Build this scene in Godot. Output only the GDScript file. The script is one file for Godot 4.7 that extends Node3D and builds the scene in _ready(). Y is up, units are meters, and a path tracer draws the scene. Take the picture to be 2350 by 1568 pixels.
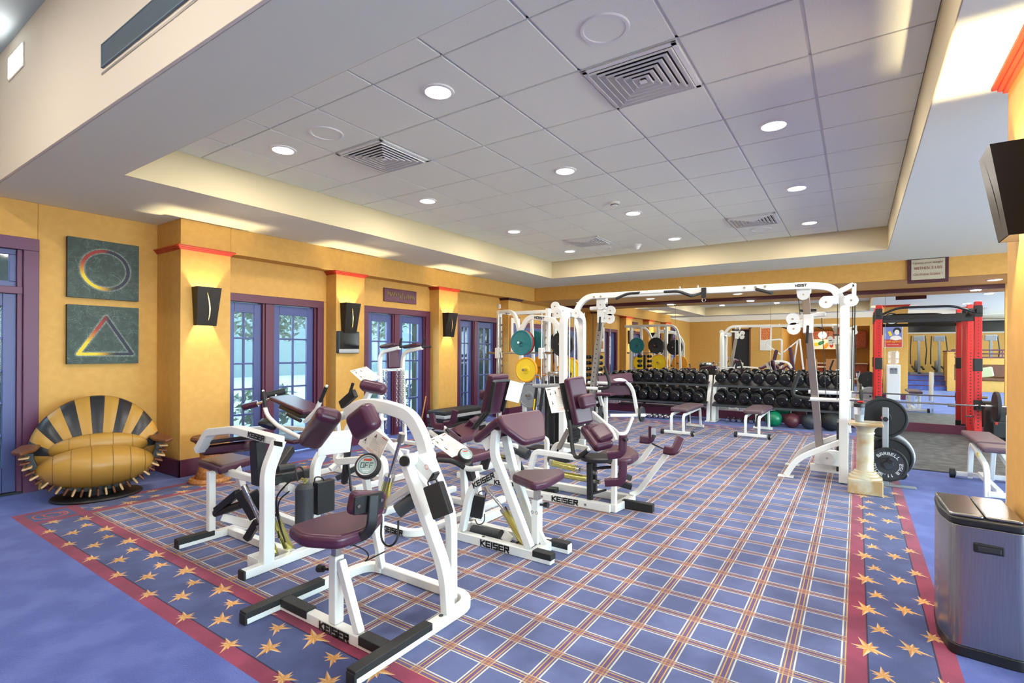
extends Node3D
# A home gym: carpeted room with a tray ceiling, French doors on the left, a mirror wall at the far end.

const S := 2.84      # soffit height
const TC := 3.17     # tray ceiling height
const MZ := -11.45   # mirror wall
const CX := -6.14    # face of the columns and the beam
const WX := -6.36    # wall that holds the French doors
const PX := -6.72    # wall with the two paintings

var M := {}
var taken := {}
var rng := RandomNumberGenerator.new()


class G:
	var v := PackedVector3Array()
	var n := PackedVector3Array()
	var uv := PackedVector2Array()
	var ix := PackedInt32Array()

	func tri(a: int, b: int, c: int) -> void:
		var f := (v[b] - v[a]).cross(v[c] - v[a])
		if f.dot(n[a] + n[b] + n[c]) > 0.0:
			ix.append_array([a, c, b])
		else:
			ix.append_array([a, b, c])

	func pt(p: Vector3, nn: Vector3, t := Vector2.ZERO) -> int:
		v.append(p)
		n.append(nn)
		uv.append(t)
		return v.size() - 1

	func quad(a: Vector3, b: Vector3, c: Vector3, d: Vector3, nn: Vector3, ua := Vector2(0, 1), ub := Vector2(1, 1), uc := Vector2(1, 0), ud := Vector2(0, 0)) -> G:
		var i := pt(a, nn, ua)
		pt(b, nn, ub)
		pt(c, nn, uc)
		pt(d, nn, ud)
		tri(i, i + 1, i + 2)
		tri(i, i + 2, i + 3)
		return self

	# rounded box
	func rb(xf: Transform3D, size: Vector3, r := 0.006, k := 1) -> G:
		r = minf(r, minf(size.x, minf(size.y, size.z)) * 0.499)
		var h := size * 0.5 - Vector3(r, r, r)
		var base := v.size()
		var cols := 4 * (k + 1)
		for half in 2:
			for a in k + 1:
				var lat := (90.0 - 90.0 * a / k) if half == 0 else (-90.0 * a / k)
				lat = deg_to_rad(lat)
				for q in 4:
					for b in k + 1:
						var lon := deg_to_rad(q * 90.0 + 90.0 * b / k)
						var d := Vector3(cos(lat) * cos(lon), sin(lat), cos(lat) * sin(lon))
						var o := Vector3(h.x if q in [0, 3] else -h.x, h.y if half == 0 else -h.y, h.z if q in [0, 1] else -h.z)
						pt(xf * (d * r + o), (xf.basis * d).normalized())
		var rows := 2 * (k + 1)
		for a in rows - 1:
			for b in cols:
				var c := (b + 1) % cols
				tri(base + a * cols + b, base + a * cols + c, base + (a + 1) * cols + b)
				tri(base + a * cols + c, base + (a + 1) * cols + c, base + (a + 1) * cols + b)
		for a in [0, rows - 1]:
			var w: int = base + a * cols
			tri(w, w + (k + 1), w + 2 * (k + 1))
			tri(w, w + 2 * (k + 1), w + 3 * (k + 1))
		return self

	func box(c: Vector3, size: Vector3, r := 0.004, k := 1) -> G:
		return rb(Transform3D(Basis(), c), size, r, k)

	func lohi(a: Vector3, b: Vector3, r := 0.004, k := 1) -> G:
		return rb(Transform3D(Basis(), (a + b) * 0.5), (b - a).abs(), r, k)

	# bar of rectangular section from a to b
	func bar(a: Vector3, b: Vector3, w := 0.05, h := 0.05, up := Vector3.UP, r := 0.006) -> G:
		var z := (b - a).normalized()
		if absf(z.dot(up.normalized())) > 0.98:
			up = Vector3.RIGHT
		var x := up.cross(z).normalized()
		var y := z.cross(x)
		return rb(Transform3D(Basis(x, y, z), (a + b) * 0.5), Vector3(w, h, a.distance_to(b)), r)

	# cushion or plate given by three corners: a-b one edge, b-c the next
	func plate(a: Vector3, b: Vector3, c: Vector3, t := 0.05, r := 0.02, k := 3) -> G:
		var y := b - a
		var x := c - b
		x -= y * (x.dot(y) / y.length_squared())
		var z := x.cross(y).normalized()
		var m := (a + c) * 0.5
		return rb(Transform3D(Basis(x.normalized(), y.normalized(), z), m), Vector3(x.length(), y.length(), t), r, k)

	func circ(r: float, k: int) -> Array:
		var o := []
		for i in k:
			var d := Vector2.from_angle(TAU * i / k)
			o.append([d * r, d])
		return o

	func rect(w: float, h: float, r: float, k := 2) -> Array:
		var o := []
		for q in 4:
			for b in k + 1:
				var d := Vector2.from_angle(deg_to_rad(q * 90.0 + 90.0 * b / k))
				o.append([d * r + Vector2((w * 0.5 - r) * (1 if q in [0, 3] else -1), (h * 0.5 - r) * (1 if q in [0, 1] else -1)), d])
		return o

	func sweep(p: Array, prof: Array, up := Vector3.UP, closed := false, scales := []) -> G:
		var m := p.size()
		var k := prof.size()
		var base := v.size()
		var last := Vector3.ZERO
		for i in m:
			var t: Vector3
			if closed:
				t = (p[(i + 1) % m] - p[i - 1])
			else:
				t = p[mini(i + 1, m - 1)] - p[maxi(i - 1, 0)]
			t = t.normalized()
			var x: Vector3
			if up == Vector3.ZERO:
				if last == Vector3.ZERO:
					last = Vector3.UP if absf(t.y) < 0.9 else Vector3.RIGHT
				x = last.cross(t).normalized()
			else:
				x = up.cross(t).normalized()
			var y := t.cross(x)
			if up == Vector3.ZERO:
				last = y
			var f: float = scales[i] if scales.size() else 1.0
			for q in prof:
				pt(p[i] + (x * q[0].x + y * q[0].y) * f, x * q[1].x + y * q[1].y)
		for i in (m if closed else m - 1):
			for b in k:
				var c := (b + 1) % k
				var a0 := base + i * k
				var a1 := base + ((i + 1) % m) * k
				tri(a0 + b, a0 + c, a1 + b)
				tri(a0 + c, a1 + c, a1 + b)
		if not closed:
			for e in [0, m - 1]:
				var t2: Vector3 = (p[0] - p[1]) if e == 0 else (p[m - 1] - p[m - 2])
				t2 = t2.normalized()
				var w := v.size()
				for b in k:
					pt(v[base + e * k + b], t2)
				for b in range(1, k - 1):
					tri(w, w + b, w + b + 1)
		return self

	func tube(p: Array, r := 0.015, k := 10) -> G:
		return sweep(p, circ(r, k), Vector3.ZERO)

	func rtube(p: Array, w := 0.05, h := 0.05, up := Vector3.UP, r := 0.008) -> G:
		return sweep(p, rect(w, h, r), up)

	func cyl(a: Vector3, b: Vector3, r0: float, r1 := -1.0, k := 20) -> G:
		if r1 < 0.0:
			r1 = r0
		return sweep([a, b], circ(1.0, k), Vector3.ZERO, false, [r0, r1])

	# profile of (radius, height) pairs turned round the local y axis
	func lathe(prof: Array, xf := Transform3D(), k := 24, smooth := false) -> G:
		var m := prof.size()
		var norms := []
		for i in m - 1:
			var d: Vector2 = prof[i + 1] - prof[i]
			norms.append(Vector2(d.y, -d.x).normalized())
		for i in m - 1:
			var na: Vector2 = norms[i]
			var nb: Vector2 = norms[i]
			if smooth:
				na = (norms[i] + norms[maxi(i - 1, 0)]).normalized()
				nb = (norms[i] + norms[mini(i + 1, m - 2)]).normalized()
			var base := v.size()
			for e in 2:
				var q: Vector2 = prof[i + e]
				var nn: Vector2 = na if e == 0 else nb
				for j in k + 1:
					var c := cos(TAU * j / k)
					var s := sin(TAU * j / k)
					pt(xf * Vector3(q.x * c, q.y, q.x * s), (xf.basis * Vector3(nn.x * c, nn.y, nn.x * s)).normalized(), Vector2(float(j) / k, float(i + e) / (m - 1)))
			for j in k:
				tri(base + j, base + j + 1, base + k + 1 + j)
				tri(base + j + 1, base + k + 2 + j, base + k + 1 + j)
		return self

	# cushion with rounded edges over an outline in the local xz plane
	func pad(poly: PackedVector2Array, t: float, r: float, xf := Transform3D(), k := 3) -> G:
		if Geometry2D.is_polygon_clockwise(poly):
			poly.reverse()
		var m := poly.size()
		var nr := []
		for i in m:
			var d := (poly[(i + 1) % m] - poly[i - 1]).normalized()
			nr.append(Vector2(d.y, -d.x))
		if Geometry2D.is_point_in_polygon(poly[0] + nr[0] * 0.0005, poly):
			for i in m:
				nr[i] = -nr[i]
		r = minf(r, t * 0.5)
		var rings := []
		for half in 2:
			for a in k + 1:
				var th := deg_to_rad(-90.0 + 90.0 * a / k) if half == 0 else deg_to_rad(90.0 * a / k)
				rings.append([r * (1.0 - cos(th)), (r if half == 0 else t - r) + r * sin(th), th])
		var base := v.size()
		for q in rings:
			for i in m:
				var p2: Vector2 = poly[i] - nr[i] * q[0]
				pt(xf * Vector3(p2.x, q[1], p2.y), (xf.basis * Vector3(nr[i].x * cos(q[2]), sin(q[2]), nr[i].y * cos(q[2]))).normalized(), p2)
		for a in rings.size() - 1:
			for i in m:
				var j := (i + 1) % m
				tri(base + a * m + i, base + a * m + j, base + (a + 1) * m + i)
				tri(base + a * m + j, base + (a + 1) * m + j, base + (a + 1) * m + i)
		var cap := Geometry2D.triangulate_polygon(poly)
		for e in [0, rings.size() - 1]:
			var w := v.size()
			for i in m:
				pt(v[base + e * m + i], (xf.basis * Vector3(0, -1 if e == 0 else 1, 0)).normalized(), uv[base + e * m + i])
			for c in cap.size() / 3:
				tri(w + cap[c * 3], w + cap[c * 3 + 1], w + cap[c * 3 + 2])
		return self

	# skin over rings of points; normals smoothed from the faces
	func loft(rings: Array, closed := true, caps := true) -> G:
		var base := v.size()
		var k: int = rings[0].size()
		var mid := Vector3.ZERO
		for q in rings:
			for p in q:
				mid += p
				pt(p, Vector3.ZERO)
		mid /= float(rings.size() * k)
		var faces := []
		for i in rings.size() - 1:
			for b in (k if closed else k - 1):
				var c := (b + 1) % k
				var a0 := base + i * k
				faces.append([a0 + b, a0 + c, a0 + k + b])
				faces.append([a0 + c, a0 + k + c, a0 + k + b])
		var turn := 0.0
		for f in faces:
			var fn := (v[f[1]] - v[f[0]]).cross(v[f[2]] - v[f[0]])
			turn += fn.dot((v[f[0]] + v[f[1]] + v[f[2]]) / 3.0 - mid)
		var s := 1.0 if turn > 0.0 else -1.0
		for f in faces:
			var fn := (v[f[1]] - v[f[0]]).cross(v[f[2]] - v[f[0]]) * s
			for e in 3:
				n[f[e]] += fn
		for i in range(base, v.size()):
			n[i] = n[i].normalized()
		for f in faces:
			tri(f[0], f[1], f[2])
		if caps and closed:
			for e in [0, rings.size() - 1]:
				var cn: Vector3 = Vector3.ZERO
				for b in k:
					cn += (rings[e][b] - rings[e][0]).cross(rings[e][(b + 1) % k] - rings[e][0])
				cn = cn.normalized()
				if cn.dot(rings[e][0] - rings[1 if e == 0 else e - 1][0]) < 0.0:
					cn = -cn
				var w := v.size()
				for b in k:
					pt(rings[e][b], cn)
				for b in range(1, k - 1):
					tri(w, w + b, w + b + 1)
		return self

	# ellipsoid
	func ell(xf: Transform3D, r: Vector3, ku := 20, kv := 12) -> G:
		var base := v.size()
		for i in kv + 1:
			var la := PI * (float(i) / kv - 0.5)
			for j in ku + 1:
				var lo := TAU * j / ku
				var d := Vector3(cos(la) * cos(lo), sin(la), cos(la) * sin(lo))
				pt(xf * (d * r), (xf.basis * (d / r)).normalized(), Vector2(float(j) / ku, float(i) / kv))
		for i in kv:
			for j in ku:
				var a := base + i * (ku + 1) + j
				tri(a, a + 1, a + ku + 1)
				tri(a + 1, a + ku + 2, a + ku + 1)
		return self

	func mesh() -> ArrayMesh:
		var a := []
		a.resize(Mesh.ARRAY_MAX)
		a[Mesh.ARRAY_VERTEX] = v
		a[Mesh.ARRAY_NORMAL] = n
		a[Mesh.ARRAY_TEX_UV] = uv
		a[Mesh.ARRAY_INDEX] = ix
		var m := ArrayMesh.new()
		m.add_surface_from_arrays(Mesh.PRIMITIVE_TRIANGLES, a)
		return m


func g() -> G:
	return G.new()


# path with its corners rounded
func fil(p: Array, r := 0.08, k := 5, closed := false) -> Array:
	var o := []
	var m := p.size()
	for i in m:
		if not closed and (i == 0 or i == m - 1):
			o.append(p[i])
			continue
		var a: Vector3 = p[i - 1]
		var b: Vector3 = p[i]
		var c: Vector3 = p[(i + 1) % m]
		var d0 := minf(r, a.distance_to(b) * 0.49)
		var d1 := minf(r, c.distance_to(b) * 0.49)
		var s := b + (a - b).normalized() * d0
		var e := b + (c - b).normalized() * d1
		for j in k + 1:
			var t := float(j) / k
			o.append(s.lerp(b, t).lerp(b.lerp(e, t), t))
	return o


func rpoly(p: Array, r := 0.03, k := 4) -> PackedVector2Array:
	var q := []
	for a in p:
		q.append(Vector3(a.x, a.y, 0))
	var o := PackedVector2Array()
	for a in fil(q, r, k, true):
		o.append(Vector2(a.x, a.y))
	return o


func xf(at: Vector3, y := 0.0, x := 0.0, z := 0.0) -> Transform3D:
	return Transform3D(Basis.from_euler(Vector3(deg_to_rad(x), deg_to_rad(y), deg_to_rad(z))), at)


# frame whose y axis runs along d
func along(at: Vector3, d: Vector3) -> Transform3D:
	var y := d.normalized()
	var x := (Vector3.UP if absf(y.y) < 0.9 else Vector3.RIGHT).cross(y).normalized()
	return Transform3D(Basis(x, y, x.cross(y)), at)


func numbered(called: String) -> String:
	taken[called] = taken.get(called, 0) + 1
	return called if taken[called] == 1 else "%s_%03d" % [called, taken[called] - 1]


func thing(called: String, label: String, category: String, at := Vector3.ZERO, group := "") -> Node3D:
	var o := Node3D.new()
	o.name = numbered(called)
	add_child(o)
	o.position = at
	o.set_meta("label", label)
	o.set_meta("category", category)
	if group:
		o.set_meta("group", group)
	return o


func part(t: Node3D, called: String, q: G, m: Material, label := "") -> MeshInstance3D:
	var o := MeshInstance3D.new()
	o.name = called
	o.mesh = q.mesh()
	o.material_override = m
	t.add_child(o, true)
	if t.get_parent() == self and not t is MeshInstance3D:
		o.position = -t.position
	if label:
		o.set_meta("label", label)
	return o


func single(called: String, q: G, m: Material, label: String, category: String, group := "") -> MeshInstance3D:
	var o := MeshInstance3D.new()
	o.name = numbered(called)
	o.mesh = q.mesh()
	o.material_override = m
	add_child(o)
	o.set_meta("label", label)
	o.set_meta("category", category)
	if group:
		o.set_meta("group", group)
	return o


func struct(called: String, q: G = null, m: Material = null) -> Node3D:
	var o: Node3D
	if q:
		o = MeshInstance3D.new()
		o.mesh = q.mesh()
		o.material_override = m
	else:
		o = Node3D.new()
	o.name = numbered(called)
	add_child(o)
	o.set_meta("kind", "structure")
	return o


func copy(o: Node3D, at: Vector3, turn: float, label: String, group := "") -> Node3D:
	var c: Node3D = o.duplicate()
	c.name = numbered(String(o.name).rstrip("0123456789").trim_suffix("_"))
	add_child(c)
	c.position = at
	c.rotation.y = turn
	c.set_meta("label", label)
	if group:
		c.set_meta("group", group)
	return c


# raised lettering; the frame's x runs along the line, z out of the face
func letters(t: Node3D, what: String, high: float, where: Transform3D, m: Material, wide := 1.0, depth := 0.002, bold := true, called := "lettering") -> MeshInstance3D:
	var sf := SystemFont.new()
	sf.font_names = PackedStringArray(["Droid Sans"])
	var f := FontVariation.new()
	f.base_font = sf
	if bold:
		f.variation_embolden = 0.0
	var tm := TextMesh.new()
	tm.text = what
	tm.font = f
	tm.font_size = 48
	tm.pixel_size = high / 34.0
	tm.depth = depth
	tm.curve_step = 2.0
	var o := MeshInstance3D.new()
	o.name = called
	o.mesh = tm
	o.material_override = m
	t.add_child(o, true)
	where.basis = where.basis.scaled_local(Vector3(wide, 1, 1))
	if t.get_parent() == self and not t is MeshInstance3D:
		where.origin -= t.position
	o.transform = where
	return o


# frame for lettering: x axis from a towards b, z axis out
func face(at: Vector3, x: Vector3, out: Vector3) -> Transform3D:
	x = x.normalized()
	var z := (out - x * out.dot(x)).normalized()
	return Transform3D(Basis(x, z.cross(x), z), at)


const STROKES := {
	"K": [[0, 0, 0, 1.4], [0.1, 0.7, 1, 1.4], [0.1, 0.7, 1, 0]], "E": [[0, 0, 0, 1.4], [0, 1.4, 1, 1.4], [0, 0.7, 0.9, 0.7], [0, 0, 1, 0]],
	"I": [[0.5, 0, 0.5, 1.4]], "S": [[0, 1.4, 1, 1.4], [0, 0.7, 0, 1.4], [0, 0.7, 1, 0.7], [1, 0, 1, 0.7], [0, 0, 1, 0]],
	"R": [[0, 0, 0, 1.4], [0, 1.4, 1, 1.4], [1, 0.7, 1, 1.4], [0, 0.7, 1, 0.7], [0.4, 0.7, 1, 0]], "H": [[0, 0, 0, 1.4], [1, 0, 1, 1.4], [0, 0.7, 1, 0.7]],
	"O": [[0, 0, 0, 1.4], [1, 0, 1, 1.4], [0, 0, 1, 0], [0, 1.4, 1, 1.4]], "T": [[0.5, 0, 0.5, 1.4], [0, 1.4, 1, 1.4]],
	"B": [[0, 0, 0, 1.4], [0, 1.4, 0.9, 1.4], [0, 0.7, 1, 0.7], [0, 0, 1, 0], [1, 0, 1, 0.7], [0.9, 0.7, 0.9, 1.4]],
	"A": [[0, 0, 0, 1.4], [1, 0, 1, 1.4], [0, 1.4, 1, 1.4], [0, 0.6, 1, 0.6]], "L": [[0, 0, 0, 1.4], [0, 0, 1, 0]],
	"2": [[0, 1.4, 1, 1.4], [1, 0.7, 1, 1.4], [0, 0.7, 1, 0.7], [0, 0, 0, 0.7], [0, 0, 1, 0]], "5": [[0, 1.4, 1, 1.4], [0, 0.7, 0, 1.4], [0, 0.7, 1, 0.7], [1, 0, 1, 0.7], [0, 0, 1, 0]],
	"1": [[0.5, 0, 0.5, 1.4], [0.2, 1.1, 0.5, 1.4]], "3": [[0, 1.4, 1, 1.4], [1, 0, 1, 1.4], [0.1, 0.7, 1, 0.7], [0, 0, 1, 0]], ".": [[0.5, 0, 0.5, 0.05]],
	"F": [[0, 0, 0, 1.4], [0, 1.4, 1, 1.4], [0, 0.7, 0.8, 0.7]], "0": [[0, 0, 0, 1.4], [1, 0, 1, 1.4], [0, 0, 1, 0], [0, 1.4, 1, 1.4]],
}


# heavy block capitals built from strokes, centred on the frame
func blocks(t: Node3D, what: String, high: float, where: Transform3D, m: Material, wide := 1.0, weight := 0.3) -> MeshInstance3D:
	var q := g()
	var k := high / 1.4
	var at := []
	var run := 0.0
	for c in what:
		var half := (0.28 if c in "I1." else 0.75) * wide
		run += half
		at.append(run)
		run += half
	for i in what.length():
		for s in STROKES[what[i]]:
			var a := where * (Vector3(at[i] - run * 0.5 + (s[0] - 0.5) * wide, s[1] - 0.7, 0) * k)
			var b := where * (Vector3(at[i] - run * 0.5 + (s[2] - 0.5) * wide, s[3] - 0.7, 0) * k)
			var d := (b - a).normalized() * weight * k * 0.5
			q.bar(a - d, b + d, weight * k, 0.003, where.basis.z, 0.0008)
	var o := part(t, "lettering", q, m)
	return o


# a mesh whose separate pieces become parts of their own
func pieces(t: Node3D, called: String, q: G, m: Material) -> void:
	var n := q.v.size()
	var root := PackedInt32Array(range(n))
	var find := func(a: int) -> int:
		while root[a] != a:
			root[a] = root[root[a]]
			a = root[a]
		return a
	for i in q.ix.size() / 3:
		var a: int = find.call(q.ix[i * 3])
		for e in [1, 2]:
			root[find.call(q.ix[i * 3 + e])] = a
	var boxes := {}
	for i in n:
		var r: int = find.call(i)
		boxes[r] = boxes[r].expand(q.v[i]) if boxes.has(r) else AABB(q.v[i], Vector3.ZERO)
	var keys := boxes.keys()
	var again := true
	while again:
		again = false
		for i in keys.size():
			for j in range(i + 1, keys.size()):
				if boxes[keys[i]].grow(0.002).intersects(boxes[keys[j]]):
					boxes[keys[i]] = boxes[keys[i]].merge(boxes[keys[j]])
					root[keys[j]] = keys[i]
					keys.remove_at(j)
					again = true
					break
			if again:
				break
	for k in keys:
		var o := g()
		var at := {}
		for i in q.ix.size():
			var w: int = q.ix[i]
			if find.call(w) != k:
				continue
			if not at.has(w):
				at[w] = o.pt(q.v[w], q.n[w], q.uv[w])
			o.ix.append(at[w])
		part(t, called, o, m)


func lamp_area(t: Node3D, at: Vector3, towards: Vector3, size: Vector2, energy: float, color: Color) -> void:
	var l := AreaLight3D.new()
	l.name = "light"
	l.area_size = size
	l.light_energy = energy
	l.light_color = color
	l.shadow_enabled = true
	l.area_range = 30.0
	t.add_child(l, true)
	var z := -towards.normalized()
	var x := (Vector3.RIGHT if absf(z.y) > 0.9 else Vector3.UP).cross(z).normalized()
	l.transform = Transform3D(Basis(x, z.cross(x), z), at - (t.position if t.get_parent() == self else Vector3.ZERO))


func mat(called: String, c: Color, rough := 0.6, metal := 0.0) -> StandardMaterial3D:
	var m := StandardMaterial3D.new()
	m.resource_name = called
	m.albedo_color = c
	m.roughness = rough
	m.metallic = metal
	M[called] = m
	return m


func rgb(r: float, gg: float, b: float) -> Color:
	return Color(r / 255.0, gg / 255.0, b / 255.0)


func noise_tex(freq: float, a: Color, b: Color, size := 512, sd := 1, lo := 0.3, hi := 0.7) -> NoiseTexture2D:
	var f := FastNoiseLite.new()
	f.seed = sd
	f.frequency = freq
	f.fractal_octaves = 4
	var t := NoiseTexture2D.new()
	t.width = size
	t.height = size
	t.seamless = true
	t.noise = f
	var r := Gradient.new()
	r.offsets = PackedFloat32Array([lo, hi])
	r.colors = PackedColorArray([a, b])
	t.color_ramp = r
	return t


func grain(m: StandardMaterial3D, c0: Color, c1: Color, freq: float, scale: float, bump := 0.0, world := true, sd := 1) -> StandardMaterial3D:
	m.albedo_color = Color.WHITE
	m.albedo_texture = noise_tex(freq, c0, c1, 512, sd)
	m.uv1_triplanar = true
	m.uv1_world_triplanar = world
	m.uv1_scale = Vector3.ONE * scale
	if bump > 0.0:
		m.heightmap_enabled = true
		m.heightmap_texture = noise_tex(freq * 4.0, Color.BLACK, Color.WHITE, 512, sd + 9)
		m.heightmap_scale = bump
	return m


func _ready() -> void:
	rng.seed = 7
	# camera
	var cam := Camera3D.new()
	cam.name = "camera"
	add_child(cam)
	cam.position = Vector3(0, 1.40, 0)
	cam.rotation = Vector3(0, 0.5942, 0.0046)
	cam.projection = Camera3D.PROJECTION_FRUSTUM
	cam.near = 0.05
	cam.size = 1568.0 / 1172.5 * 0.05
	cam.frustum_offset = Vector2(0, 22.0 / 1172.5 * 0.05)
	cam.current = true
	# overcast daylight outside the French doors
	var sky := ProceduralSkyMaterial.new()
	sky.sky_top_color = Color(0.62, 0.74, 0.80)
	sky.sky_horizon_color = Color(0.80, 0.90, 0.92)
	sky.ground_bottom_color = Color(0.55, 0.57, 0.55)
	sky.ground_horizon_color = Color(0.62, 0.68, 0.70)
	sky.ground_energy_multiplier = 5.0
	sky.sky_energy_multiplier = 4.2
	var env := Environment.new()
	env.background_mode = Environment.BG_SKY
	env.sky = Sky.new()
	env.sky.sky_material = sky
	env.tonemap_mode = Environment.TONE_MAPPER_LINEAR
	env.tonemap_exposure = 1.08
	env.sdfgi_enabled = true
	env.ssao_enabled = true
	env.ssil_enabled = true
	var we := WorldEnvironment.new()
	we.name = "environment"
	we.environment = env
	add_child(we)

	materials()
	carpets()
	floors()
	ceilings()
	walls()
	doors()
	back_of_room()
	outdoors()
	ceiling_fittings()
	sconces()
	contents()


func materials() -> void:
	grain(mat("orange_paint", Color.WHITE, 0.62), rgb(204, 155, 76), rgb(209, 160, 81), 0.02, 0.8)
	mat("cream_paint", rgb(200, 186, 152), 0.7)
	mat("well_paint", rgb(236, 228, 214), 0.7)
	mat("grey_paint", rgb(230, 234, 218), 0.75)
	mat("blue_grey_paint", rgb(178, 196, 206), 0.7)
	mat("slate_paint", rgb(98, 120, 136), 0.6)
	var tile := mat("ceiling_tile", Color.WHITE, 0.9)
	grain(tile, rgb(231, 234, 222), rgb(239, 242, 230), 0.12, 2.0, 0.05)
	mat("grid_metal", rgb(214, 214, 214), 0.5)
	mat("plum_wood", rgb(92, 38, 62), 0.42)
	mat("plum_door", rgb(98, 52, 84), 0.45)
	mat("blue_wood", rgb(70, 78, 132), 0.4)
	mat("crown_red", rgb(186, 58, 34), 0.4)
	mat("dark_trim", rgb(70, 26, 38), 0.4)
	mat("white_metal", rgb(232, 234, 232), 0.28)
	M.white_metal.clearcoat_enabled = true
	M.white_metal.clearcoat = 0.4
	M.white_metal.clearcoat_roughness = 0.15
	mat("white_plastic", rgb(232, 232, 228), 0.45)
	mat("chrome", rgb(200, 202, 205), 0.16, 1.0)
	mat("steel", rgb(178, 174, 168), 0.32, 1.0)
	mat("dark_steel", rgb(70, 70, 72), 0.35, 0.9)
	mat("black_metal", rgb(30, 31, 34), 0.4)
	mat("black_plastic", rgb(26, 27, 30), 0.45)
	mat("black_rubber", rgb(30, 31, 33), 0.6)
	mat("charcoal", rgb(52, 56, 62), 0.5)
	mat("gold_cylinder", rgb(214, 208, 124), 0.2, 0.9)
	var vin := mat("plum_vinyl", rgb(71, 31, 55), 0.33)
	vin.heightmap_enabled = true
	vin.heightmap_texture = noise_tex(0.2, Color.BLACK, Color.WHITE, 256, 5)
	vin.heightmap_scale = 0.02
	vin.uv1_triplanar = true
	vin.uv1_scale = Vector3.ONE * 6.0
	var vb := vin.duplicate()
	vb.albedo_color = rgb(96, 76, 86)
	vb.resource_name = "mauve_vinyl"
	M["mauve_vinyl"] = vb
	mat("cushion_cloth", rgb(196, 200, 160), 0.8)
	mat("poster_blue", rgb(120, 130, 190), 0.6)
	mat("red_metal", rgb(196, 36, 34), 0.35)
	mat("card", rgb(238, 232, 222), 0.4)
	mat("red_print", rgb(200, 60, 50), 0.6)
	mat("ink", rgb(34, 34, 38), 0.6)
	mat("screen", rgb(10, 11, 14), 0.12)
	mat("lcd", rgb(160, 182, 178), 0.25)
	mat("silver_plastic", rgb(176, 178, 182), 0.35, 0.3)
	mat("yellow_plate", rgb(238, 204, 20), 0.38)
	mat("orange_rim", rgb(226, 150, 20), 0.4)
	mat("teal_plate", rgb(22, 112, 120), 0.4)
	mat("grey_plate", rgb(138, 140, 146), 0.45, 0.2)
	mat("green_ball", rgb(10, 122, 84), 0.35)
	mat("maroon_ball", rgb(88, 40, 48), 0.45)
	grain(mat("wood", Color.WHITE, 0.45), rgb(150, 94, 50), rgb(196, 136, 80), 0.03, 2.0)
	grain(mat("dark_wood", Color.WHITE, 0.45), rgb(84, 46, 26), rgb(120, 70, 40), 0.03, 2.0)
	grain(mat("cabinet_wood", Color.WHITE, 0.4), rgb(128, 56, 24), rgb(160, 76, 36), 0.02, 1.0)
	var gl := mat("glass", Color(0.52, 0.66, 0.7, 0.22), 0.05)
	gl.transparency = BaseMaterial3D.TRANSPARENCY_ALPHA
	var cl := mat("clear_plastic", Color(0.8, 0.84, 0.88, 0.22), 0.08)
	cl.transparency = BaseMaterial3D.TRANSPARENCY_ALPHA
	var wg := mat("window_glass", Color(0.95, 0.97, 0.97, 0.03), 0.02)
	wg.transparency = BaseMaterial3D.TRANSPARENCY_ALPHA
	mat("mirror_silver", rgb(236, 238, 236), 0.0, 1.0)
	var bulb := mat("lamp_glow", Color.WHITE, 0.5)
	bulb.emission_enabled = true
	bulb.emission = Color(1.0, 0.98, 0.94)
	bulb.emission_energy_multiplier = 6.0
	var wb := mat("warm_glow", Color.WHITE, 0.5)
	wb.emission_enabled = true
	wb.emission = Color(1.0, 0.78, 0.42)
	wb.emission_energy_multiplier = 5.0
	var rub := mat("rubber_mat", Color.WHITE, 0.55)
	grain(rub, rgb(64, 68, 70), rgb(92, 96, 98), 0.015, 0.7, 0.02)
	var on := mat("onyx", Color.WHITE, 0.25)
	grain(on, rgb(176, 146, 100), rgb(194, 190, 168), 0.006, 1.2, 0.0, true, 3)
	M.onyx.clearcoat_enabled = true
	M.onyx.clearcoat = 0.5


func draw_star(im: Image, cx: float, cy: float, size: float, px: float, a0: float) -> void:
	# a slim eight-rayed star, ochre in the middle with pale tips
	var w := im.get_width()
	var h := im.get_height()
	var rays := []
	for i in 8:
		rays.append([a0 + TAU * i / 8.0 + sin(i * 2.3 + a0) * 0.2, (1.0 if i % 3 == 0 else 0.72 if i % 2 == 0 else 0.58) * size])
	var n := int(size * px) + 2
	for y in range(-n, n + 1):
		for x in range(-n, n + 1):
			var p := Vector2(x, y) / px
			var r := p.length()
			if r > size:
				continue
			var best := 9.0
			var side := 0.0
			for q in rays:
				var u := Vector2.from_angle(q[0])
				var t: float = p.dot(u) / q[1]
				if t < 0.0 or t > 1.0:
					continue
				var d := p.cross(u)
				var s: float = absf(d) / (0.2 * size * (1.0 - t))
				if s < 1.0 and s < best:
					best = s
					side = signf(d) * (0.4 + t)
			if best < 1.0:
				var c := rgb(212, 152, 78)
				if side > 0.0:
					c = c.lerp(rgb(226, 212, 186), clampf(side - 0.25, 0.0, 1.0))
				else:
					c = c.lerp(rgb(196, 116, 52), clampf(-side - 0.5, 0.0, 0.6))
				im.set_pixel(posmod(int(cx * px) + x, w), clampi(int(cy * px) + y, 0, h - 1), c)


func carpet_noise(im: Image, amount: float, sd: int) -> void:
	var r := RandomNumberGenerator.new()
	r.seed = sd
	for y in im.get_height():
		for x in im.get_width():
			var c := im.get_pixel(x, y)
			var k := 1.0 + (r.randf() - 0.5) * amount
			im.set_pixel(x, y, Color(minf(c.r * k, 1), minf(c.g * k, 1), minf(c.b * k, 1)))


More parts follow.
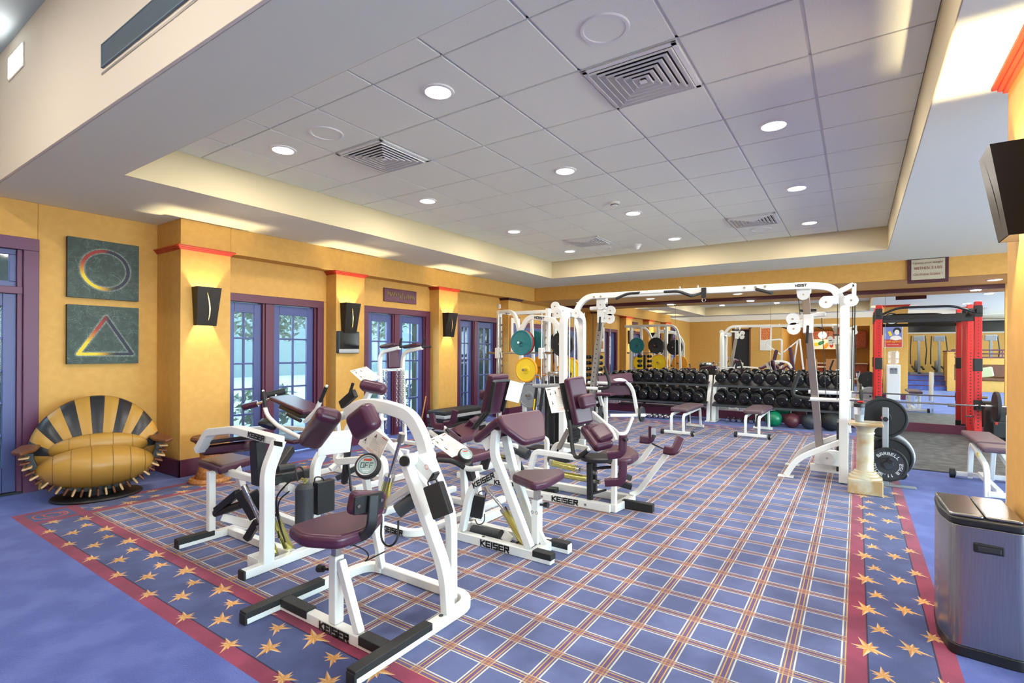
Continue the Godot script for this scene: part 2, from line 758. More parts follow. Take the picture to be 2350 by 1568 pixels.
func pile(m: StandardMaterial3D) -> StandardMaterial3D:
	m.roughness = 0.95
	m.metallic_specular = 0.15
	m.rim_enabled = true
	m.rim = 0.25
	m.detail_enabled = true
	m.detail_blend_mode = BaseMaterial3D.BLEND_MODE_MUL
	m.detail_uv_layer = BaseMaterial3D.DETAIL_UV_2
	m.detail_albedo = noise_tex(0.012, Color(0.84, 0.84, 0.86), Color(1, 1, 1), 512, 31, 0.25, 0.75)
	return m


func carpets() -> void:
	# plaid: one repeat of the weave, lines crossing in its middle
	var n := 256
	var im := Image.create(n, n, false, Image.FORMAT_RGB8)
	var ground := rgb(96, 106, 150)
	im.fill(ground)
	var band := func(d: float) -> Array:
		# distance from the band's axis as a share of the repeat -> colour, strength
		d = absf(d)
		if d < 0.036:
			return [rgb(106, 84, 124), 1.0]
		if d < 0.062:
			return [rgb(206, 164, 92), 1.0]
		if d < 0.098:
			return [rgb(104, 98, 138), 0.7]
		if d < 0.130:
			return [rgb(210, 211, 198), 1.0]
		return [ground, 0.0]
	for y in n:
		for x in n:
			var a: Array = band.call(float(x) / n - 0.5)
			var b: Array = band.call(float(y) / n - 0.5)
			var c := ground
			if a[1] > 0.0 and b[1] > 0.0:
				var over: bool = ((x / 4) + (y / 4)) % 2 == 0
				c = (a[0] if over else b[0]).lerp(rgb(202, 126, 62), 0.3)
			elif a[1] > 0.0:
				c = ground.lerp(a[0], a[1])
			elif b[1] > 0.0:
				c = ground.lerp(b[0], b[1] * 0.94)
			im.set_pixel(x, y, c)
	carpet_noise(im, 0.12, 3)
	var plaid := mat("plaid_carpet", Color.WHITE)
	plaid.albedo_texture = ImageTexture.create_from_image(im)
	pile(plaid)
	# border: red edge, star field, red edge; one repeat along u
	var per := 0.4435
	var wid := 0.42
	var px := 760.0
	im = Image.create(int(per * px), int(wid * px), false, Image.FORMAT_RGB8)
	im.fill(rgb(78, 88, 134))
	var red := rgb(142, 62, 88)
	im.fill_rect(Rect2i(0, 0, im.get_width(), int(0.078 * px)), red)
	im.fill_rect(Rect2i(0, int((wid - 0.078) * px), im.get_width(), im.get_height()), red)
	for e in [0.078, wid - 0.084]:
		im.fill_rect(Rect2i(0, int(e * px), im.get_width(), 5), rgb(52, 44, 70))
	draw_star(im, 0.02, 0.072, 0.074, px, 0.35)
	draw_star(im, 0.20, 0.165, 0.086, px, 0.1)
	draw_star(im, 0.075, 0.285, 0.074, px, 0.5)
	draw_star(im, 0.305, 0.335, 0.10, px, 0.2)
	carpet_noise(im, 0.16, 4)
	var border := mat("border_carpet", Color.WHITE)
	border.albedo_texture = ImageTexture.create_from_image(im)
	pile(border)
	# corner block: red frame round a swirl
	im = Image.create(256, 256, false, Image.FORMAT_RGB8)
	im.fill(red)
	im.fill_rect(Rect2i(44, 44, 168, 168), rgb(78, 88, 134))
	for k in 3:
		for a in 90:
			var th: float = a / 90.0 * TAU * 0.8 + k * 2.1
			var rr := 26.0 + k * 18.0 + a * 0.12
			var c := Vector2(128, 128) + Vector2.from_angle(th) * rr
			im.fill_rect(Rect2i(int(c.x) - 3, int(c.y) - 3, 7, 7), rgb(200, 96, 70) if k % 2 == 0 else rgb(190, 70, 96))
	carpet_noise(im, 0.14, 5)
	var corner := mat("corner_carpet", Color.WHITE)
	corner.albedo_texture = ImageTexture.create_from_image(im)
	pile(corner)
	var plain := mat("plain_carpet", Color.WHITE)
	grain(plain, rgb(76, 89, 154), rgb(89, 102, 167), 0.01, 0.5, 0.0, true, 12)
	plain.roughness = 0.95
	plain.metallic_specular = 0.15
	plain.rim_enabled = true
	plain.rim = 0.25
	plain.heightmap_enabled = true
	plain.heightmap_texture = noise_tex(0.4, Color.BLACK, Color.WHITE, 512, 8)
	plain.heightmap_scale = 0.15


func rug_piece(f: Node3D, called: String, x0: float, x1: float, z0: float, z1: float, m: Material, uvs: Array) -> void:
	# a flat sheet of carpet with its print laid by uvs (corner order x0z0, x1z0, x1z1, x0z1)
	var q := g()
	q.quad(Vector3(x0, 0, z0), Vector3(x1, 0, z0), Vector3(x1, 0, z1), Vector3(x0, 0, z1), Vector3.UP, uvs[0], uvs[1], uvs[2], uvs[3])
	var o := MeshInstance3D.new()
	o.name = called
	var a := q.mesh().surface_get_arrays(0)
	a[Mesh.ARRAY_TEX_UV2] = PackedVector2Array([Vector2(x0, z0) * 0.35, Vector2(x1, z0) * 0.35, Vector2(x1, z1) * 0.35, Vector2(x0, z1) * 0.35])
	var am := ArrayMesh.new()
	am.add_surface_from_arrays(Mesh.PRIMITIVE_TRIANGLES, a)
	o.mesh = am
	o.material_override = m
	f.add_child(o, true)


func floors() -> void:
	var f := struct("floor")
	var X0 := -5.84
	var X1 := 0.385
	var Z0 := -10.30
	var Z1 := -1.19
	var w := 0.42
	var v2 := func(a, b): return Vector2(a, b)
	# plaid field
	var pu := func(x, z): return Vector2((x + 0.253) / 0.224 + 0.5, (z + 2.759) / 0.227 + 0.5)
	rug_piece(f, "plaid_carpet", X0 + w, X1 - w, Z0 + w, Z1 - w, M.plaid_carpet, [pu.call(X0 + w, Z0 + w), pu.call(X1 - w, Z0 + w), pu.call(X1 - w, Z1 - w), pu.call(X0 + w, Z1 - w)])
	var p := 0.4435
	# near and far strips (v = 0 on the outer edge), then left and right
	rug_piece(f, "border_carpet", X0 + w, X1 - w, Z1 - w, Z1, M.border_carpet, [v2.call((X0 + w + 2.93) / p, 1), v2.call((X1 - w + 2.93) / p, 1), v2.call((X1 - w + 2.93) / p, 0), v2.call((X0 + w + 2.93) / p, 0)])
	rug_piece(f, "border_carpet", X0 + w, X1 - w, Z0, Z0 + w, M.border_carpet, [v2.call((X0 + w) / p, 0), v2.call((X1 - w) / p, 0), v2.call((X1 - w) / p, 1), v2.call((X0 + w) / p, 1)])
	rug_piece(f, "border_carpet", X0, X0 + w, Z0 + w, Z1 - w, M.border_carpet, [v2.call((Z0 + w) / p, 0), v2.call((Z0 + w) / p, 1), v2.call((Z1 - w) / p, 1), v2.call((Z1 - w) / p, 0)])
	rug_piece(f, "border_carpet", X1 - w, X1, Z0 + w, Z1 - w, M.border_carpet, [v2.call((Z0 + w + 3.26) / p, 1), v2.call((Z0 + w + 3.26) / p, 0), v2.call((Z1 - w + 3.26) / p, 0), v2.call((Z1 - w + 3.26) / p, 1)])
	for c in [[X0, Z1 - w], [X1 - w, Z1 - w], [X0, Z0], [X1 - w, Z0]]:
		rug_piece(f, "corner_carpet", c[0], c[0] + w, c[1], c[1] + w, M.corner_carpet, [v2.call(0, 0), v2.call(1, 0), v2.call(1, 1), v2.call(0, 1)])
	var uz := [Vector2.ZERO, Vector2.ZERO, Vector2.ZERO, Vector2.ZERO]
	rug_piece(f, "plain_carpet", -7.2, 7.2, Z1, 6.2, M.plain_carpet, uz)
	rug_piece(f, "plain_carpet", -7.2, 7.2, -11.7, Z0, M.plain_carpet, uz)
	rug_piece(f, "plain_carpet", -7.2, X0, Z0, Z1, M.plain_carpet, uz)
	rug_piece(f, "plain_carpet", X1, 7.2, Z0, Z1, M.plain_carpet, uz)
	part(f, "slab", g().lohi(Vector3(-7.2, -0.3, -11.7), Vector3(7.2, -0.004, 6.2)), M.grey_paint)


func ceilings() -> void:
	var c := struct("ceiling")
	var x0 := -5.03
	var x1 := 0.35
	var z0 := -8.84
	var z1 := -1.70
	var wz := -1.165
	# soffit slabs round the tray and the raised well
	part(c, "soffit", g().lohi(Vector3(-7.2, S, z0), Vector3(x0, S + 0.3, wz - 0.02)).lohi(Vector3(x1, S, z0), Vector3(7.2, S + 0.3, wz - 0.02)).lohi(Vector3(-7.2, S, -11.7), Vector3(7.2, S + 0.3, z0)).lohi(Vector3(x0, S, z1), Vector3(x1, S + 0.3, wz - 0.02)).lohi(Vector3(-7.2, S, 2.5), Vector3(7.2, S + 0.3, 6.2)).lohi(Vector3(3.5, S, wz - 0.02), Vector3(7.2, S + 0.3, 2.4)), M.grey_paint)
	# cream sides of the tray
	part(c, "tray_side", g().lohi(Vector3(x0 - 0.06, S + 0.001, z0), Vector3(x0 + 0.004, TC + 0.05, z1)).lohi(Vector3(x1 - 0.004, S + 0.001, z0), Vector3(x1 + 0.06, TC + 0.05, z1)).lohi(Vector3(x0, S + 0.001, z0 - 0.06), Vector3(x1, TC + 0.05, z0 + 0.004)).lohi(Vector3(x0, S + 0.001, z1 - 0.004), Vector3(x1, TC + 0.05, z1 + 0.06)), M.cream_paint)
	part(c, "deck", g().lohi(Vector3(x0 - 0.1, TC + 0.03, z0 - 0.1), Vector3(x1 + 0.1, TC + 0.1, z1 + 0.1)), M.grey_paint)
	# lay-in tiles: each its own piece, on a metal grid
	var full := g().box(Vector3.ZERO, Vector3(0.594, 0.018, 0.594), 0.004).mesh()
	var xs := [x0]
	for k in range(-7, 1):
		xs.append(-0.24 + 0.61 * k)
	xs.append(x1)
	var zs := [z1]
	for k in range(0, 11):
		zs.append(-2.295 - 0.61 * k)
	zs.append(z0)
	for i in xs.size() - 1:
		for j in zs.size() - 1:
			var w: float = xs[i + 1] - xs[i]
			var d: float = zs[j] - zs[j + 1]
			var o := MeshInstance3D.new()
			o.name = "ceiling_tile"
			o.mesh = full if absf(w - 0.61) < 0.02 and absf(d - 0.61) < 0.02 else g().box(Vector3.ZERO, Vector3(w - 0.014, 0.018, d - 0.014), 0.004).mesh()
			o.material_override = M.ceiling_tile
			c.add_child(o, true)
			o.position = Vector3((xs[i] + xs[i + 1]) * 0.5, TC + 0.009, (zs[j] + zs[j + 1]) * 0.5)
	var gr := g()
	for x in xs:
		gr.lohi(Vector3(x - 0.012, TC + 0.012, z0), Vector3(x + 0.012, TC + 0.03, z1), 0.001)
	for z in zs:
		gr.lohi(Vector3(x0, TC + 0.012, z - 0.012), Vector3(x1, TC + 0.03, z + 0.012), 0.001)
	part(c, "grid_bars", gr, M.grid_metal)
	# raised well over the near part of the room
	part(c, "well_side", g().lohi(Vector3(-7.2, S + 0.001, wz - 0.02), Vector3(3.4, 3.95, wz)).lohi(Vector3(-7.2, S + 0.001, 2.4), Vector3(3.4, 3.95, 2.5)).lohi(Vector3(3.4, S + 0.001, wz), Vector3(3.5, 3.95, 2.4)).lohi(Vector3(PX - 0.3, S + 0.001, wz), Vector3(PX, 3.95, 2.4)), M.well_paint)
	part(c, "well_top", g().lohi(Vector3(-7.2, 3.92, wz - 0.1), Vector3(3.5, 4.1, 2.5)), M.blue_grey_paint)
	# slot below the louvre on the well side
	part(c, "slot_edge", g().lohi(Vector3(-3.78, 3.052, wz - 0.002), Vector3(-2.0, 3.066, wz + 0.004), 0.001), M.steel)


func crown(t: Node3D, x0: float, x1: float, z0: float, z1: float, y: float, m: Material) -> void:
	# stepped moulding round a column head
	var q := g()
	for s in [[0.012, 0.0, 0.018], [0.026, 0.016, 0.036], [0.042, 0.034, 0.05]]:
		q.lohi(Vector3(x0, y + s[1], z0 - s[0]), Vector3(x1 + s[0], y + s[2], z1 + s[0]), 0.003)
	part(t, "crown_moulding", q, m)


func walls() -> void:
	var l := struct("wall_left")
	var q := g()
	# wall with the paintings; gap for the tall door
	q.lohi(Vector3(PX - 0.3, 0, -2.62), Vector3(PX, S, -1.56)).lohi(Vector3(PX - 0.3, 2.46, -1.56), Vector3(PX, S, 0.1)).lohi(Vector3(PX - 0.3, 0, 0.1), Vector3(PX, S, 6.2))
	# bays between the columns: above and beside the doors
	for b in [[-3.14, -4.617, -3.10, -4.56], [-5.121, -6.771, -5.27, -6.76], [-7.283, -8.946, -7.50, -8.90]]:
		q.lohi(Vector3(WX - 0.2, 2.09, b[1]), Vector3(WX, S, b[0]))
		q.lohi(Vector3(WX - 0.2, 0, b[2]), Vector3(WX, 2.09, b[0]))
		q.lohi(Vector3(WX - 0.2, 0, b[1]), Vector3(WX, 2.09, b[3]))
	q.lohi(Vector3(WX - 0.45, 0, MZ - 0.1), Vector3(WX - 0.2, S, -9.438))
	part(l, "plaster", q, M.orange_paint)
	part(l, "beam", g().lohi(Vector3(WX - 0.3, 2.535, -10.0), Vector3(CX, S, -3.14)), M.orange_paint)
	part(l, "column", g().lohi(Vector3(PX - 0.2, 0, -3.14), Vector3(CX, S, -2.60)), M.orange_paint)
	crown(l, PX + 0.001, CX, -3.14, -2.60, 2.50, M.crown_red)
	for z in [[-5.121, -4.617], [-7.283, -6.771], [-9.438, -8.946]]:
		part(l, "column", g().lohi(Vector3(WX - 0.2, 0, z[0]), Vector3(CX, 2.535, z[1])), M.orange_paint)
		crown(l, WX + 0.001, CX, z[0], z[1], 2.484, M.crown_red if z[0] > -8 else M.dark_trim)
	var bb := struct("baseboard_left")
	var h := 0.19
	part(bb, "board", g().lohi(Vector3(PX, 0, -2.60), Vector3(PX + 0.02, h, -1.60)), M.plum_wood)
	part(bb, "board", g().lohi(Vector3(PX, 0, -2.60), Vector3(CX + 0.02, h, -2.58)).lohi(Vector3(CX, 0, -3.16), Vector3(CX + 0.02, h, -2.58)), M.plum_wood)
	for z in [[-5.121, -4.617], [-7.283, -6.771], [-9.438, -8.946]]:
		part(bb, "board", g().lohi(Vector3(CX, 0, z[0] - 0.02), Vector3(CX + 0.02, h, z[1] + 0.02)).lohi(Vector3(WX, 0, z[1]), Vector3(CX + 0.02, h, z[1] + 0.02)), M.plum_wood)
	# far end: bulkhead, its lit underside, mirror wall
	var b2 := struct("wall_back")
	part(b2, "bulkhead", g().lohi(Vector3(CX, 2.54, MZ), Vector3(7.2, S + 0.02, -10.0)).lohi(Vector3(WX - 0.2, 2.535, MZ), Vector3(CX, S + 0.02, -10.0)), M.orange_paint)
	part(b2, "plaster", g().lohi(Vector3(-7.2, 0, MZ - 0.3), Vector3(7.2, S, MZ - 0.02)), M.orange_paint)
	part(b2, "trim", g().lohi(Vector3(WX - 0.25, 2.47, MZ - 0.02), Vector3(2.0, 2.54, MZ + 0.03)).lohi(Vector3(WX - 0.25, 0, MZ - 0.02), Vector3(WX - 0.16, 2.47, MZ + 0.02)), M.dark_trim)
	part(b2, "baseboard", g().lohi(Vector3(WX - 0.2, 0, MZ - 0.02), Vector3(2.0, 0.17, MZ + 0.02)), M.plum_wood)
	# mirror in tall sheets with fine joints
	var xs := [WX - 0.16, -4.9, -3.35, -1.45, 0.42, 2.0]
	for i in 5:
		part(b2, "mirror", g().lohi(Vector3(xs[i] + 0.0015, 0.17, MZ - 0.018), Vector3(xs[i + 1] - 0.0015, 2.47, MZ), 0.001), M.mirror_silver)
	part(b2, "plaster", g().lohi(Vector3(2.0, 0, MZ - 0.02), Vector3(7.2, 2.54, MZ + 0.02)), M.orange_paint)
	# pier on the right
	var r := struct("wall_right")
	part(r, "pier", g().lohi(Vector3(0.655, 0, -3.70), Vector3(1.25, S, -3.15)), M.orange_paint)
	var cq := g()
	for s in [[0.018, 0.0, 0.022], [0.036, 0.02, 0.042], [0.058, 0.04, 0.058]]:
		cq.lohi(Vector3(0.655 - s[0], S - 0.058 + s[1], -3.70 - s[0]), Vector3(1.25 + s[0], S - 0.058 + s[2], -3.15 + s[0]), 0.003)
	part(r, "crown_moulding", cq, M.crown_red)
	part(r, "baseboard", g().lohi(Vector3(0.635, 0, -3.72), Vector3(1.27, 0.17, -3.13)), M.plum_wood)
	# side wall, far out of the frame, with a long band of windows
	part(r, "plaster", g().lohi(Vector3(7.0, 0, -11.7), Vector3(7.2, 0.25, 6.2)).lohi(Vector3(7.0, 2.65, -11.7), Vector3(7.2, S, 6.2)).lohi(Vector3(7.0, 0.25, -11.7), Vector3(7.2, 2.65, -10.2)).lohi(Vector3(7.0, 0.25, 4.2), Vector3(7.2, 2.65, 6.2)), M.orange_paint)
	var w := struct("window_1")
	for k in 7:
		var za := -10.2 + 14.4 / 7.0 * k
		var zb := za + 14.4 / 7.0
		part(w, "frame", g().lohi(Vector3(7.05, 0.25, za), Vector3(7.13, 2.65, za + 0.06)).lohi(Vector3(7.05, 0.25, zb - 0.06), Vector3(7.13, 2.65, zb)).lohi(Vector3(7.05, 0.25, za), Vector3(7.13, 0.31, zb)).lohi(Vector3(7.05, 2.59, za), Vector3(7.13, 2.65, zb)), M.plum_wood)
		part(w, "pane", g().quad(Vector3(7.09, 0.31, za + 0.06), Vector3(7.09, 0.31, zb - 0.06), Vector3(7.09, 2.59, zb - 0.06), Vector3(7.09, 2.59, za + 0.06), Vector3.LEFT), M.window_glass)


func leaf(t: Node3D, z0: float, z1: float, y0: float, y1: float, x: float, rows: int, gm: Material) -> void:
	# one glazed door leaf in the plane x, from z0 to z1 (z0 > z1): stiles, rails, glazing bars, panes
	var w := 0.095
	var gy0 := y0 + 0.24
	var gy1 := y1 - 0.12
	var q := g()
	q.lohi(Vector3(x - 0.022, y0, z0 - w), Vector3(x + 0.022, y1, z0)).lohi(Vector3(x - 0.022, y0, z1), Vector3(x + 0.022, y1, z1 + w))
	q.lohi(Vector3(x - 0.022, y0, z1 + w), Vector3(x + 0.022, gy0, z0 - w)).lohi(Vector3(x - 0.022, gy1, z1 + w), Vector3(x + 0.022, y1, z0 - w))
	var lf := part(t, "door_leaf", q, M.blue_wood)
	var b := g()
	var a0 := z0 - w
	var a1 := z1 + w
	var zm := (a0 + a1) * 0.5
	b.lohi(Vector3(x - 0.016, gy0, zm - 0.012), Vector3(x + 0.016, gy1, zm + 0.012))
	for r in range(1, rows):
		var y := gy0 + (gy1 - gy0) * r / rows
		b.lohi(Vector3(x - 0.015, y - 0.012, a1), Vector3(x + 0.015, y + 0.012, a0))
	part(lf, "glazing_bars", b, M.blue_wood)
	for r in rows:
		for k in 2:
			var ya := gy0 + (gy1 - gy0) * r / rows
			var yb := gy0 + (gy1 - gy0) * (r + 1) / rows
			var za := a0 if k == 0 else zm
			var zb := zm if k == 0 else a1
			var p := g()
			p.quad(Vector3(x, ya, za), Vector3(x, ya, zb), Vector3(x, yb, zb), Vector3(x, yb, za), Vector3.RIGHT)
			part(lf, "pane", p, gm)


func doors() -> void:
	# tall door with a transom beside the paintings (only its edge is in view)
	var d := struct("door_1")
	var x := PX - 0.05
	part(d, "casing", g().lohi(Vector3(PX - 0.1, 0, -1.565), Vector3(PX + 0.03, 2.36, -1.45)).lohi(Vector3(PX - 0.1, 2.36, -1.565), Vector3(PX + 0.03, 2.48, 0.1)).lohi(Vector3(PX - 0.1, 0, -0.02), Vector3(PX + 0.03, 2.36, 0.1)).lohi(Vector3(PX - 0.1, 1.93, -1.45), Vector3(PX + 0.01, 2.0, -0.02)).lohi(Vector3(PX - 0.1, 0, -1.45), Vector3(PX - 0.0, 2.36, -1.41)), M.plum_door)
	leaf(d, -0.73, -1.41, 0.02, 1.93, x, 5, M.glass)
	leaf(d, -0.02, -0.72, 0.02, 1.93, x, 5, M.glass)
	part(d, "transom", g().lohi(Vector3(x - 0.02, 2.0, -1.41), Vector3(x + 0.02, 2.05, -0.02)).lohi(Vector3(x - 0.02, 2.31, -1.41), Vector3(x + 0.02, 2.36, -0.02)).lohi(Vector3(x - 0.02, 2.05, -1.41), Vector3(x + 0.02, 2.31, -1.36)), M.blue_wood)
	part(d, "pane", g().quad(Vector3(x, 2.05, -1.36), Vector3(x, 2.05, -0.02), Vector3(x, 2.31, -0.02), Vector3(x, 2.31, -1.36), Vector3.RIGHT), M.glass)
	part(d, "threshold", g().lohi(Vector3(PX - 0.2, 0, -1.45), Vector3(PX + 0.02, 0.02, 0.0)), M.black_metal)
	# French doors in the three bays
	var bays := [[-3.10, -4.56, -3.70, -3.80], [-5.27, -6.76, -5.93, -6.03], [-7.50, -8.90, -8.06, -8.17]]
	for b in bays:
		d = struct("door_%d" % (bays.find(b) + 2))
		var q := g()
		q.lohi(Vector3(WX - 0.16, 2.0, b[1]), Vector3(WX + 0.025, 2.10, b[0])).lohi(Vector3(WX - 0.16, 0, b[0] - 0.10), Vector3(WX + 0.025, 2.0, b[0])).lohi(Vector3(WX - 0.16, 0, b[1]), Vector3(WX + 0.025, 2.0, b[1] + 0.10))
		q.lohi(Vector3(WX - 0.16, 0, b[3]), Vector3(WX + 0.005, 2.0, b[2]))
		part(d, "casing", q, M.plum_wood)
		var st := g()
		for z in [b[0] - 0.10, b[1] + 0.13, b[2] + 0.03, b[3]]:
			st.lohi(Vector3(WX - 0.13, 0, z - 0.03), Vector3(WX - 0.012, 2.0, z))
		part(d, "door_stop", st, M.plum_wood)
		leaf(d, b[0] - 0.13, b[2] + 0.03, 0.02, 1.99, WX - 0.07, 5, M.glass)
		leaf(d, b[3] - 0.03, b[1] + 0.13, 0.02, 1.99, WX - 0.07, 5, M.glass)
	# plank door in the last bay
	d = struct("door_5")
	var xw := WX - 0.2
	part(d, "casing", g().lohi(Vector3(xw - 0.02, 0, -9.75), Vector3(xw + 0.03, 2.05, -9.64)).lohi(Vector3(xw - 0.02, 0, -11.30), Vector3(xw + 0.03, 2.05, -11.18)).lohi(Vector3(xw - 0.02, 1.96, -11.30), Vector3(xw + 0.03, 2.07, -9.64)), M.plum_wood)
	for k in 8:
		part(d, "plank", g().lohi(Vector3(xw - 0.02, 0.02 + 0.2425 * k, -11.18), Vector3(xw + 0.012, 0.256 + 0.2425 * k, -9.75), 0.006), M.blue_wood)
	part(d, "door_handle", g().cyl(Vector3(xw, 1.0, -9.85), Vector3(xw + 0.06, 1.0, -9.85), 0.01).cyl(Vector3(xw + 0.06, 1.0, -9.84), Vector3(xw + 0.06, 1.0, -9.97), 0.009), M.chrome)


const DOWN := Color(1.0, 0.965, 0.91)


func downlight(at: Vector3, label: String, group: String, energy: float, r := 0.085) -> void:
	var t := thing("downlight", label, "downlight", at, group)
	var base := Transform3D(Basis(), at)
	part(t, "trim_ring", g().lathe([Vector2(r, -0.002), Vector2(r + 0.004, -0.012), Vector2(r + 0.022, -0.008), Vector2(r + 0.026, 0.0)], base, 28), M.white_plastic)
	part(t, "lens", g().lathe([Vector2(0.0005, -0.004), Vector2(r, -0.004)], base, 28), M.lamp_glow)
	lamp_area(t, at + Vector3(0, -0.02, 0), Vector3.DOWN, Vector2(r * 1.7, r * 1.7), energy, DOWN)


func diffuser(at: Vector3, label: String) -> void:
	if not M.has("vent_grey"):
		mat("vent_grey", rgb(56, 56, 58), 0.7)
	# square four-way air diffuser: nested sloping frames
	var t := thing("air_diffuser", label, "vent", at, "square ceiling air diffusers")
	var s := 0.297
	part(t, "outer_frame", g().lohi(at + Vector3(-s, -0.012, -s), at + Vector3(s, 0.0, -s + 0.035)).lohi(at + Vector3(-s, -0.012, s - 0.035), at + Vector3(s, 0.0, s)).lohi(at + Vector3(-s, -0.012, -s), at + Vector3(-s + 0.035, 0.0, s)).lohi(at + Vector3(s - 0.035, -0.012, -s), at + Vector3(s, 0.0, s)), M.white_plastic)
	part(t, "throat", g().lohi(at + Vector3(-s + 0.02, -0.001, -s + 0.02), at + Vector3(s - 0.02, 0.0, s - 0.02), 0.0005), M.vent_grey)
	for k in 6:
		var a := 0.262 - 0.042 * k
		var b := a - 0.034
		var q := g()
		var y0 := at.y - 0.004
		var y1 := at.y - 0.026
		for r in 4:
			var bs := Basis(Vector3.UP, PI / 2 * r)
			var nn := bs * Vector3(0, -0.8, 0.6)
			q.quad(at + bs * Vector3(-a, y1 - at.y, a), at + bs * Vector3(a, y1 - at.y, a), at + bs * Vector3(b, y0 - at.y, b), at + bs * Vector3(-b, y0 - at.y, b), nn)
			q.quad(at + bs * Vector3(-a, y1 - at.y + 0.002, a + 0.002), at + bs * Vector3(a, y1 - at.y + 0.002, a + 0.002), at + bs * Vector3(b, y0 - at.y + 0.002, b + 0.002), at + bs * Vector3(-b, y0 - at.y + 0.002, b + 0.002), -nn)
			q.bar(at + bs * Vector3(-a, y1 - at.y + 0.006, a), at + bs * Vector3(a, y1 - at.y + 0.006, a), 0.004, 0.013, Vector3.UP, 0.001)
		part(t, "vane", q, M.white_plastic)
	part(t, "centre_plate", g().lohi(at + Vector3(-0.022, -0.026, -0.022), at + Vector3(0.022, -0.020, 0.022)), M.white_plastic)


func ceiling_fittings() -> void:
	var cols := ["right", "middle", "left"]
	var rows := ["nearest", "second", "third", "farthest"]
	for i in 3:
		for j in 4:
			var p := Vector3(-0.24 - 0.61 * (0.5 + 3 * i), TC, -2.295 - 0.61 * (0.5 + 3 * j) + (0.06 if j == 3 else 0.0))
			downlight(p, "%s round downlight in the %s row of the tray ceiling" % [rows[j], cols[i]], "tray ceiling downlights", 2.3)
	var ws := ["first", "second", "third", "fourth", "fifth"]
	var lx := [-5.35, -3.68, -1.94, -0.15, 1.75]
	for k in 5:
		downlight(Vector3(lx[k], 2.54, -10.72), "%s downlight from the left under the orange bulkhead" % ws[k], "bulkhead downlights", 1.6, 0.075)
	# lamps over the near half of the room and the raised well, seen in the mirror
	var k := 0
	for p in [Vector3(-4.6, 3.92, 0.3), Vector3(-2.4, 3.92, 0.3), Vector3(-0.2, 3.92, 0.3), Vector3(2.2, 3.92, 0.3)]:
		downlight(p, "%s downlight in the high ceiling over the near end" % ws[k], "high ceiling downlights", 3.2)
		k += 1
	k = 0
	for p in [Vector3(2.6, S, -3.4), Vector3(2.6, S, -6.4), Vector3(4.8, S, -3.4), Vector3(4.8, S, -6.4), Vector3(2.6, S, -9.0)]:
		downlight(p, "%s downlight above the space behind the right pier" % ws[k], "side ceiling downlights", 2.5)
		k += 1
	diffuser(Vector3(-1.155, TC, -3.21), "large square louvred air vent nearest the camera in the ceiling")
	diffuser(Vector3(-3.595, TC, -3.21), "square louvred air vent near the left edge of the tray ceiling")
	diffuser(Vector3(-1.155, TC, -7.48), "square louvred air vent at far right of the tray ceiling")
	diffuser(Vector3(-3.595, TC, -7.48), "square louvred air vent at far left of the tray ceiling")
	for s in [[-1.155, -2.60, "near right", "big square vent"], [-3.595, -2.60, "near left", "left square vent"], [-1.155, -8.09, "far right", "far right vent"], [-3.595, -8.09, "far left", "far left vent"]]:
		var at := Vector3(s[0], TC, s[1])
		var t := thing("ceiling_speaker", "%s round flush white speaker next to the %s" % [s[2], s[3]], "speaker", at, "flush ceiling speakers")
		var b := Transform3D(Basis(), at)
		part(t, "rim", g().lathe([Vector2(0.112, -0.002), Vector2(0.116, -0.008), Vector2(0.132, -0.008), Vector2(0.138, 0.0)], b, 32), M.white_plastic)
		part(t, "grille", g().lathe([Vector2(0.0005, -0.004), Vector2(0.112, -0.003)], b, 32), M.ceiling_tile)
	var sd := thing("smoke_detector", "small round white smoke detector in the middle of the ceiling", "smoke detector", Vector3(-2.39, TC, -5.70))
	part(sd, "body", g().lathe([Vector2(0.06, 0.0), Vector2(0.06, -0.018), Vector2(0.045, -0.026), Vector2(0.04, -0.042), Vector2(0.02, -0.048), Vector2(0.0005, -0.048)], Transform3D(Basis(), Vector3(-2.39, TC, -5.70)), 24), M.white_plastic)
	part(sd, "vent_ring", g().lathe([Vector2(0.047, -0.027), Vector2(0.046, -0.036), Vector2(0.043, -0.036)], Transform3D(Basis(), Vector3(-2.39, TC, -5.70)), 24), M.charcoal)
	var cn := thing("motion_sensor", "white cone-shaped sensor hanging at the far end of the ceiling", "sensor", Vector3(-3.02, TC, -8.15))
	part(cn, "base", g().lathe([Vector2(0.075, 0.0), Vector2(0.075, -0.012), Vector2(0.06, -0.02)], Transform3D(Basis(), Vector3(-3.02, TC, -8.15)), 24), M.white_plastic)
	part(cn, "cone", g().lathe([Vector2(0.06, -0.02), Vector2(0.03, -0.07), Vector2(0.012, -0.082), Vector2(0.0005, -0.084)], Transform3D(Basis(), Vector3(-3.02, TC, -8.15)), 24, true), M.white_plastic)
	# louvre and square lamp high on the well side
	var z := -1.165
	var lv := thing("louvre_grille", "long blue-grey slatted air grille on the high cream wall", "grille", Vector3(-2.9, 3.09, z))
	part(lv, "backing", g().lohi(Vector3(-3.757, 3.095, z), Vector3(-2.0, 3.222, z + 0.003), 0.001), M.charcoal)
	var fr := g()
	fr.lohi(Vector3(-3.765, 3.088, z), Vector3(-2.0, 3.096, z + 0.012), 0.001).lohi(Vector3(-3.765, 3.221, z), Vector3(-2.0, 3.228, z + 0.012), 0.001).lohi(Vector3(-3.765, 3.088, z), Vector3(-3.757, 3.228, z + 0.012), 0.001)
	part(lv, "frame", fr, M.slate_paint)
	for i in 9:
		part(lv, "slat", g().bar(Vector3(-3.757, 3.103 + i * 0.0142, z + 0.006), Vector3(-2.0, 3.103 + i * 0.0142, z + 0.006), 0.003, 0.011, Vector3(0, 1, 0.6), 0.001), M.slate_paint)
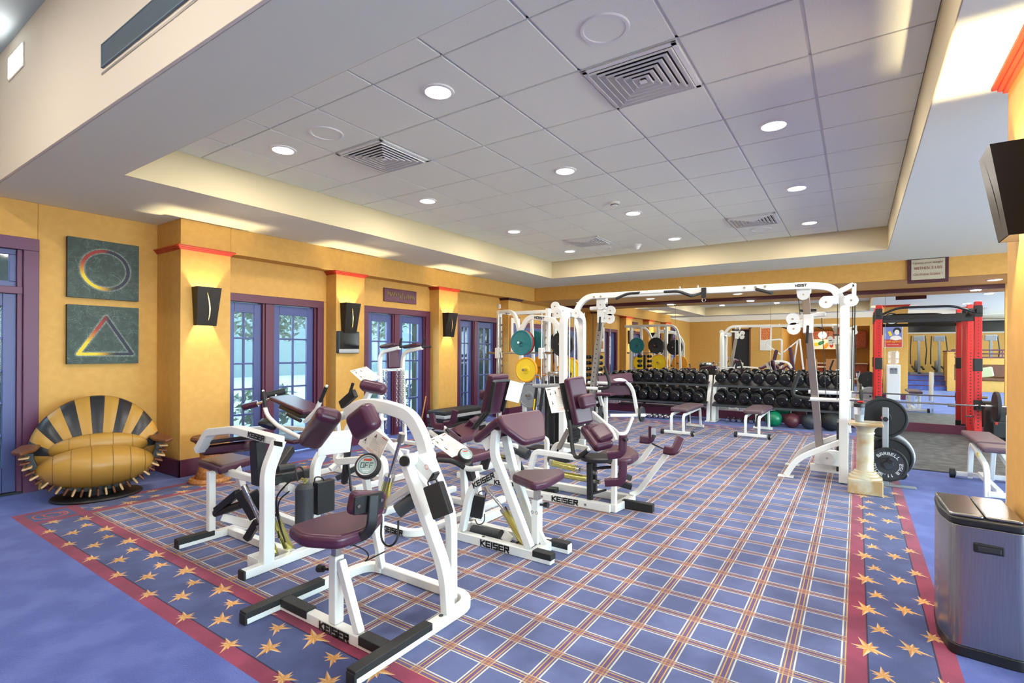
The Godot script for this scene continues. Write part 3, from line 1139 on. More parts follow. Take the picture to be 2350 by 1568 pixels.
	var sq := thing("wall_light", "small square lit lamp high on the cream wall", "wall light", Vector3(-5.6, 3.70, z))
	part(sq, "frame", g().lohi(Vector3(-5.81, 3.60, z), Vector3(-5.38, 3.80, z + 0.008)), M.white_plastic)
	part(sq, "lens", g().lohi(Vector3(-5.79, 3.615, z + 0.006), Vector3(-5.40, 3.785, z + 0.012)), M.lamp_glow)
	lamp_area(sq, Vector3(-5.6, 3.70, z + 0.03), Vector3.BACK, Vector2(0.38, 0.16), 0.4, DOWN)


func sconce_at(at: Vector3, turn: float, label: String, power := 1.0) -> void:
	# dark metal wall box, open above and below, wider at the top, with a curved slit in its face
	var t := thing("wall_sconce", label, "wall lamp", Vector3.ZERO, "dark metal wall sconces")
	var h := 0.215
	var wt := 0.128
	var wb := 0.105
	var dt := 0.145
	var db := 0.075
	var slit := func(k: float) -> float: return 0.034 * sin(k * PI * 1.15 + 0.3) - 0.012
	var zf := func(y: float) -> float: return lerpf(db, dt, (y + h) / (2 * h))
	var xw := func(y: float) -> float: return lerpf(wb, wt, (y + h) / (2 * h))
	var f := g()
	var n := 14
	for i in n:
		var ya := -h + 2 * h * i / n
		var yb := -h + 2 * h * (i + 1) / n
		for s in [-1.0, 1.0]:
			var gap := func(y: float) -> float:
				var k := (y + 0.165) / 0.33
				return 0.0 if k <= 0.0 or k >= 1.0 else 0.0055 * sin(k * PI) + 0.0006
			var ca: float = slit.call((ya + h) / (2 * h)) + s * gap.call(ya)
			var cb: float = slit.call((yb + h) / (2 * h)) + s * gap.call(yb)
			var nn := Vector3(0, -0.16, 1).normalized()
			f.quad(Vector3(s * xw.call(ya), ya, zf.call(ya)), Vector3(ca, ya, zf.call(ya)), Vector3(cb, yb, zf.call(yb)), Vector3(s * xw.call(yb), yb, zf.call(yb)), nn)
			f.quad(Vector3(s * xw.call(ya), ya, zf.call(ya) - 0.004), Vector3(ca, ya, zf.call(ya) - 0.004), Vector3(cb, yb, zf.call(yb) - 0.004), Vector3(s * xw.call(yb), yb, zf.call(yb) - 0.004), -nn)
	part(t, "face_plate", f, M.bronze)
	var sd := g()
	for s in [-1.0, 1.0]:
		var nn2 := Vector3(s, -0.05, 0.0)
		sd.quad(Vector3(s * wb, -h, 0.0), Vector3(s * wb, -h, db), Vector3(s * wt, h, dt), Vector3(s * wt, h, 0.0), nn2)
		sd.quad(Vector3(s * (wb - 0.004), -h, 0.0), Vector3(s * (wb - 0.004), -h, db), Vector3(s * (wt - 0.004), h, dt), Vector3(s * (wt - 0.004), h, 0.0), -nn2)
	part(t, "side_plate", sd, M.bronze)
	part(t, "bulb", g().lathe([Vector2(0.0005, -0.055), Vector2(0.02, -0.045), Vector2(0.026, -0.01), Vector2(0.02, 0.03), Vector2(0.012, 0.05), Vector2(0.0005, 0.052)], Transform3D(Basis(), Vector3(0, 0.01, 0.055)), 14, true), M.warm_glow)
	var l := OmniLight3D.new()
	l.name = "light"
	l.light_energy = power
	l.light_color = Color(1.0, 0.90, 0.70)
	l.light_size = 0.03
	l.omni_range = 30.0
	l.shadow_enabled = true
	t.add_child(l)
	l.position = Vector3(0, 0.01, 0.055)
	t.position = at
	t.rotation.y = turn


func sconces() -> void:
	mat("bronze", rgb(44, 38, 34), 0.4, 0.6)
	sconce_at(Vector3(CX, 1.885, -2.84), PI / 2, "dark metal wall sconce with glowing slit on nearest left column", 1.5)
	sconce_at(Vector3(CX, 1.865, -4.81), PI / 2, "dark metal wall sconce on the left column above a small television", 1.5)
	sconce_at(Vector3(CX, 1.865, -6.99), PI / 2, "dark metal wall sconce on the third left column by the step platforms", 1.5)
	sconce_at(Vector3(0.655, 2.165, -3.36), -PI / 2, "large dark wall sconce cut off by the right picture edge", 2.2)


# ---- shared pieces of the strength machines

func gauge(t: Node3D, at: Vector3, out: Vector3, r: float, reading := "") -> void:
	var b := along(at, out)
	var body := part(t, "display", g().lathe([Vector2(0.0005, -0.05), Vector2(r * 0.8, -0.05), Vector2(r, -0.03), Vector2(r, -0.006), Vector2(r * 0.93, 0.004), Vector2(r * 0.8, 0.006), Vector2(r * 0.78, 0.0), Vector2(0.0005, 0.0)], b, 28), M.black_plastic)
	part(body, "bezel", g().lathe([Vector2(r * 0.68, 0.001), Vector2(r * 0.7, 0.005), Vector2(r * 0.79, 0.006)], b, 28), M.silver_plastic)
	part(body, "screen", g().lathe([Vector2(0.0005, 0.002), Vector2(r * 0.66, 0.002)], b, 28), M.lcd)
	var side := Vector3.UP.cross(out).normalized()
	var up := out.cross(side).normalized()
	part(body, "name_strip", g().rb(Transform3D(Basis(side, up, out.normalized()), at + out.normalized() * 0.003 + up * r * 0.42), Vector3(r * 0.62, r * 0.16, 0.002), 0.0008), M.red_print)
	for k in 3:
		part(body, "caption", g().rb(Transform3D(Basis(side, up, out.normalized()), at + out.normalized() * 0.003 - up * r * (0.3 + 0.12 * k)), Vector3(r * (0.7 - 0.14 * k), r * 0.04, 0.001), 0.0004), M.white_plastic)
	if reading:
		blocks(body, reading, r * 0.36, face(at + out.normalized() * 0.003, side, out), M.ink, 0.9, 0.16)


func placard_tex() -> void:
	# instruction card: heading, small figures and lines of text
	var im := Image.create(256, 192, false, Image.FORMAT_RGB8)
	im.fill(rgb(236, 230, 220))
	im.fill_rect(Rect2i(14, 12, 60, 7), rgb(70, 66, 66))
	im.fill_rect(Rect2i(190, 12, 52, 7), rgb(196, 56, 50))
	for f in [[52, 50], [132, 44], [52, 122]]:
		im.fill_rect(Rect2i(f[0] - 4, f[1] - 18, 9, 9), rgb(58, 54, 54))
		im.fill_rect(Rect2i(f[0] - 7, f[1] - 8, 15, 16), rgb(58, 54, 54))
		im.fill_rect(Rect2i(f[0] - 16, f[1] + 4, 12, 4), rgb(58, 54, 54))
		im.fill_rect(Rect2i(f[0] - 12, f[1] + 8, 4, 14), rgb(90, 84, 84))
		im.fill_rect(Rect2i(f[0] + 7, f[1] + 8, 4, 14), rgb(90, 84, 84))
		im.fill_rect(Rect2i(f[0] - 18, f[1] + 26, 36, 2), rgb(150, 142, 138))
	for k in 10:
		im.fill_rect(Rect2i(110, 76 + k * 8, 60 + (k * 37) % 66, 2), rgb(150, 142, 136))
	for k in 4:
		im.fill_rect(Rect2i(96, 160 + k * 6, 80 + (k * 29) % 40, 2), rgb(206, 120, 108))
	M["placard_print"] = mat("placard_print", Color.WHITE, 0.35)
	M.placard_print.albedo_texture = ImageTexture.create_from_image(im)


# instruction board: lower left, upper left, upper right corner
func placard(t: Node3D, a: Vector3, b: Vector3, c: Vector3, printed := true) -> MeshInstance3D:
	var ey := b - a
	var ex := c - b
	ex -= ey * (ex.dot(ey) / ey.length_squared())
	var nn := ex.cross(ey).normalized()
	var m := (a + c) * 0.5
	var back := part(t, "placard", g().plate(a, b, c, 0.006, 0.002, 1), M.white_metal if not printed else M.card)
	if printed:
		var o := nn * 0.0038
		part(back, "print", g().quad(m - ex / 2 - ey / 2 + o, m + ex / 2 - ey / 2 + o, m + ex / 2 + ey / 2 + o, m - ex / 2 + ey / 2 + o, nn), M.placard_print)
	return back


func air_cylinder(t: Node3D, top: Vector3, mid: Vector3, low: Vector3, r := 0.028) -> void:
	var c := part(t, "air_cylinder", g().cyl(mid, low, r), M.gold_cylinder)
	var d := (low - mid).normalized()
	pieces(c, "end_cap", g().cyl(mid - d * 0.02, mid + d * 0.01, r * 1.12).cyl(low - d * 0.01, low + d * 0.025, r * 1.12), M.chrome)
	part(c, "piston_rod", g().cyl(top, mid, 0.011), M.chrome)
	part(c, "rod_end", g().cyl(top - d * 0.02, top + d * 0.035, 0.02), M.steel)


func grip(t: Node3D, a: Vector3, b: Vector3, r := 0.019) -> void:
	var h := part(t, "hand_grip", g().cyl(a, b, r, -1.0, 14), M.black_rubber)
	var d := (b - a).normalized()
	part(h, "button_cap", g().cyl(b, b + d * 0.018, r * 0.75, r * 0.6, 14), M.white_plastic)


# L-shaped leg pad: the long cheek stands from a to b, the short foot runs from a to c
func leg_pad(t: Node3D, a: Vector3, b: Vector3, c: Vector3, w: Vector3) -> void:
	var up := (b - a).normalized()
	var q := g()
	q.sweep(fil([b, a, c], 0.05, 5), q.rect(w.length() * 1.0, 0.042, 0.02, 3), w.normalized())
	part(t, "leg_pad", q, M.plum_vinyl)


func seat_pad(t: Node3D, called: String, outline: Array, thick: float, m: Material, round_r := 0.05) -> void:
	# outline: points of the top edge, all at one height
	var p2 := []
	for p in outline:
		p2.append(Vector2(p.x, p.z))
	part(t, called, g().pad(rpoly(p2, round_r, 4), thick, thick * 0.4, Transform3D(Basis(), Vector3(0, outline[0].y - thick, 0)), 4), m)


func logo(t: Node3D, a: Vector3, along_x: Vector3, out: Vector3, high: float) -> void:
	blocks(t, "KEISER", high * 0.8, face(a, along_x, out), M.ink, 1.2, 0.44)


func hose(t: Node3D, p: Array, r := 0.006) -> void:
	part(t, "hose", g().tube(fil(p, 0.12, 5), r, 8), M.black_rubber)


# ---- the machine in front: seat, small back pad, overhead arm with two pads

func machine_arm_pads() -> void:
	var t := thing("strength_machine", "white and plum machine nearest the camera with display reading OFF", "gym machine", Vector3(-2.17, 0, -1.8), "white and plum strength machines")
	var h := 0.055
	var y := h * 0.5
	var q := g()
	q.rtube(fil([Vector3(-2.59, y, -1.40), Vector3(-2.59, y, -2.22), Vector3(-1.745, y, -2.22), Vector3(-1.745, y, -1.40)], 0.13, 6), 0.055, h)
	q.bar(Vector3(-2.58, y, -1.61), Vector3(-1.76, y, -1.61), 0.055, h)
	var base := part(t, "base_frame", q, M.white_metal)
	for z in [[-2.59, -1.392], [-1.745, -1.392]]:
		part(base, "end_cap", g().lohi(Vector3(z[0] - 0.029, 0, z[1] - 0.012), Vector3(z[0] + 0.029, h + 0.001, z[1] + 0.004)), M.black_rubber)
	part(t, "foot_grip", g().lohi(Vector3(-2.62, h * 0.55, -1.86), Vector3(-2.56, h + 0.012, -1.392)).lohi(Vector3(-2.56, h * 0.35, -1.642), Vector3(-2.33, h + 0.01, -1.578)), M.black_rubber)
	part(t, "foot_grip", g().lohi(Vector3(-1.775, h * 0.55, -1.86), Vector3(-1.715, h + 0.012, -1.392)).lohi(Vector3(-1.93, h * 0.35, -1.642), Vector3(-1.775, h + 0.01, -1.578)), M.black_rubber)
	logo(t, Vector3(-2.11, 0.027, -1.579), Vector3.RIGHT, Vector3.BACK, 0.042)
	for p in [Vector3(-2.59, h, -1.95), Vector3(-1.745, h, -1.95)]:
		part(t, "plug", g().cyl(p, p + Vector3(0, 0.003, 0), 0.012), M.charcoal)
	# seat on its post
	part(t, "seat_post", g().bar(Vector3(-2.13, h, -1.61), Vector3(-2.13, 0.39, -1.61), 0.055, 0.055, Vector3.RIGHT).bar(Vector3(-1.955, h, -1.61), Vector3(-2.10, 0.37, -1.61), 0.045, 0.04, Vector3.BACK), M.white_metal)
	part(t, "seat_tube", g().bar(Vector3(-2.13, 0.36, -1.61), Vector3(-2.13, 0.47, -1.61), 0.04, 0.04, Vector3.RIGHT), M.steel)
	part(t, "adjuster_knob", g().cyl(Vector3(-2.155, 0.31, -1.61), Vector3(-2.225, 0.30, -1.60), 0.007).cyl(Vector3(-2.22, 0.30, -1.60), Vector3(-2.255, 0.295, -1.60), 0.016, 0.02), M.black_plastic)
	seat_pad(t, "seat", [Vector3(-2.302, 0.545, -1.452), Vector3(-2.13, 0.545, -1.413), Vector3(-1.957, 0.545, -1.493), Vector3(-1.958, 0.545, -1.675), Vector3(-2.09, 0.545, -1.882), Vector3(-2.233, 0.545, -1.894), Vector3(-2.309, 0.545, -1.658)], 0.065, M.plum_vinyl, 0.045)
	var bp := part(t, "backrest", g().plate(Vector3(-1.965, 0.612, -1.539), Vector3(-1.965, 0.722, -1.566), Vector3(-1.965, 0.714, -1.78), 0.065, 0.028, 4), M.plum_vinyl)
	var bk := part(bp, "back_plate", g().plate(Vector3(-1.925, 0.635, -1.549), Vector3(-1.925, 0.719, -1.554), Vector3(-1.925, 0.712, -1.727), 0.012, 0.003, 1), M.black_metal)
	for p in [Vector3(-1.918, 0.676, -1.568), Vector3(-1.918, 0.672, -1.705)]:
		part(bk, "bolt", g().cyl(p, p + Vector3(0.008, 0, 0), 0.008), M.chrome)
	part(t, "back_bracket", g().rtube(fil([Vector3(-1.9, 0.71, -1.646), Vector3(-1.9, 0.54, -1.631), Vector3(-2.05, 0.466, -1.619)], 0.06, 5), 0.05, 0.022, Vector3(0.9, 0, 0.44)), M.black_metal)
	# side yoke of two bent struts
	q = g()
	q.rtube(fil([Vector3(-1.742, 0.056, -2), Vector3(-1.761, 0.262, -2), Vector3(-2.036, 0.772, -2)], 0.1), 0.05, 0.065, Vector3.BACK)
	q.rtube(fil([Vector3(-1.839, 0.002, -2.14), Vector3(-1.842, 0.504, -2.14), Vector3(-2.006, 0.795, -2.14)], 0.1), 0.05, 0.05, Vector3.BACK)
	q.rtube([Vector3(-2.48, 0.01, -2.2), Vector3(-2.487, 0.371, -2.2)], 0.045, 0.045, Vector3.BACK)
	q.rtube([Vector3(-2.5, 0.395, -2.18), Vector3(-2.088, 0.638, -2.1)], 0.045, 0.045, Vector3.BACK)
	part(t, "upright_frame", q, M.white_metal)
	part(t, "pivot", g().cyl(Vector3(-2.025, 0.803, -1.97), Vector3(-2.03, 0.796, -2.18), 0.036), M.white_metal)
	part(t, "pivot_cap", g().cyl(Vector3(-2.015, 0.805, -1.95), Vector3(-2.024, 0.802, -1.975), 0.028), M.black_plastic)
	var lever := part(t, "lever", g().bar(Vector3(-2.043, 0.814, -2.06), Vector3(-1.898, 0.722, -2.06), 0.07, 0.055, Vector3.BACK), M.white_metal)
	part(lever, "sticker", g().lathe([Vector2(0.011, 0.001), Vector2(0.014, 0.001)], along(Vector3(-1.92, 0.773, -2.025), Vector3(0, 0, 1)), 20), M.red_print)
	part(lever, "end_cap", g().bar(Vector3(-1.905, 0.726, -2.06), Vector3(-1.889, 0.714, -2.06), 0.06, 0.05, Vector3.BACK), M.black_plastic)
	# overhead arm
	q = g()
	q.rtube(fil([Vector3(-1.957, 0.839, -2.06), Vector3(-1.984, 0.922, -2.06), Vector3(-2.078, 1.04, -2.06), Vector3(-2.299, 1.075, -2.06), Vector3(-2.484, 1.074, -2.06), Vector3(-2.622, 1.005, -2.06)], 0.08, 5), 0.075, 0.055, Vector3.BACK)
	part(t, "movement_arm", q, M.white_metal)
	pieces(t, "cross_tube", g().cyl(Vector3(-2.664, 1.004, -2.1), Vector3(-2.643, 0.98, -1.98), 0.026).cyl(Vector3(-2.588, 0.976, -2.06), Vector3(-2.352, 1.009, -1.97), 0.026), M.white_metal)
	part(t, "arm_pad", g().plate(Vector3(-3.008, 0.827, -1.98), Vector3(-2.605, 1.064, -1.84), Vector3(-2.576, 0.99, -1.98), 0.10, 0.042, 5), M.plum_vinyl)
	part(t, "arm_pad", g().plate(Vector3(-2.443, 1.017, -1.92), Vector3(-2.254, 1.116, -1.9), Vector3(-2.167, 0.981, -1.92), 0.10, 0.042, 5), M.plum_vinyl)
	# air cylinder, display, board, tank
	air_cylinder(t, Vector3(-2.223, 0.894, -2.13), Vector3(-2.325, 0.633, -2.13), Vector3(-2.389, 0.447, -2.13), 0.03)
	gauge(t, Vector3(-2.37, 0.729, -2), Vector3(0.42, 0.5, 0.76), 0.077, "0FF")
	part(t, "display_post", g().bar(Vector3(-2.457, 0.649, -2.06), Vector3(-2.46, 0.04, -2.2), 0.04, 0.04, Vector3.RIGHT), M.white_metal)
	placard(t, Vector3(-2.761, 0.714, -2.22), Vector3(-2.715, 0.846, -2.26), Vector3(-2.425, 0.901, -2.26))
	part(t, "air_tank", g().cyl(Vector3(-2.2, 0.469, -2.08), Vector3(-2.12, 0.55, -2.16), 0.042), M.charcoal)
	part(t, "control_box", g().plate(Vector3(-1.799, 0.536, -1.96), Vector3(-1.873, 0.691, -1.96), Vector3(-1.788, 0.718, -2), 0.07, 0.006, 1), M.black_metal)
	hose(t, [Vector3(-2.298, 0.414, -2.05), Vector3(-2.252, 0.316, -2), Vector3(-2.181, 0.287, -2), Vector3(-2.108, 0.347, -2), Vector3(-2.172, 0.425, -2.06)])
	hose(t, [Vector3(-2.424, 0.296, -1.9), Vector3(-2.315, 0.264, -1.95), Vector3(-2.344, 0.196, -2), Vector3(-2.405, 0.151, -2), Vector3(-2.323, 0.204, -2.1)], 0.004)
	hose(t, [Vector3(-1.868, 0.681, -1.99), Vector3(-1.893, 0.707, -2), Vector3(-1.831, 0.73, -2), Vector3(-1.818, 0.705, -2)], 0.004)


# ---- machine on the left: stool seat, top beam, air tank, two gold cylinders

func machine_beam() -> void:
	var t := thing("strength_machine", "white and plum machine with stool seat and long top beam by armchair", "gym machine", Vector3(-3.5, 0, -1.95), "white and plum strength machines")
	var h := 0.055
	var y := h * 0.5
	var q := g()
	q.bar(Vector3(-3.95, y, -1.66), Vector3(-3.95, y, -2.45), 0.055, h)
	q.bar(Vector3(-3.10, y, -1.66), Vector3(-3.12, y, -2.40), 0.06, h)
	q.bar(Vector3(-3.94, y, -2.02), Vector3(-3.12, y, -2.02), 0.055, h)
	q.bar(Vector3(-3.94, y, -2.42), Vector3(-3.12, y, -2.38), 0.055, h)
	q.lohi(Vector3(-3.26, 0, -1.86), Vector3(-3.13, 0.075, -1.78))
	var base := part(t, "base_frame", q, M.white_metal)
	part(base, "end_cap", g().lohi(Vector3(-3.133, 0, -1.67), Vector3(-3.067, h + 0.001, -1.652)), M.black_rubber)
	part(t, "foot_grip", g().lohi(Vector3(-3.982, h * 0.55, -1.90), Vector3(-3.918, h + 0.012, -1.652)).lohi(Vector3(-3.982, 0, -1.66), Vector3(-3.918, h, -1.651)), M.black_rubber)
	q = g()
	q.rtube(fil([Vector3(-3.10, h, -1.82), Vector3(-3.10, 0.63, -1.82), Vector3(-3.1, 0.817, -1.9)], 0.06), 0.075, 0.06, Vector3.RIGHT)
	q.rtube([Vector3(-3.95, h, -1.885), Vector3(-3.95, 0.50, -1.885)], 0.05, 0.05, Vector3.RIGHT)
	q.rtube([Vector3(-3.95, h, -2.20), Vector3(-3.95, 0.50, -2.07)], 0.05, 0.05, Vector3.RIGHT)
	q.rtube([Vector3(-3.95, 0.475, -2.0), Vector3(-3.12, 0.475, -2.0)], 0.05, 0.05)
	q.rtube(fil([Vector3(-3.12, h, -2.18), Vector3(-3.12, 0.60, -2.18), Vector3(-3.12, 0.67, -2.23)], 0.06), 0.06, 0.055, Vector3.RIGHT)
	part(t, "upright_frame", q, M.white_metal)
	var beam := part(t, "top_beam", g().rtube(fil([Vector3(-3.1, 0.812, -1.9), Vector3(-3.606, 0.841, -1.89), Vector3(-3.98, 0.788, -1.89), Vector3(-4.132, 0.638, -1.89)], 0.04, 4), 0.055, 0.075, Vector3.BACK), M.white_metal)
	logo(beam, Vector3(-3.288, 0.828, -1.85), Vector3(-3.19, 0.821, -1.85) - Vector3(-3.379, 0.834, -1.85), Vector3(0, 0.1, 1), 0.036)
	part(beam, "end_cap", g().plate(Vector3(-3.079, 0.796, -1.852), Vector3(-3.079, 0.826, -1.852), Vector3(-2.988, 0.816, -1.852), 0.004, 0.001, 1), M.black_plastic)
	part(beam, "beam_cover", g().bar(Vector3(-4.152, 0.685, -1.94), Vector3(-3.433, 0.802, -1.94), 0.05, 0.03, Vector3.UP), M.black_metal)
	part(t, "thigh_pad", g().bar(Vector3(-4.223, 0.61, -1.98), Vector3(-3.571, 0.721, -1.98), 0.13, 0.075, Vector3.UP, 0.03), M.plum_vinyl)
	seat_pad(t, "seat", [Vector3(-4.268, 0.545, -1.93), Vector3(-4.349, 0.545, -2.233), Vector3(-3.995, 0.545, -2.245), Vector3(-3.852, 0.545, -1.894)], 0.065, M.plum_vinyl, 0.035)
	pieces(t, "linkage", g().bar(Vector3(-3.8, 0.247, -1.852), Vector3(-3.62, 0.393, -1.915), 0.05, 0.05).bar(Vector3(-3.6, 0.404, -1.904), Vector3(-3.5, 0.217, -1.965), 0.045, 0.06).bar(Vector3(-3.45, 0.424, -1.921), Vector3(-3.4, 0.258, -1.993), 0.045, 0.06).cyl(Vector3(-3.82, 0.224, -1.855), Vector3(-3.6, 0.306, -1.929), 0.028).bar(Vector3(-3.42, 0.223, -1.942), Vector3(-3.5, 0.087, -1.907), 0.045, 0.05), M.black_metal)
	part(t, "foot_plate", g().plate(Vector3(-3.75, 0.111, -1.819), Vector3(-3.75, 0.16, -1.843), Vector3(-3.6, 0.23, -2.057), 0.03, 0.004, 1), M.white_metal)
	part(t, "stack_cover", g().bar(Vector3(-3.4, 0.475, -1.942), Vector3(-3.4, 0.777, -1.925), 0.075, 0.09, Vector3.RIGHT), M.black_metal)
	pieces(t, "cross_arm", g().bar(Vector3(-3.25, 0.52, -1.947), Vector3(-3.25, 0.521, -2.245), 0.05, 0.06).bar(Vector3(-3.3, 0.57, -1.989), Vector3(-3.4, 0.685, -2.176), 0.05, 0.06).cyl(Vector3(-3.22, 0.598, -1.959), Vector3(-3.22, 0.594, -2.074), 0.03), M.black_metal)
	air_cylinder(t, Vector3(-3.4, 0.474, -1.839), Vector3(-3.35, 0.202, -1.927), Vector3(-3.28, 0.003, -1.986), 0.028)
	air_cylinder(t, Vector3(-3.22, 0.401, -1.905), Vector3(-3.22, 0.274, -1.948), Vector3(-3.2, 0.04, -2.038), 0.03)
	part(t, "air_tank", g().lathe([Vector2(0.0005, 0.0), Vector2(0.05, 0.0), Vector2(0.058, 0.012), Vector2(0.058, 0.26), Vector2(0.045, 0.285), Vector2(0.0005, 0.29)], Transform3D(Basis(), Vector3(-3.05, 0.22, -2.05)), 24), M.charcoal)
	part(t, "tank_valve", g().cyl(Vector3(-3.05, 0.51, -2.05), Vector3(-3.05, 0.545, -2.05), 0.012).cyl(Vector3(-3.08, 0.535, -2.05), Vector3(-3.02, 0.535, -2.05), 0.01), M.gold_cylinder)
	part(t, "control_box", g().lohi(Vector3(-3.08, 0.28, -2.27), Vector3(-3.02, 0.50, -2.13), 0.005), M.black_metal)
	hose(t, [Vector3(-3.05, 0.536, -2), Vector3(-3.1, 0.628, -2.009), Vector3(-3.1, 0.602, -2.087), Vector3(-3.1, 0.253, -2.109)])
	hose(t, [Vector3(-3.1, 0.549, -1.997), Vector3(-3.2, 0.449, -1.96), Vector3(-3.2, 0.397, -1.936), Vector3(-3.2, 0.143, -1.962)])
	hose(t, [Vector3(-3.1, 0.468, -1.972), Vector3(-3.18, 0.4, -1.936), Vector3(-3.18, 0.252, -1.949), Vector3(-3.18, 0.107, -1.996)], 0.005)
	hose(t, [Vector3(-3.05, 0.494, -2.127), Vector3(-3.05, 0.542, -2.127), Vector3(-3.05, 0.522, -2.195), Vector3(-3.05, 0.478, -2.202)], 0.005)
	placard(t, Vector3(-3.06, 0.666, -2.153), Vector3(-3.04, 0.828, -2.162), Vector3(-3.04, 0.83, -2.436), false)


# ---- back extension machine behind it: long pad, roller, bent handles

func machine_roller() -> void:
	var t := thing("strength_machine", "machine with sloping plum bench, foam rollers and bent grip handles", "gym machine", Vector3(-4.55, 0, -3.6), "white and plum strength machines")
	var q := g()
	q.bar(Vector3(-5.0, 0.03, -3.3), Vector3(-5.0, 0.03, -4.1), 0.055, 0.055).bar(Vector3(-4.1, 0.03, -3.3), Vector3(-4.1, 0.03, -4.1), 0.055, 0.055).bar(Vector3(-5.0, 0.03, -3.75), Vector3(-4.1, 0.03, -3.75), 0.055, 0.055)
	q.rtube([Vector3(-4.88, 0.05, -3.75), Vector3(-4.76, 0.62, -3.6)], 0.05, 0.05, Vector3.BACK)
	q.rtube([Vector3(-4.15, 0.05, -3.75), Vector3(-4.25, 0.68, -3.55)], 0.05, 0.05, Vector3.BACK)
	q.rtube(fil([Vector3(-6.568, 0.375, -3.538), Vector3(-5.782, 0.472, -3.538), Vector3(-5.258, 0.492, -3.538), Vector3(-5.126, 0.38, -3.538)], 0.05), 0.05, 0.045)
	part(t, "base_frame", q, M.white_metal)
	part(t, "bench_pad", g().plate(Vector3(-4.873, 0.71, -3.294), Vector3(-5.525, 0.831, -3.294), Vector3(-5.666, 0.863, -3.599), 0.05, 0.022, 4), M.plum_vinyl)
	part(t, "bench_back", g().plate(Vector3(-4.916, 0.658, -3.318), Vector3(-5.322, 0.743, -3.318), Vector3(-5.533, 0.75, -3.538), 0.05, 0.01, 1), M.black_metal)
	var rl := part(t, "roller", g().cyl(Vector3(-6.251, 0.694, -3.355), Vector3(-6.136, 0.739, -3.477), 0.042), M.plum_vinyl)
	part(rl, "roller_core", g().cyl(Vector3(-6.249, 0.695, -3.343), Vector3(-6.253, 0.698, -3.367), 0.018), M.ink)
	part(t, "roller", g().cyl(Vector3(-5.84, 0.861, -3.416), Vector3(-5.756, 0.9, -3.599), 0.037), M.black_rubber)
	pieces(t, "roller_arm", g().bar(Vector3(-6.09, 0.734, -3.44), Vector3(-5.878, 0.824, -3.538), 0.03, 0.03).bar(Vector3(-5.778, 0.87, -3.489), Vector3(-5.769, 0.802, -3.489), 0.03, 0.03), M.chrome)
	part(t, "handle_tube", g().tube(fil([Vector3(-5.246, 0.782, -3.05), Vector3(-5.196, 0.697, -3.05), Vector3(-4.985, 0.6, -3.05), Vector3(-4.604, 0.524, -3.05)], 0.08, 6), 0.022, 12), M.white_metal)
	grip(t, Vector3(-5.238, 0.783, -3.05), Vector3(-5.281, 0.953, -3.05))
	part(t, "handle_tube", g().tube(fil([Vector3(-4.469, 0.879, -3.172), Vector3(-4.525, 0.792, -3.172), Vector3(-4.715, 0.662, -3.172)], 0.05, 6), 0.022, 12), M.white_metal)
	grip(t, Vector3(-4.462, 0.884, -3.172), Vector3(-4.365, 1.037, -3.172))
	grip(t, Vector3(-4.698, 0.679, -3.111), Vector3(-4.927, 0.729, -3.111))
	part(t, "display_back", g().lathe([Vector2(0.0005, 0.0), Vector2(0.10, 0.0), Vector2(0.105, 0.025), Vector2(0.085, 0.075), Vector2(0.0005, 0.075)], along(Vector3(-5.733, 0.498, -3.355), Vector3(-0.1, 0.9, -0.5)), 24), M.black_plastic)
	part(t, "seat", g().plate(Vector3(-5.881, 0.295, -3.599), Vector3(-5.881, 0.349, -3.599), Vector3(-5.348, 0.385, -3.599), 0.32, 0.03, 3), M.plum_vinyl)


# ---- machine behind the front one: high head pad with a board above it

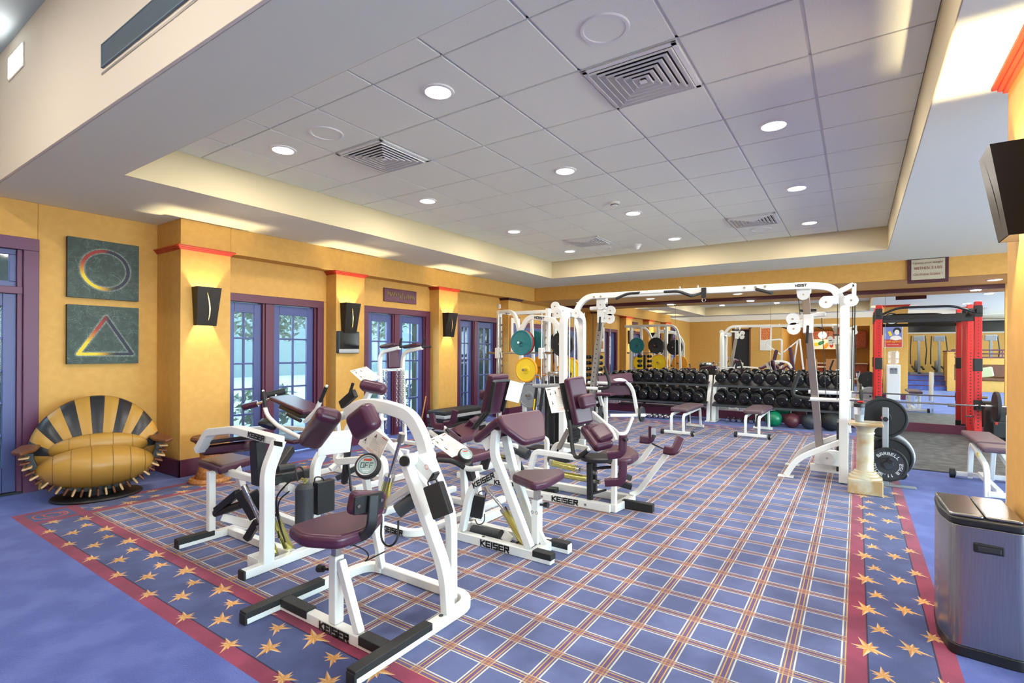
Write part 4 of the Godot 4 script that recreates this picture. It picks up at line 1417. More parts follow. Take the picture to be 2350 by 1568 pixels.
func machine_head_pad() -> void:
	var t := thing("strength_machine", "machine with high plum head pad and tilted card behind the front machine", "gym machine", Vector3(-3.0, 0, -3.3), "white and plum strength machines")
	var h := 0.055
	var q := g()
	q.rtube(fil([Vector3(-2.72, h / 2, -3.9), Vector3(-2.72, h / 2, -2.75), Vector3(-3.32, h / 2, -2.75), Vector3(-3.32, h / 2, -3.9)], 0.14, 6), 0.055, h)
	q.bar(Vector3(-3.3, h / 2, -3.6), Vector3(-2.74, h / 2, -3.6), 0.055, h)
	var base := part(t, "base_frame", q, M.white_metal)
	logo(base, Vector3(-2.93, 0.028, -2.7205), Vector3.RIGHT, Vector3.BACK, 0.04)
	q = g()
	q.rtube(fil([Vector3(-3.30, h, -2.95), Vector3(-3.28, 0.5, -2.95), Vector3(-3.934, 0.386, -2.95), Vector3(-3.805, 0.689, -3), Vector3(-3.677, 0.909, -3.05)], 0.1, 5), 0.06, 0.06, Vector3.BACK)
	q.rtube([Vector3(-2.74, h, -3.2), Vector3(-3.675, 0.675, -3.2), Vector3(-3.678, 0.845, -3.1)], 0.055, 0.055, Vector3.BACK)
	q.rtube([Vector3(-4.024, 0.299, -2.97), Vector3(-3.993, 0.405, -3.15)], 0.045, 0.045, Vector3.BACK)
	q.rtube([Vector3(-3.677, 0.889, -3.05), Vector3(-3.585, 1.031, -3.05)], 0.05, 0.04, Vector3.BACK)
	part(t, "upright_frame", q, M.white_metal)
	part(t, "head_pad", g().plate(Vector3(-3.663, 1.024, -2.98), Vector3(-3.666, 1.11, -3.03), Vector3(-3.444, 1.124, -3.15), 0.11, 0.04, 4), M.plum_vinyl)
	placard(t, Vector3(-3.72, 1.126, -3.06), Vector3(-4.075, 1.216, -3.2), Vector3(-3.893, 1.226, -3.3))
	part(t, "adjuster", g().cyl(Vector3(-3.921, 0.991, -3.1), Vector3(-3.872, 1.094, -3.1), 0.014).bar(Vector3(-4.1, 0.874, -3.15), Vector3(-3.903, 1.001, -3.15), 0.05, 0.08), M.black_metal)
	seat_pad(t, "seat", [Vector3(-3.1, 0.50, -3.35), Vector3(-2.72, 0.50, -3.35), Vector3(-2.72, 0.50, -3.75), Vector3(-3.1, 0.50, -3.75)], 0.07, M.plum_vinyl, 0.05)
	part(t, "seat_post", g().bar(Vector3(-2.92, 0.05, -3.58), Vector3(-2.92, 0.44, -3.55), 0.055, 0.055, Vector3.RIGHT), M.white_metal)
	pieces(t, "weight_arm", g().bar(Vector3(-3.862, 0.188, -3), Vector3(-3.804, 0.571, -3), 0.05, 0.045, Vector3.RIGHT).bar(Vector3(-3.765, 0.132, -3), Vector3(-3.827, 0.469, -3), 0.02, 0.02), M.black_metal)
	pieces(t, "weight_arm", g().bar(Vector3(-4.107, 0.18, -3.1), Vector3(-3.911, 0.318, -3.3), 0.05, 0.05), M.charcoal)


# ---- arm curl machine

func machine_curl() -> void:
	var t := thing("strength_machine", "arm curl machine with wide sloping plum pad and small seat", "gym machine", Vector3(-2.05, 0, -3.05), "white and plum strength machines")
	var h := 0.065
	var y := h / 2
	var q := g()
	q.bar(Vector3(-2.55, y, -2.93), Vector3(-1.65, y, -2.93), 0.06, h)
	q.bar(Vector3(-2.55, y, -3.16), Vector3(-1.64, y, -3.16), 0.06, h)
	q.bar(Vector3(-2.52, y, -2.92), Vector3(-2.52, y, -3.6), 0.06, h)
	q.bar(Vector3(-1.80, y, -2.93), Vector3(-1.80, y, -3.16), 0.06, h)
	var base := part(t, "base_frame", q, M.white_metal)
	for z in [-2.93, -3.16]:
		part(base, "foot_grip", g().lohi(Vector3(-1.79, 0.03, z - 0.033), Vector3(-1.646, h + 0.008, z + 0.033)), M.black_rubber)
	logo(base, Vector3(-2.10, y, -2.8985), Vector3.RIGHT, Vector3.BACK, 0.046)
	part(base, "plug", g().cyl(Vector3(-2.22, h, -2.93), Vector3(-2.22, h + 0.003, -2.93), 0.012), M.charcoal)
	q = g()
	q.rtube(fil([Vector3(-2.412, 0.08, -2.93), Vector3(-2.348, 0.365, -2.93), Vector3(-2.267, 0.453, -2.93), Vector3(-2.067, 0.54, -2.93)], 0.09, 6), 0.05, 0.05, Vector3.BACK)
	q.rtube(fil([Vector3(-2.089, 0.854, -2.9), Vector3(-2.121, 0.681, -2.91), Vector3(-2.053, 0.547, -2.92), Vector3(-1.827, 0.076, -2.93)], 0.12, 6), 0.06, 0.05, Vector3.BACK)
	q.rtube(fil([Vector3(-2.163, 0.772, -3.12), Vector3(-2.097, 0.502, -3.14), Vector3(-1.919, 0.084, -3.16)], 0.1, 5), 0.06, 0.05, Vector3.BACK)
	q.rtube([Vector3(-2.599, 0.277, -3.3), Vector3(-2.542, 0.395, -3.25)], 0.045, 0.045, Vector3.BACK)
	q.rtube([Vector3(-2.52, h, -3.3), Vector3(-2.59, 0.421, -3.3)], 0.05, 0.05, Vector3.BACK)
	var fr := part(t, "upright_frame", q, M.white_metal)
	logo(fr, Vector3(-2.204, 0.477, -2.903), Vector3(-2.146, 0.51, -2.903) - Vector3(-2.258, 0.447, -2.903), Vector3(0, 0.1, 1), 0.04)
	# pad: two slabs meeting at a ridge
	var ra := Vector3(-2.039, 0.929, -2.84)
	var rb2 := Vector3(-1.985, 0.934, -3.28)
	var l0 := Vector3(-2.274, 0.752, -2.86)
	part(t, "arm_pad", g().plate(l0, ra, rb2, 0.055, 0.026, 4), M.plum_vinyl)
	var e1 := Vector3(-1.902, 0.762, -2.8)
	var outw := (rb2 - ra)
	var dn := e1 - ra
	dn -= outw * dn.dot(outw) / outw.length_squared()
	var fx := outw.normalized()
	var fy := dn.normalized()
	var wl := outw.length()
	var poly := rpoly([Vector2(-0.01, -0.01), Vector2(wl + 0.01, -0.01), Vector2(wl + 0.01, 0.07), Vector2(wl * 0.74, 0.24), Vector2(wl * 0.22, 0.24), Vector2(-0.01, 0.10)], 0.035, 4)
	part(t, "arm_pad", g().pad(poly, 0.06, 0.026, Transform3D(Basis(fx, fx.cross(fy).normalized() * (1 if fx.cross(fy).x > 0 else -1), fy), ra + Vector3(-0.02, -0.005, 0.0)), 4), M.plum_vinyl)
	pieces(t, "pad_bracket", g().plate(Vector3(-2.207, 0.766, -2.9), Vector3(-2.1, 0.838, -2.9), Vector3(-2.084, 0.754, -2.9), 0.01, 0.002, 1).plate(Vector3(-2.321, 0.733, -3.05), Vector3(-2.209, 0.809, -3.05), Vector3(-2.192, 0.721, -3.05), 0.01, 0.002, 1), M.white_metal)
	seat_pad(t, "seat", [Vector3(-2.029, 0.53, -2.994), Vector3(-2.049, 0.53, -3.16), Vector3(-1.827, 0.53, -3.368), Vector3(-1.748, 0.53, -3.289), Vector3(-1.719, 0.53, -2.975), Vector3(-1.756, 0.53, -2.867)], 0.06, M.plum_vinyl, 0.05)
	part(t, "seat_post", g().bar(Vector3(-1.845, h, -3.05), Vector3(-1.845, 0.37, -3.05), 0.055, 0.07, Vector3.BACK).bar(Vector3(-1.78, h, -3.05), Vector3(-1.84, 0.16, -3.05), 0.05, 0.03, Vector3.BACK), M.white_metal)
	part(t, "seat_tube", g().bar(Vector3(-1.845, 0.34, -3.05), Vector3(-1.845, 0.48, -3.05), 0.04, 0.045, Vector3.BACK), M.steel)
	part(t, "adjuster_knob", g().cyl(Vector3(-1.82, 0.335, -3.05), Vector3(-1.775, 0.34, -3.05), 0.008).cyl(Vector3(-1.785, 0.34, -3.05), Vector3(-1.755, 0.342, -3.05), 0.017, 0.02), M.black_plastic)
	for x in [-1.862, -1.828]:
		part(t, "hole_ring", g().lathe([Vector2(0.006, 0.0), Vector2(0.009, 0.002), Vector2(0.012, 0.0)], along(Vector3(x, 0.285, -3.015), Vector3.BACK), 14), M.steel)
	air_cylinder(t, Vector3(-2.23, 0.397, -2.98), Vector3(-2.078, 0.263, -2.99), Vector3(-1.913, 0.053, -3), 0.027)
	part(t, "air_tank", g().cyl(Vector3(-2.4, 0.045, -3.04), Vector3(-2.142, 0.058, -3.04), 0.04), M.charcoal)
	part(t, "tank_clamp", g().plate(Vector3(-2.122, 0.04, -3), Vector3(-2.084, 0.104, -3), Vector3(-2.001, 0.102, -3), 0.02, 0.003, 1), M.white_metal)
	part(t, "control_box", g().plate(Vector3(-2.418, 0.136, -3.02), Vector3(-2.382, 0.306, -3.02), Vector3(-2.294, 0.331, -3.06), 0.045, 0.005, 1), M.black_metal)
	hose(t, [Vector3(-2.351, 0.304, -3.05), Vector3(-2.36, 0.342, -3.05), Vector3(-2.286, 0.36, -3.05), Vector3(-2.294, 0.32, -3.05)], 0.004)
	hose(t, [Vector3(-2.376, 0.134, -3.03), Vector3(-2.351, 0.093, -3.03), Vector3(-2.286, 0.125, -3.03), Vector3(-2.309, 0.178, -3.06)], 0.004)
	hose(t, [Vector3(-2.09, 0.084, -3.02), Vector3(-2.016, 0.031, -3), Vector3(-1.964, 0.061, -3)], 0.006)
	part(t, "handle_bar", g().tube(fil([Vector3(-2.724, 0.542, -3), Vector3(-2.61, 0.541, -3.05), Vector3(-2.537, 0.487, -3.1)], 0.05, 6), 0.02, 12), M.black_rubber)
	part(t, "handle_tube", g().tube(fil([Vector3(-2.546, 0.489, -3.1), Vector3(-2.492, 0.475, -3.12), Vector3(-2.404, 0.498, -3.15)], 0.05, 6), 0.021, 12), M.white_metal)
	gauge(t, Vector3(-2.52, 0.594, -3.1), Vector3(0.55, 0.62, 0.25), 0.062)
	part(t, "display_stand", g().bar(Vector3(-2.535, 0.514, -3.14), Vector3(-2.538, 0.377, -3.2), 0.06, 0.05, Vector3.RIGHT), M.black_plastic)
	placard(t, Vector3(-2.698, 0.552, -3.12), Vector3(-3.125, 0.624, -3.3), Vector3(-3.009, 0.665, -3.42))


# ---- hip machine: reclined back, four leg pads

func machine_hip() -> void:
	var t := thing("strength_machine", "hip machine with tall plum backrest and spread leg pads on arms", "gym machine", Vector3(-2.1, 0, -4.4), "white and plum strength machines")
	var h := 0.07
	var y := h / 2
	var q := g()
	q.bar(Vector3(-2.68, y, -4.17), Vector3(-1.77, y, -4.17), 0.06, h).bar(Vector3(-2.68, y, -4.55), Vector3(-1.70, y, -4.55), 0.06, h).bar(Vector3(-1.76, y, -4.17), Vector3(-1.72, y, -4.55), 0.07, h).bar(Vector3(-2.66, y, -4.17), Vector3(-2.66, y, -4.55), 0.06, h)
	var base := part(t, "base_frame", q, M.white_metal)
	logo(base, Vector3(-2.21, y + 0.002, -4.1385), Vector3.RIGHT, Vector3.BACK, 0.05)
	for x in [-2.0, -2.45]:
		part(base, "bolt", g().cyl(Vector3(x, y, -4.14), Vector3(x, y, -4.134), 0.011), M.steel)
	part(t, "foot_bar", g().bar(Vector3(-1.74, 0.04, -4.36), Vector3(-1.46, 0.04, -4.37), 0.06, 0.07), M.black_rubber)
	q = g()
	q.rtube(fil([Vector3(-2.632, 0.201, -4.2), Vector3(-2.564, 0.437, -4.2), Vector3(-2.021, 0.428, -4.2)], 0.05), 0.05, 0.05, Vector3.BACK)
	q.rtube(fil([Vector3(-2.629, 0.302, -4.6), Vector3(-2.547, 0.455, -4.6), Vector3(-2.195, 0.441, -4.6)], 0.05), 0.05, 0.05, Vector3.BACK)
	q.rtube(fil([Vector3(-2.168, 0.793, -4.62), Vector3(-1.975, 0.651, -4.62), Vector3(-1.912, 0.547, -4.6)], 0.06), 0.05, 0.045, Vector3.BACK)
	q.rtube([Vector3(-1.774, 0.472, -4.25), Vector3(-1.755, 0.038, -4.2)], 0.045, 0.045, Vector3.BACK)
	pieces(t, "upright_frame", q, M.white_metal)
	# backrest leaning to the left, with head and lumbar cushions
	var bk := part(t, "backrest", g().plate(Vector3(-2.222, 0.694, -4.36), Vector3(-2.332, 1.142, -4.36), Vector3(-2.245, 1.154, -4.56), 0.085, 0.03, 4), M.plum_vinyl)
	part(bk, "back_plate", g().plate(Vector3(-2.288, 0.654, -4.37), Vector3(-2.394, 1.089, -4.37), Vector3(-2.352, 1.097, -4.6), 0.02, 0.004, 1), M.black_metal)
	part(bk, "head_cushion", g().plate(Vector3(-2.14, 0.863, -4.34), Vector3(-2.177, 0.992, -4.34), Vector3(-2.122, 0.991, -4.52), 0.09, 0.035, 4), M.plum_vinyl)
	part(t, "lap_pad", g().plate(Vector3(-1.945, 0.512, -4.22), Vector3(-2.171, 0.67, -4.36), Vector3(-2.057, 0.702, -4.52), 0.09, 0.035, 4), M.plum_vinyl)
	part(t, "lap_cushion", g().plate(Vector3(-1.929, 0.578, -4.26), Vector3(-2.081, 0.67, -4.36), Vector3(-1.968, 0.717, -4.46), 0.07, 0.03, 4), M.plum_vinyl)
	seat_pad(t, "seat", [Vector3(-1.999, 0.46, -4.356), Vector3(-2.071, 0.46, -4.847), Vector3(-1.887, 0.46, -4.919), Vector3(-1.682, 0.46, -4.63), Vector3(-1.656, 0.46, -4.361), Vector3(-1.762, 0.46, -4.241)], 0.075, M.plum_vinyl, 0.06)
	placard(t, Vector3(-2.412, 0.808, -4.25), Vector3(-2.514, 1.041, -4.3), Vector3(-2.414, 1.054, -4.45))
	part(t, "handle_bar", g().tube(fil([Vector3(-2.251, 0.748, -4.3), Vector3(-2.152, 0.444, -4.2), Vector3(-2.079, 0.435, -4.16), Vector3(-1.966, 0.525, -4.12)], 0.05, 6), 0.019, 12), M.black_metal)
	grip(t, Vector3(-2.057, 0.463, -4.15), Vector3(-1.966, 0.529, -4.12), 0.02)
	part(t, "back_strut", g().bar(Vector3(-2.472, 0.425, -4.5), Vector3(-2.356, 0.632, -4.5), 0.04, 0.045, Vector3.RIGHT), M.steel)
	part(t, "cam_cover", g().lathe([Vector2(0.10, -0.02), Vector2(0.15, -0.015), Vector2(0.155, 0.015), Vector2(0.12, 0.025), Vector2(0.0005, 0.025)], Transform3D(Basis(), Vector3(-1.933, 0.438, -4.25)), 28), M.black_plastic)
	q = g()
	q.bar(Vector3(-1.99, 0.4, -4.2), Vector3(-1.984, 0.056, -4.2), 0.04, 0.05, Vector3.RIGHT).bar(Vector3(-2.013, 0.37, -4.35), Vector3(-2.007, 0.097, -4.35), 0.04, 0.04, Vector3.RIGHT).bar(Vector3(-1.987, 0.342, -4.22), Vector3(-1.811, 0.366, -4.3), 0.025, 0.025).bar(Vector3(-1.977, 0.116, -4.22), Vector3(-1.869, 0.154, -4.3), 0.02, 0.02).bar(Vector3(-1.769, 0.231, -4.3), Vector3(-1.651, 0.2, -4.35), 0.05, 0.05).bar(Vector3(-1.753, 0.319, -4.3), Vector3(-1.678, 0.263, -4.4), 0.04, 0.05)
	pieces(t, "pivot_post", q, M.black_metal)
	air_cylinder(t, Vector3(-1.985, 0.291, -4.3), Vector3(-2.158, 0.3, -4.3), Vector3(-2.433, 0.322, -4.3), 0.03)
	air_cylinder(t, Vector3(-1.954, 0.212, -4.3), Vector3(-2.05, 0.222, -4.3), Vector3(-2.314, 0.225, -4.3), 0.03)
	part(t, "air_tank", g().cyl(Vector3(-2.572, 0.3, -4.5), Vector3(-2.335, 0.355, -4.5), 0.05), M.charcoal)
	part(t, "control_box", g().bar(Vector3(-2.565, 0.05, -4.32), Vector3(-2.39, 0.06, -4.32), 0.09, 0.05), M.black_metal)
	# near pair of leg pads, far pair on long arms
	leg_pad(t, Vector3(-1.661, 0.525, -4.15), Vector3(-1.654, 0.682, -4.15), Vector3(-1.775, 0.505, -4.1), Vector3(0.04, 0.0, 0.06))
	leg_pad(t, Vector3(-1.64, 0.3, -4.1), Vector3(-1.633, 0.478, -4.1), Vector3(-1.776, 0.283, -4.05), Vector3(0.04, 0.0, 0.06))
	leg_pad(t, Vector3(-1.607, 0.557, -4.75), Vector3(-1.608, 0.697, -4.75), Vector3(-1.708, 0.57, -4.7), Vector3(0.07, 0, 0.03))
	leg_pad(t, Vector3(-1.364, 0.493, -4.65), Vector3(-1.339, 0.608, -4.75), Vector3(-1.459, 0.506, -4.65), Vector3(0.03, 0.02, 0.07))
	part(t, "pad_plate", g().plate(Vector3(-1.605, 0.594, -4.72), Vector3(-1.606, 0.676, -4.72), Vector3(-1.567, 0.681, -4.74), 0.012, 0.002, 1), M.silver_plastic)
	pieces(t, "pad_knob", g().cyl(Vector3(-1.581, 0.61, -4.71), Vector3(-1.555, 0.614, -4.67), 0.014).cyl(Vector3(-1.631, 0.65, -4.13), Vector3(-1.6, 0.661, -4.1), 0.014), M.black_plastic)
	part(t, "leg_arm", g().rtube(fil([Vector3(-1.444, 0.463, -4.68), Vector3(-1.693, 0.086, -4.62), Vector3(-1.754, 0.061, -4.58)], 0.05), 0.05, 0.03, Vector3.BACK), M.white_metal)
	part(t, "leg_arm", g().rtube(fil([Vector3(-1.602, 0.514, -4.76), Vector3(-1.699, 0.356, -4.7), Vector3(-1.826, 0.332, -4.65)], 0.05), 0.05, 0.03, Vector3.BACK), M.white_metal)
	part(t, "pad_rod", g().bar(Vector3(-1.6, 0.535, -4.73), Vector3(-1.445, 0.495, -4.68), 0.015, 0.015), M.black_metal)


# ---- its twin farther back, seen from behind

func machine_hip_back() -> void:
	var t := thing("strength_machine", "hip machine seen from behind, blank white card beside its backrest", "gym machine", Vector3(-3.3, 0, -4.7), "white and plum strength machines")
	var h := 0.07
	var y := h / 2
	var q := g()
	q.bar(Vector3(-3.65, y, -4.35), Vector3(-2.84, y, -4.35), 0.06, h).bar(Vector3(-3.65, y, -5.0), Vector3(-2.84, y, -5.0), 0.06, h).bar(Vector3(-3.62, y, -4.35), Vector3(-3.62, y, -5.0), 0.06, h).bar(Vector3(-2.87, y, -4.35), Vector3(-2.87, y, -5.0), 0.06, h)
	var base := part(t, "base_frame", q, M.white_metal)
	logo(base, Vector3(-3.0, y, -4.3185), Vector3.RIGHT, Vector3.BACK, 0.05)
	q = g()
	q.rtube(fil([Vector3(-3.6, h, -4.38), Vector3(-3.6, 0.42, -4.38), Vector3(-2.88, 0.42, -4.38), Vector3(-2.88, h, -4.38)], 0.05), 0.05, 0.05, Vector3.BACK)
	q.rtube(fil([Vector3(-3.6, h, -4.97), Vector3(-3.6, 0.42, -4.97), Vector3(-2.88, 0.42, -4.97), Vector3(-2.88, h, -4.97)], 0.05), 0.05, 0.05, Vector3.BACK)
	pieces(t, "upright_frame", q, M.white_metal)
	var bk := part(t, "backrest", g().plate(Vector3(-3.514, 0.679, -4.6), Vector3(-3.407, 1.135, -4.6), Vector3(-3.39, 1.135, -4.92), 0.09, 0.03, 4), M.plum_vinyl)
	part(bk, "head_cushion", g().plate(Vector3(-3.562, 0.842, -4.62), Vector3(-3.544, 0.952, -4.62), Vector3(-3.54, 0.949, -4.85), 0.08, 0.035, 4), M.plum_vinyl)
	q = g()
	q.bar(Vector3(-3.387, 0.726, -4.56), Vector3(-3.317, 1.063, -4.56), 0.05, 0.03, Vector3.BACK).bar(Vector3(-3.378, 0.704, -4.8), Vector3(-3.283, 1.053, -4.8), 0.05, 0.03, Vector3.BACK).bar(Vector3(-3.341, 1.062, -4.56), Vector3(-3.271, 1.068, -4.8), 0.03, 0.03).bar(Vector3(-3.387, 0.726, -4.56), Vector3(-3.691, 0.399, -4.5), 0.05, 0.04, Vector3.BACK)
	part(bk, "back_frame", q, M.black_metal)
	placard(t, Vector3(-3.217, 0.843, -4.62), Vector3(-3.176, 1.058, -4.66), Vector3(-3.077, 1.055, -4.8), false)
	part(t, "side_tube", g().tube(fil([Vector3(-3.396, 0.717, -4.5), Vector3(-3.644, 0.411, -4.45), Vector3(-3.771, 0.398, -4.45), Vector3(-3.915, 0.494, -4.45)], 0.06, 6), 0.02, 12), M.black_metal)
	seat_pad(t, "seat", [Vector3(-3.765, 0.53, -4.308), Vector3(-3.963, 0.53, -4.805), Vector3(-3.688, 0.53, -4.778), Vector3(-3.343, 0.53, -4.241), Vector3(-3.305, 0.53, -3.967)], 0.08, M.plum_vinyl, 0.06)
	part(t, "lap_pad", g().plate(Vector3(-3.832, 0.412, -4.6), Vector3(-3.646, 0.619, -4.6), Vector3(-3.706, 0.603, -4.8), 0.08, 0.03, 4), M.plum_vinyl)
	leg_pad(t, Vector3(-4.058, 0.528, -4.4), Vector3(-4.093, 0.667, -4.4), Vector3(-3.924, 0.529, -4.4), Vector3(0.03, 0, 0.07))
	leg_pad(t, Vector3(-3.91, 0.553, -4.55), Vector3(-3.864, 0.709, -4.55), Vector3(-4.031, 0.533, -4.55), Vector3(0.03, 0, 0.07))
	var la := part(t, "leg_arm", g().bar(Vector3(-4.133, 0.46, -4.4), Vector3(-3.99, 0.393, -4.4), 0.045, 0.045).bar(Vector3(-4, 0.511, -4.5), Vector3(-3.919, 0.447, -4.5), 0.04, 0.04).bar(Vector3(-3.99, 0.393, -4.4), Vector3(-3.4, 0.44, -4.45), 0.045, 0.045), M.white_metal)
	part(la, "arm_joint", g().bar(Vector3(-4.242, 0.417, -4.42), Vector3(-3.996, 0.527, -4.45), 0.02, 0.02), M.black_metal)
	part(t, "air_tank", g().cyl(Vector3(-2.94, 0.389, -4.4), Vector3(-2.769, 0.346, -4.4), 0.055), M.charcoal)
	pieces(t, "cam_post", g().bar(Vector3(-3.595, 0.23, -4.4), Vector3(-3.594, -0.011, -4.4), 0.045, 0.05, Vector3.RIGHT).bar(Vector3(-3.335, 0.134, -4.4), Vector3(-3.254, 0.401, -4.4), 0.09, 0.05, Vector3.BACK).bar(Vector3(-2.973, 0.332, -4.45), Vector3(-2.863, 0.119, -4.45), 0.06, 0.05, Vector3.BACK), M.black_metal)
	air_cylinder(t, Vector3(-3.574, 0.238, -4.6), Vector3(-3.487, 0.238, -4.6), Vector3(-3.188, 0.226, -4.6), 0.03)


# ---- armchair with a fan of black and tan leather stripes and wooden ribs

func armchair() -> void:
	mat("tan_leather", rgb(172, 130, 56), 0.38)
	mat("black_leather", rgb(36, 38, 44), 0.36)
	mat("pale_wood", rgb(198, 164, 118), 0.5)
	mat("seam", rgb(104, 74, 28), 0.6)
	var t := thing("armchair", "round leather armchair with black and tan striped back and wooden ribs", "armchair")
	part(t, "base", g().lathe([Vector2(0.0005, 0.0), Vector2(0.36, 0.0), Vector2(0.372, 0.012), Vector2(0.36, 0.026), Vector2(0.0005, 0.032)], Transform3D(Basis().scaled(Vector3(1.0, 1.0, 0.86)), Vector3(0, 0, -0.02)), 40), M.black_metal)
	part(t, "pedestal", g().cyl(Vector3(0, 0.02, -0.02), Vector3(0, 0.13, -0.02), 0.12, 0.16), M.black_metal)
	# back: fan of stripes, each a closed pillow
	var n := 15
	for i in n:
		var rings := []
		for j in 5:
			var ph := PI * (-0.06 + 1.12 * (i + j / 4.0) / n)
			var ring := []
			for k in 20:
				var a := TAU * k / 20.0
				# pillow section in (reach, depth)
				var s := 0.5 - 0.5 * cos(a)
				var dz := 0.085 * sin(a) * (1.0 if sin(a) > 0.0 else 0.55) * (0.6 + 0.5 * s)
				var edge := 0.006 * absf(j - 2.0) / 2.0
				dz -= signf(dz) * edge
				var rx := lerpf(0.26, 0.54, s)
				var ry := lerpf(0.02, 0.56, s)
				ring.append(Vector3(-cos(ph) * rx, 0.42 + sin(ph) * ry, -0.10 - 0.22 * s - 0.10 * sin(ph) * s + dz + 0.10 * cos(ph) * cos(ph) * s))
			rings.append(ring)
		part(t, "back_stripe", g().loft(rings, true, true), M.tan_leather if i % 2 == 0 else M.black_leather)
	# seat cushions
	var seat := part(t, "seat_cushion", g().ell(xf(Vector3(0, 0.31, 0.07), 0, -14), Vector3(0.47, 0.20, 0.31), 36, 22), M.tan_leather)
	for x in [-0.33, -0.2, -0.05, 0.11, 0.25, 0.37]:
		var q := []
		for k in 25:
			var a := PI * (0.12 + 0.95 * k / 24.0)
			var f := sqrt(1.0 - (x / 0.47) * (x / 0.47))
			q.append(xf(Vector3(0, 0.31, 0.07), 0, -14) * Vector3(x, cos(a) * 0.2005 * f, sin(a) * 0.3105 * f))
		part(seat, "seam", g().tube(q, 0.0022, 5), M.seam)
	var inner := part(t, "back_cushion", g().ell(xf(Vector3(0.02, 0.47, -0.10), 0, -52), Vector3(0.40, 0.12, 0.17), 32, 16), M.tan_leather)
	for x in [-0.24, -0.08, 0.1, 0.26]:
		var q2 := []
		for k in 17:
			var a := PI * (-0.1 + 1.1 * k / 16.0)
			var f := sqrt(1.0 - (x / 0.40) * (x / 0.40))
			q2.append(xf(Vector3(0.02, 0.47, -0.10), 0, -52) * Vector3(x, cos(a) * 0.1205 * f, sin(a) * 0.1705 * f))
		part(inner, "seam", g().tube(q2, 0.002, 5), M.seam)
	# black cradle under the seat and the ribs standing on it
	var cur := []
	for k in 33:
		var a := PI * (1.0 + k / 32.0)
		cur.append(Vector3(cos(a) * 0.50, 0.50 + sin(a) * 0.395, 0.10))
	var cur2 := []
	for p in cur:
		cur2.append(p + Vector3(0, 0, -0.34))
	part(t, "cradle", g().rtube(cur, 0.07, 0.035, Vector3.BACK).rtube(cur2, 0.07, 0.035, Vector3.BACK), M.black_metal)
	for k in 27:
		var a := PI * (1.02 + 0.96 * k / 26.0)
		var c := Vector3(cos(a) * 0.53, 0.50 + sin(a) * 0.425, -0.03)
		var out := Vector3(cos(a), sin(a), 0)
		var side := Vector3(-sin(a), cos(a), 0)
		part(t, "rib", g().rb(Transform3D(Basis(side, out, Vector3.BACK), c), Vector3(0.02, 0.075, 0.47), 0.009, 2), M.pale_wood if k % 2 == 0 else M.dark_wood)
	for s in [-1.0, 1.0]:
		part(t, "armrest", g().pad(rpoly([Vector2(s * 0.42, -0.25), Vector2(s * 0.57, -0.22), Vector2(s * 0.62, 0.18), Vector2(s * 0.54, 0.32), Vector2(s * 0.45, 0.14)], 0.05, 5), 0.03, 0.012, Transform3D(Basis(), Vector3(0, 0.515, 0.0))), M.dark_wood)
	t.position = Vector3(-6.0, 0, -1.83)
	t.rotation.y = deg_to_rad(74)
	t.scale = Vector3.ONE * 0.95


# ---- pictures, screens, signs on the walls

func painting_tex(kind: int) -> StandardMaterial3D:
	var w := 320
	var h := 320
	var im := Image.create(w, h, false, Image.FORMAT_RGB8)
	var f := FastNoiseLite.new()
	f.seed = 40 + kind
	f.frequency = 0.02
	for y in h:
		for x in w:
			var k := 0.5 + 0.5 * f.get_noise_2d(x, y)
			im.set_pixel(x, y, rgb(30, 44, 42).lerp(rgb(66, 86, 78), k))
	var r := RandomNumberGenerator.new()
	r.seed = 5 + kind
	for i in 130:
		var c := Vector2(r.randf() * w, r.randf() * h)
		var rad := 8.0 + r.randf() * 46.0
		var a0 := r.randf() * TAU
		var tone := rgb(120, 138, 128).lerp(rgb(176, 188, 176), r.randf() * 0.5)
		for j in int(rad * 2.4):
			var p := c + Vector2.from_angle(a0 + j / rad * (0.8 + 0.3 * sin(j * 0.05))) * rad
			if p.x > 1 and p.y > 1 and p.x < w - 2 and p.y < h - 2:
				im.set_pixel(int(p.x), int(p.y), im.get_pixel(int(p.x), int(p.y)).lerp(tone, 0.55))
	var tri := [Vector2(0.52, 0.19), Vector2(0.90, 0.83), Vector2(0.14, 0.83)]
	for y in h:
		for x in w:
			var p := Vector2(float(x) / w, float(y) / h)
			var d := 9.0
			if kind == 0:
				d = absf((p - Vector2(0.51, 0.5)).length() - 0.325)
			else:
				for e in 3:
					var q := Geometry2D.get_closest_point_to_segment(p, tri[e], tri[(e + 1) % 3])
					d = minf(d, p.distance_to(q))
			if d < 0.026:
				var yel := clampf(1.0 - p.distance_to(Vector2(0.22, 0.80)) / 0.45, 0.0, 1.0)
				var c := rgb(150, 36, 26) if p.x < 0.55 else rgb(24, 28, 52)
				c = c.lerp(rgb(24, 28, 52), clampf((p.x - 0.45) * 6.0, 0.0, 1.0))
				c = c.lerp(rgb(220, 196, 36), clampf(yel * 1.6, 0.0, 1.0))
				im.set_pixel(x, y, c)
			elif d < 0.06 and r.randf() < 0.55:
				im.set_pixel(x, y, im.get_pixel(x, y).lerp(rgb(214, 216, 204), (0.06 - d) * 22.0))
	var m := mat("painting_%d" % kind, Color.WHITE, 0.55)
	m.albedo_texture = ImageTexture.create_from_image(im)
	return m


# flat picture on a box; u runs from p towards q, up is +y
func picture(t: Node3D, called: String, p: Vector3, q: Vector3, high: float, out: Vector3, m: Material) -> MeshInstance3D:
	return part(t, called, g().quad(p, q, q + Vector3(0, high, 0), p + Vector3(0, high, 0), out), m)


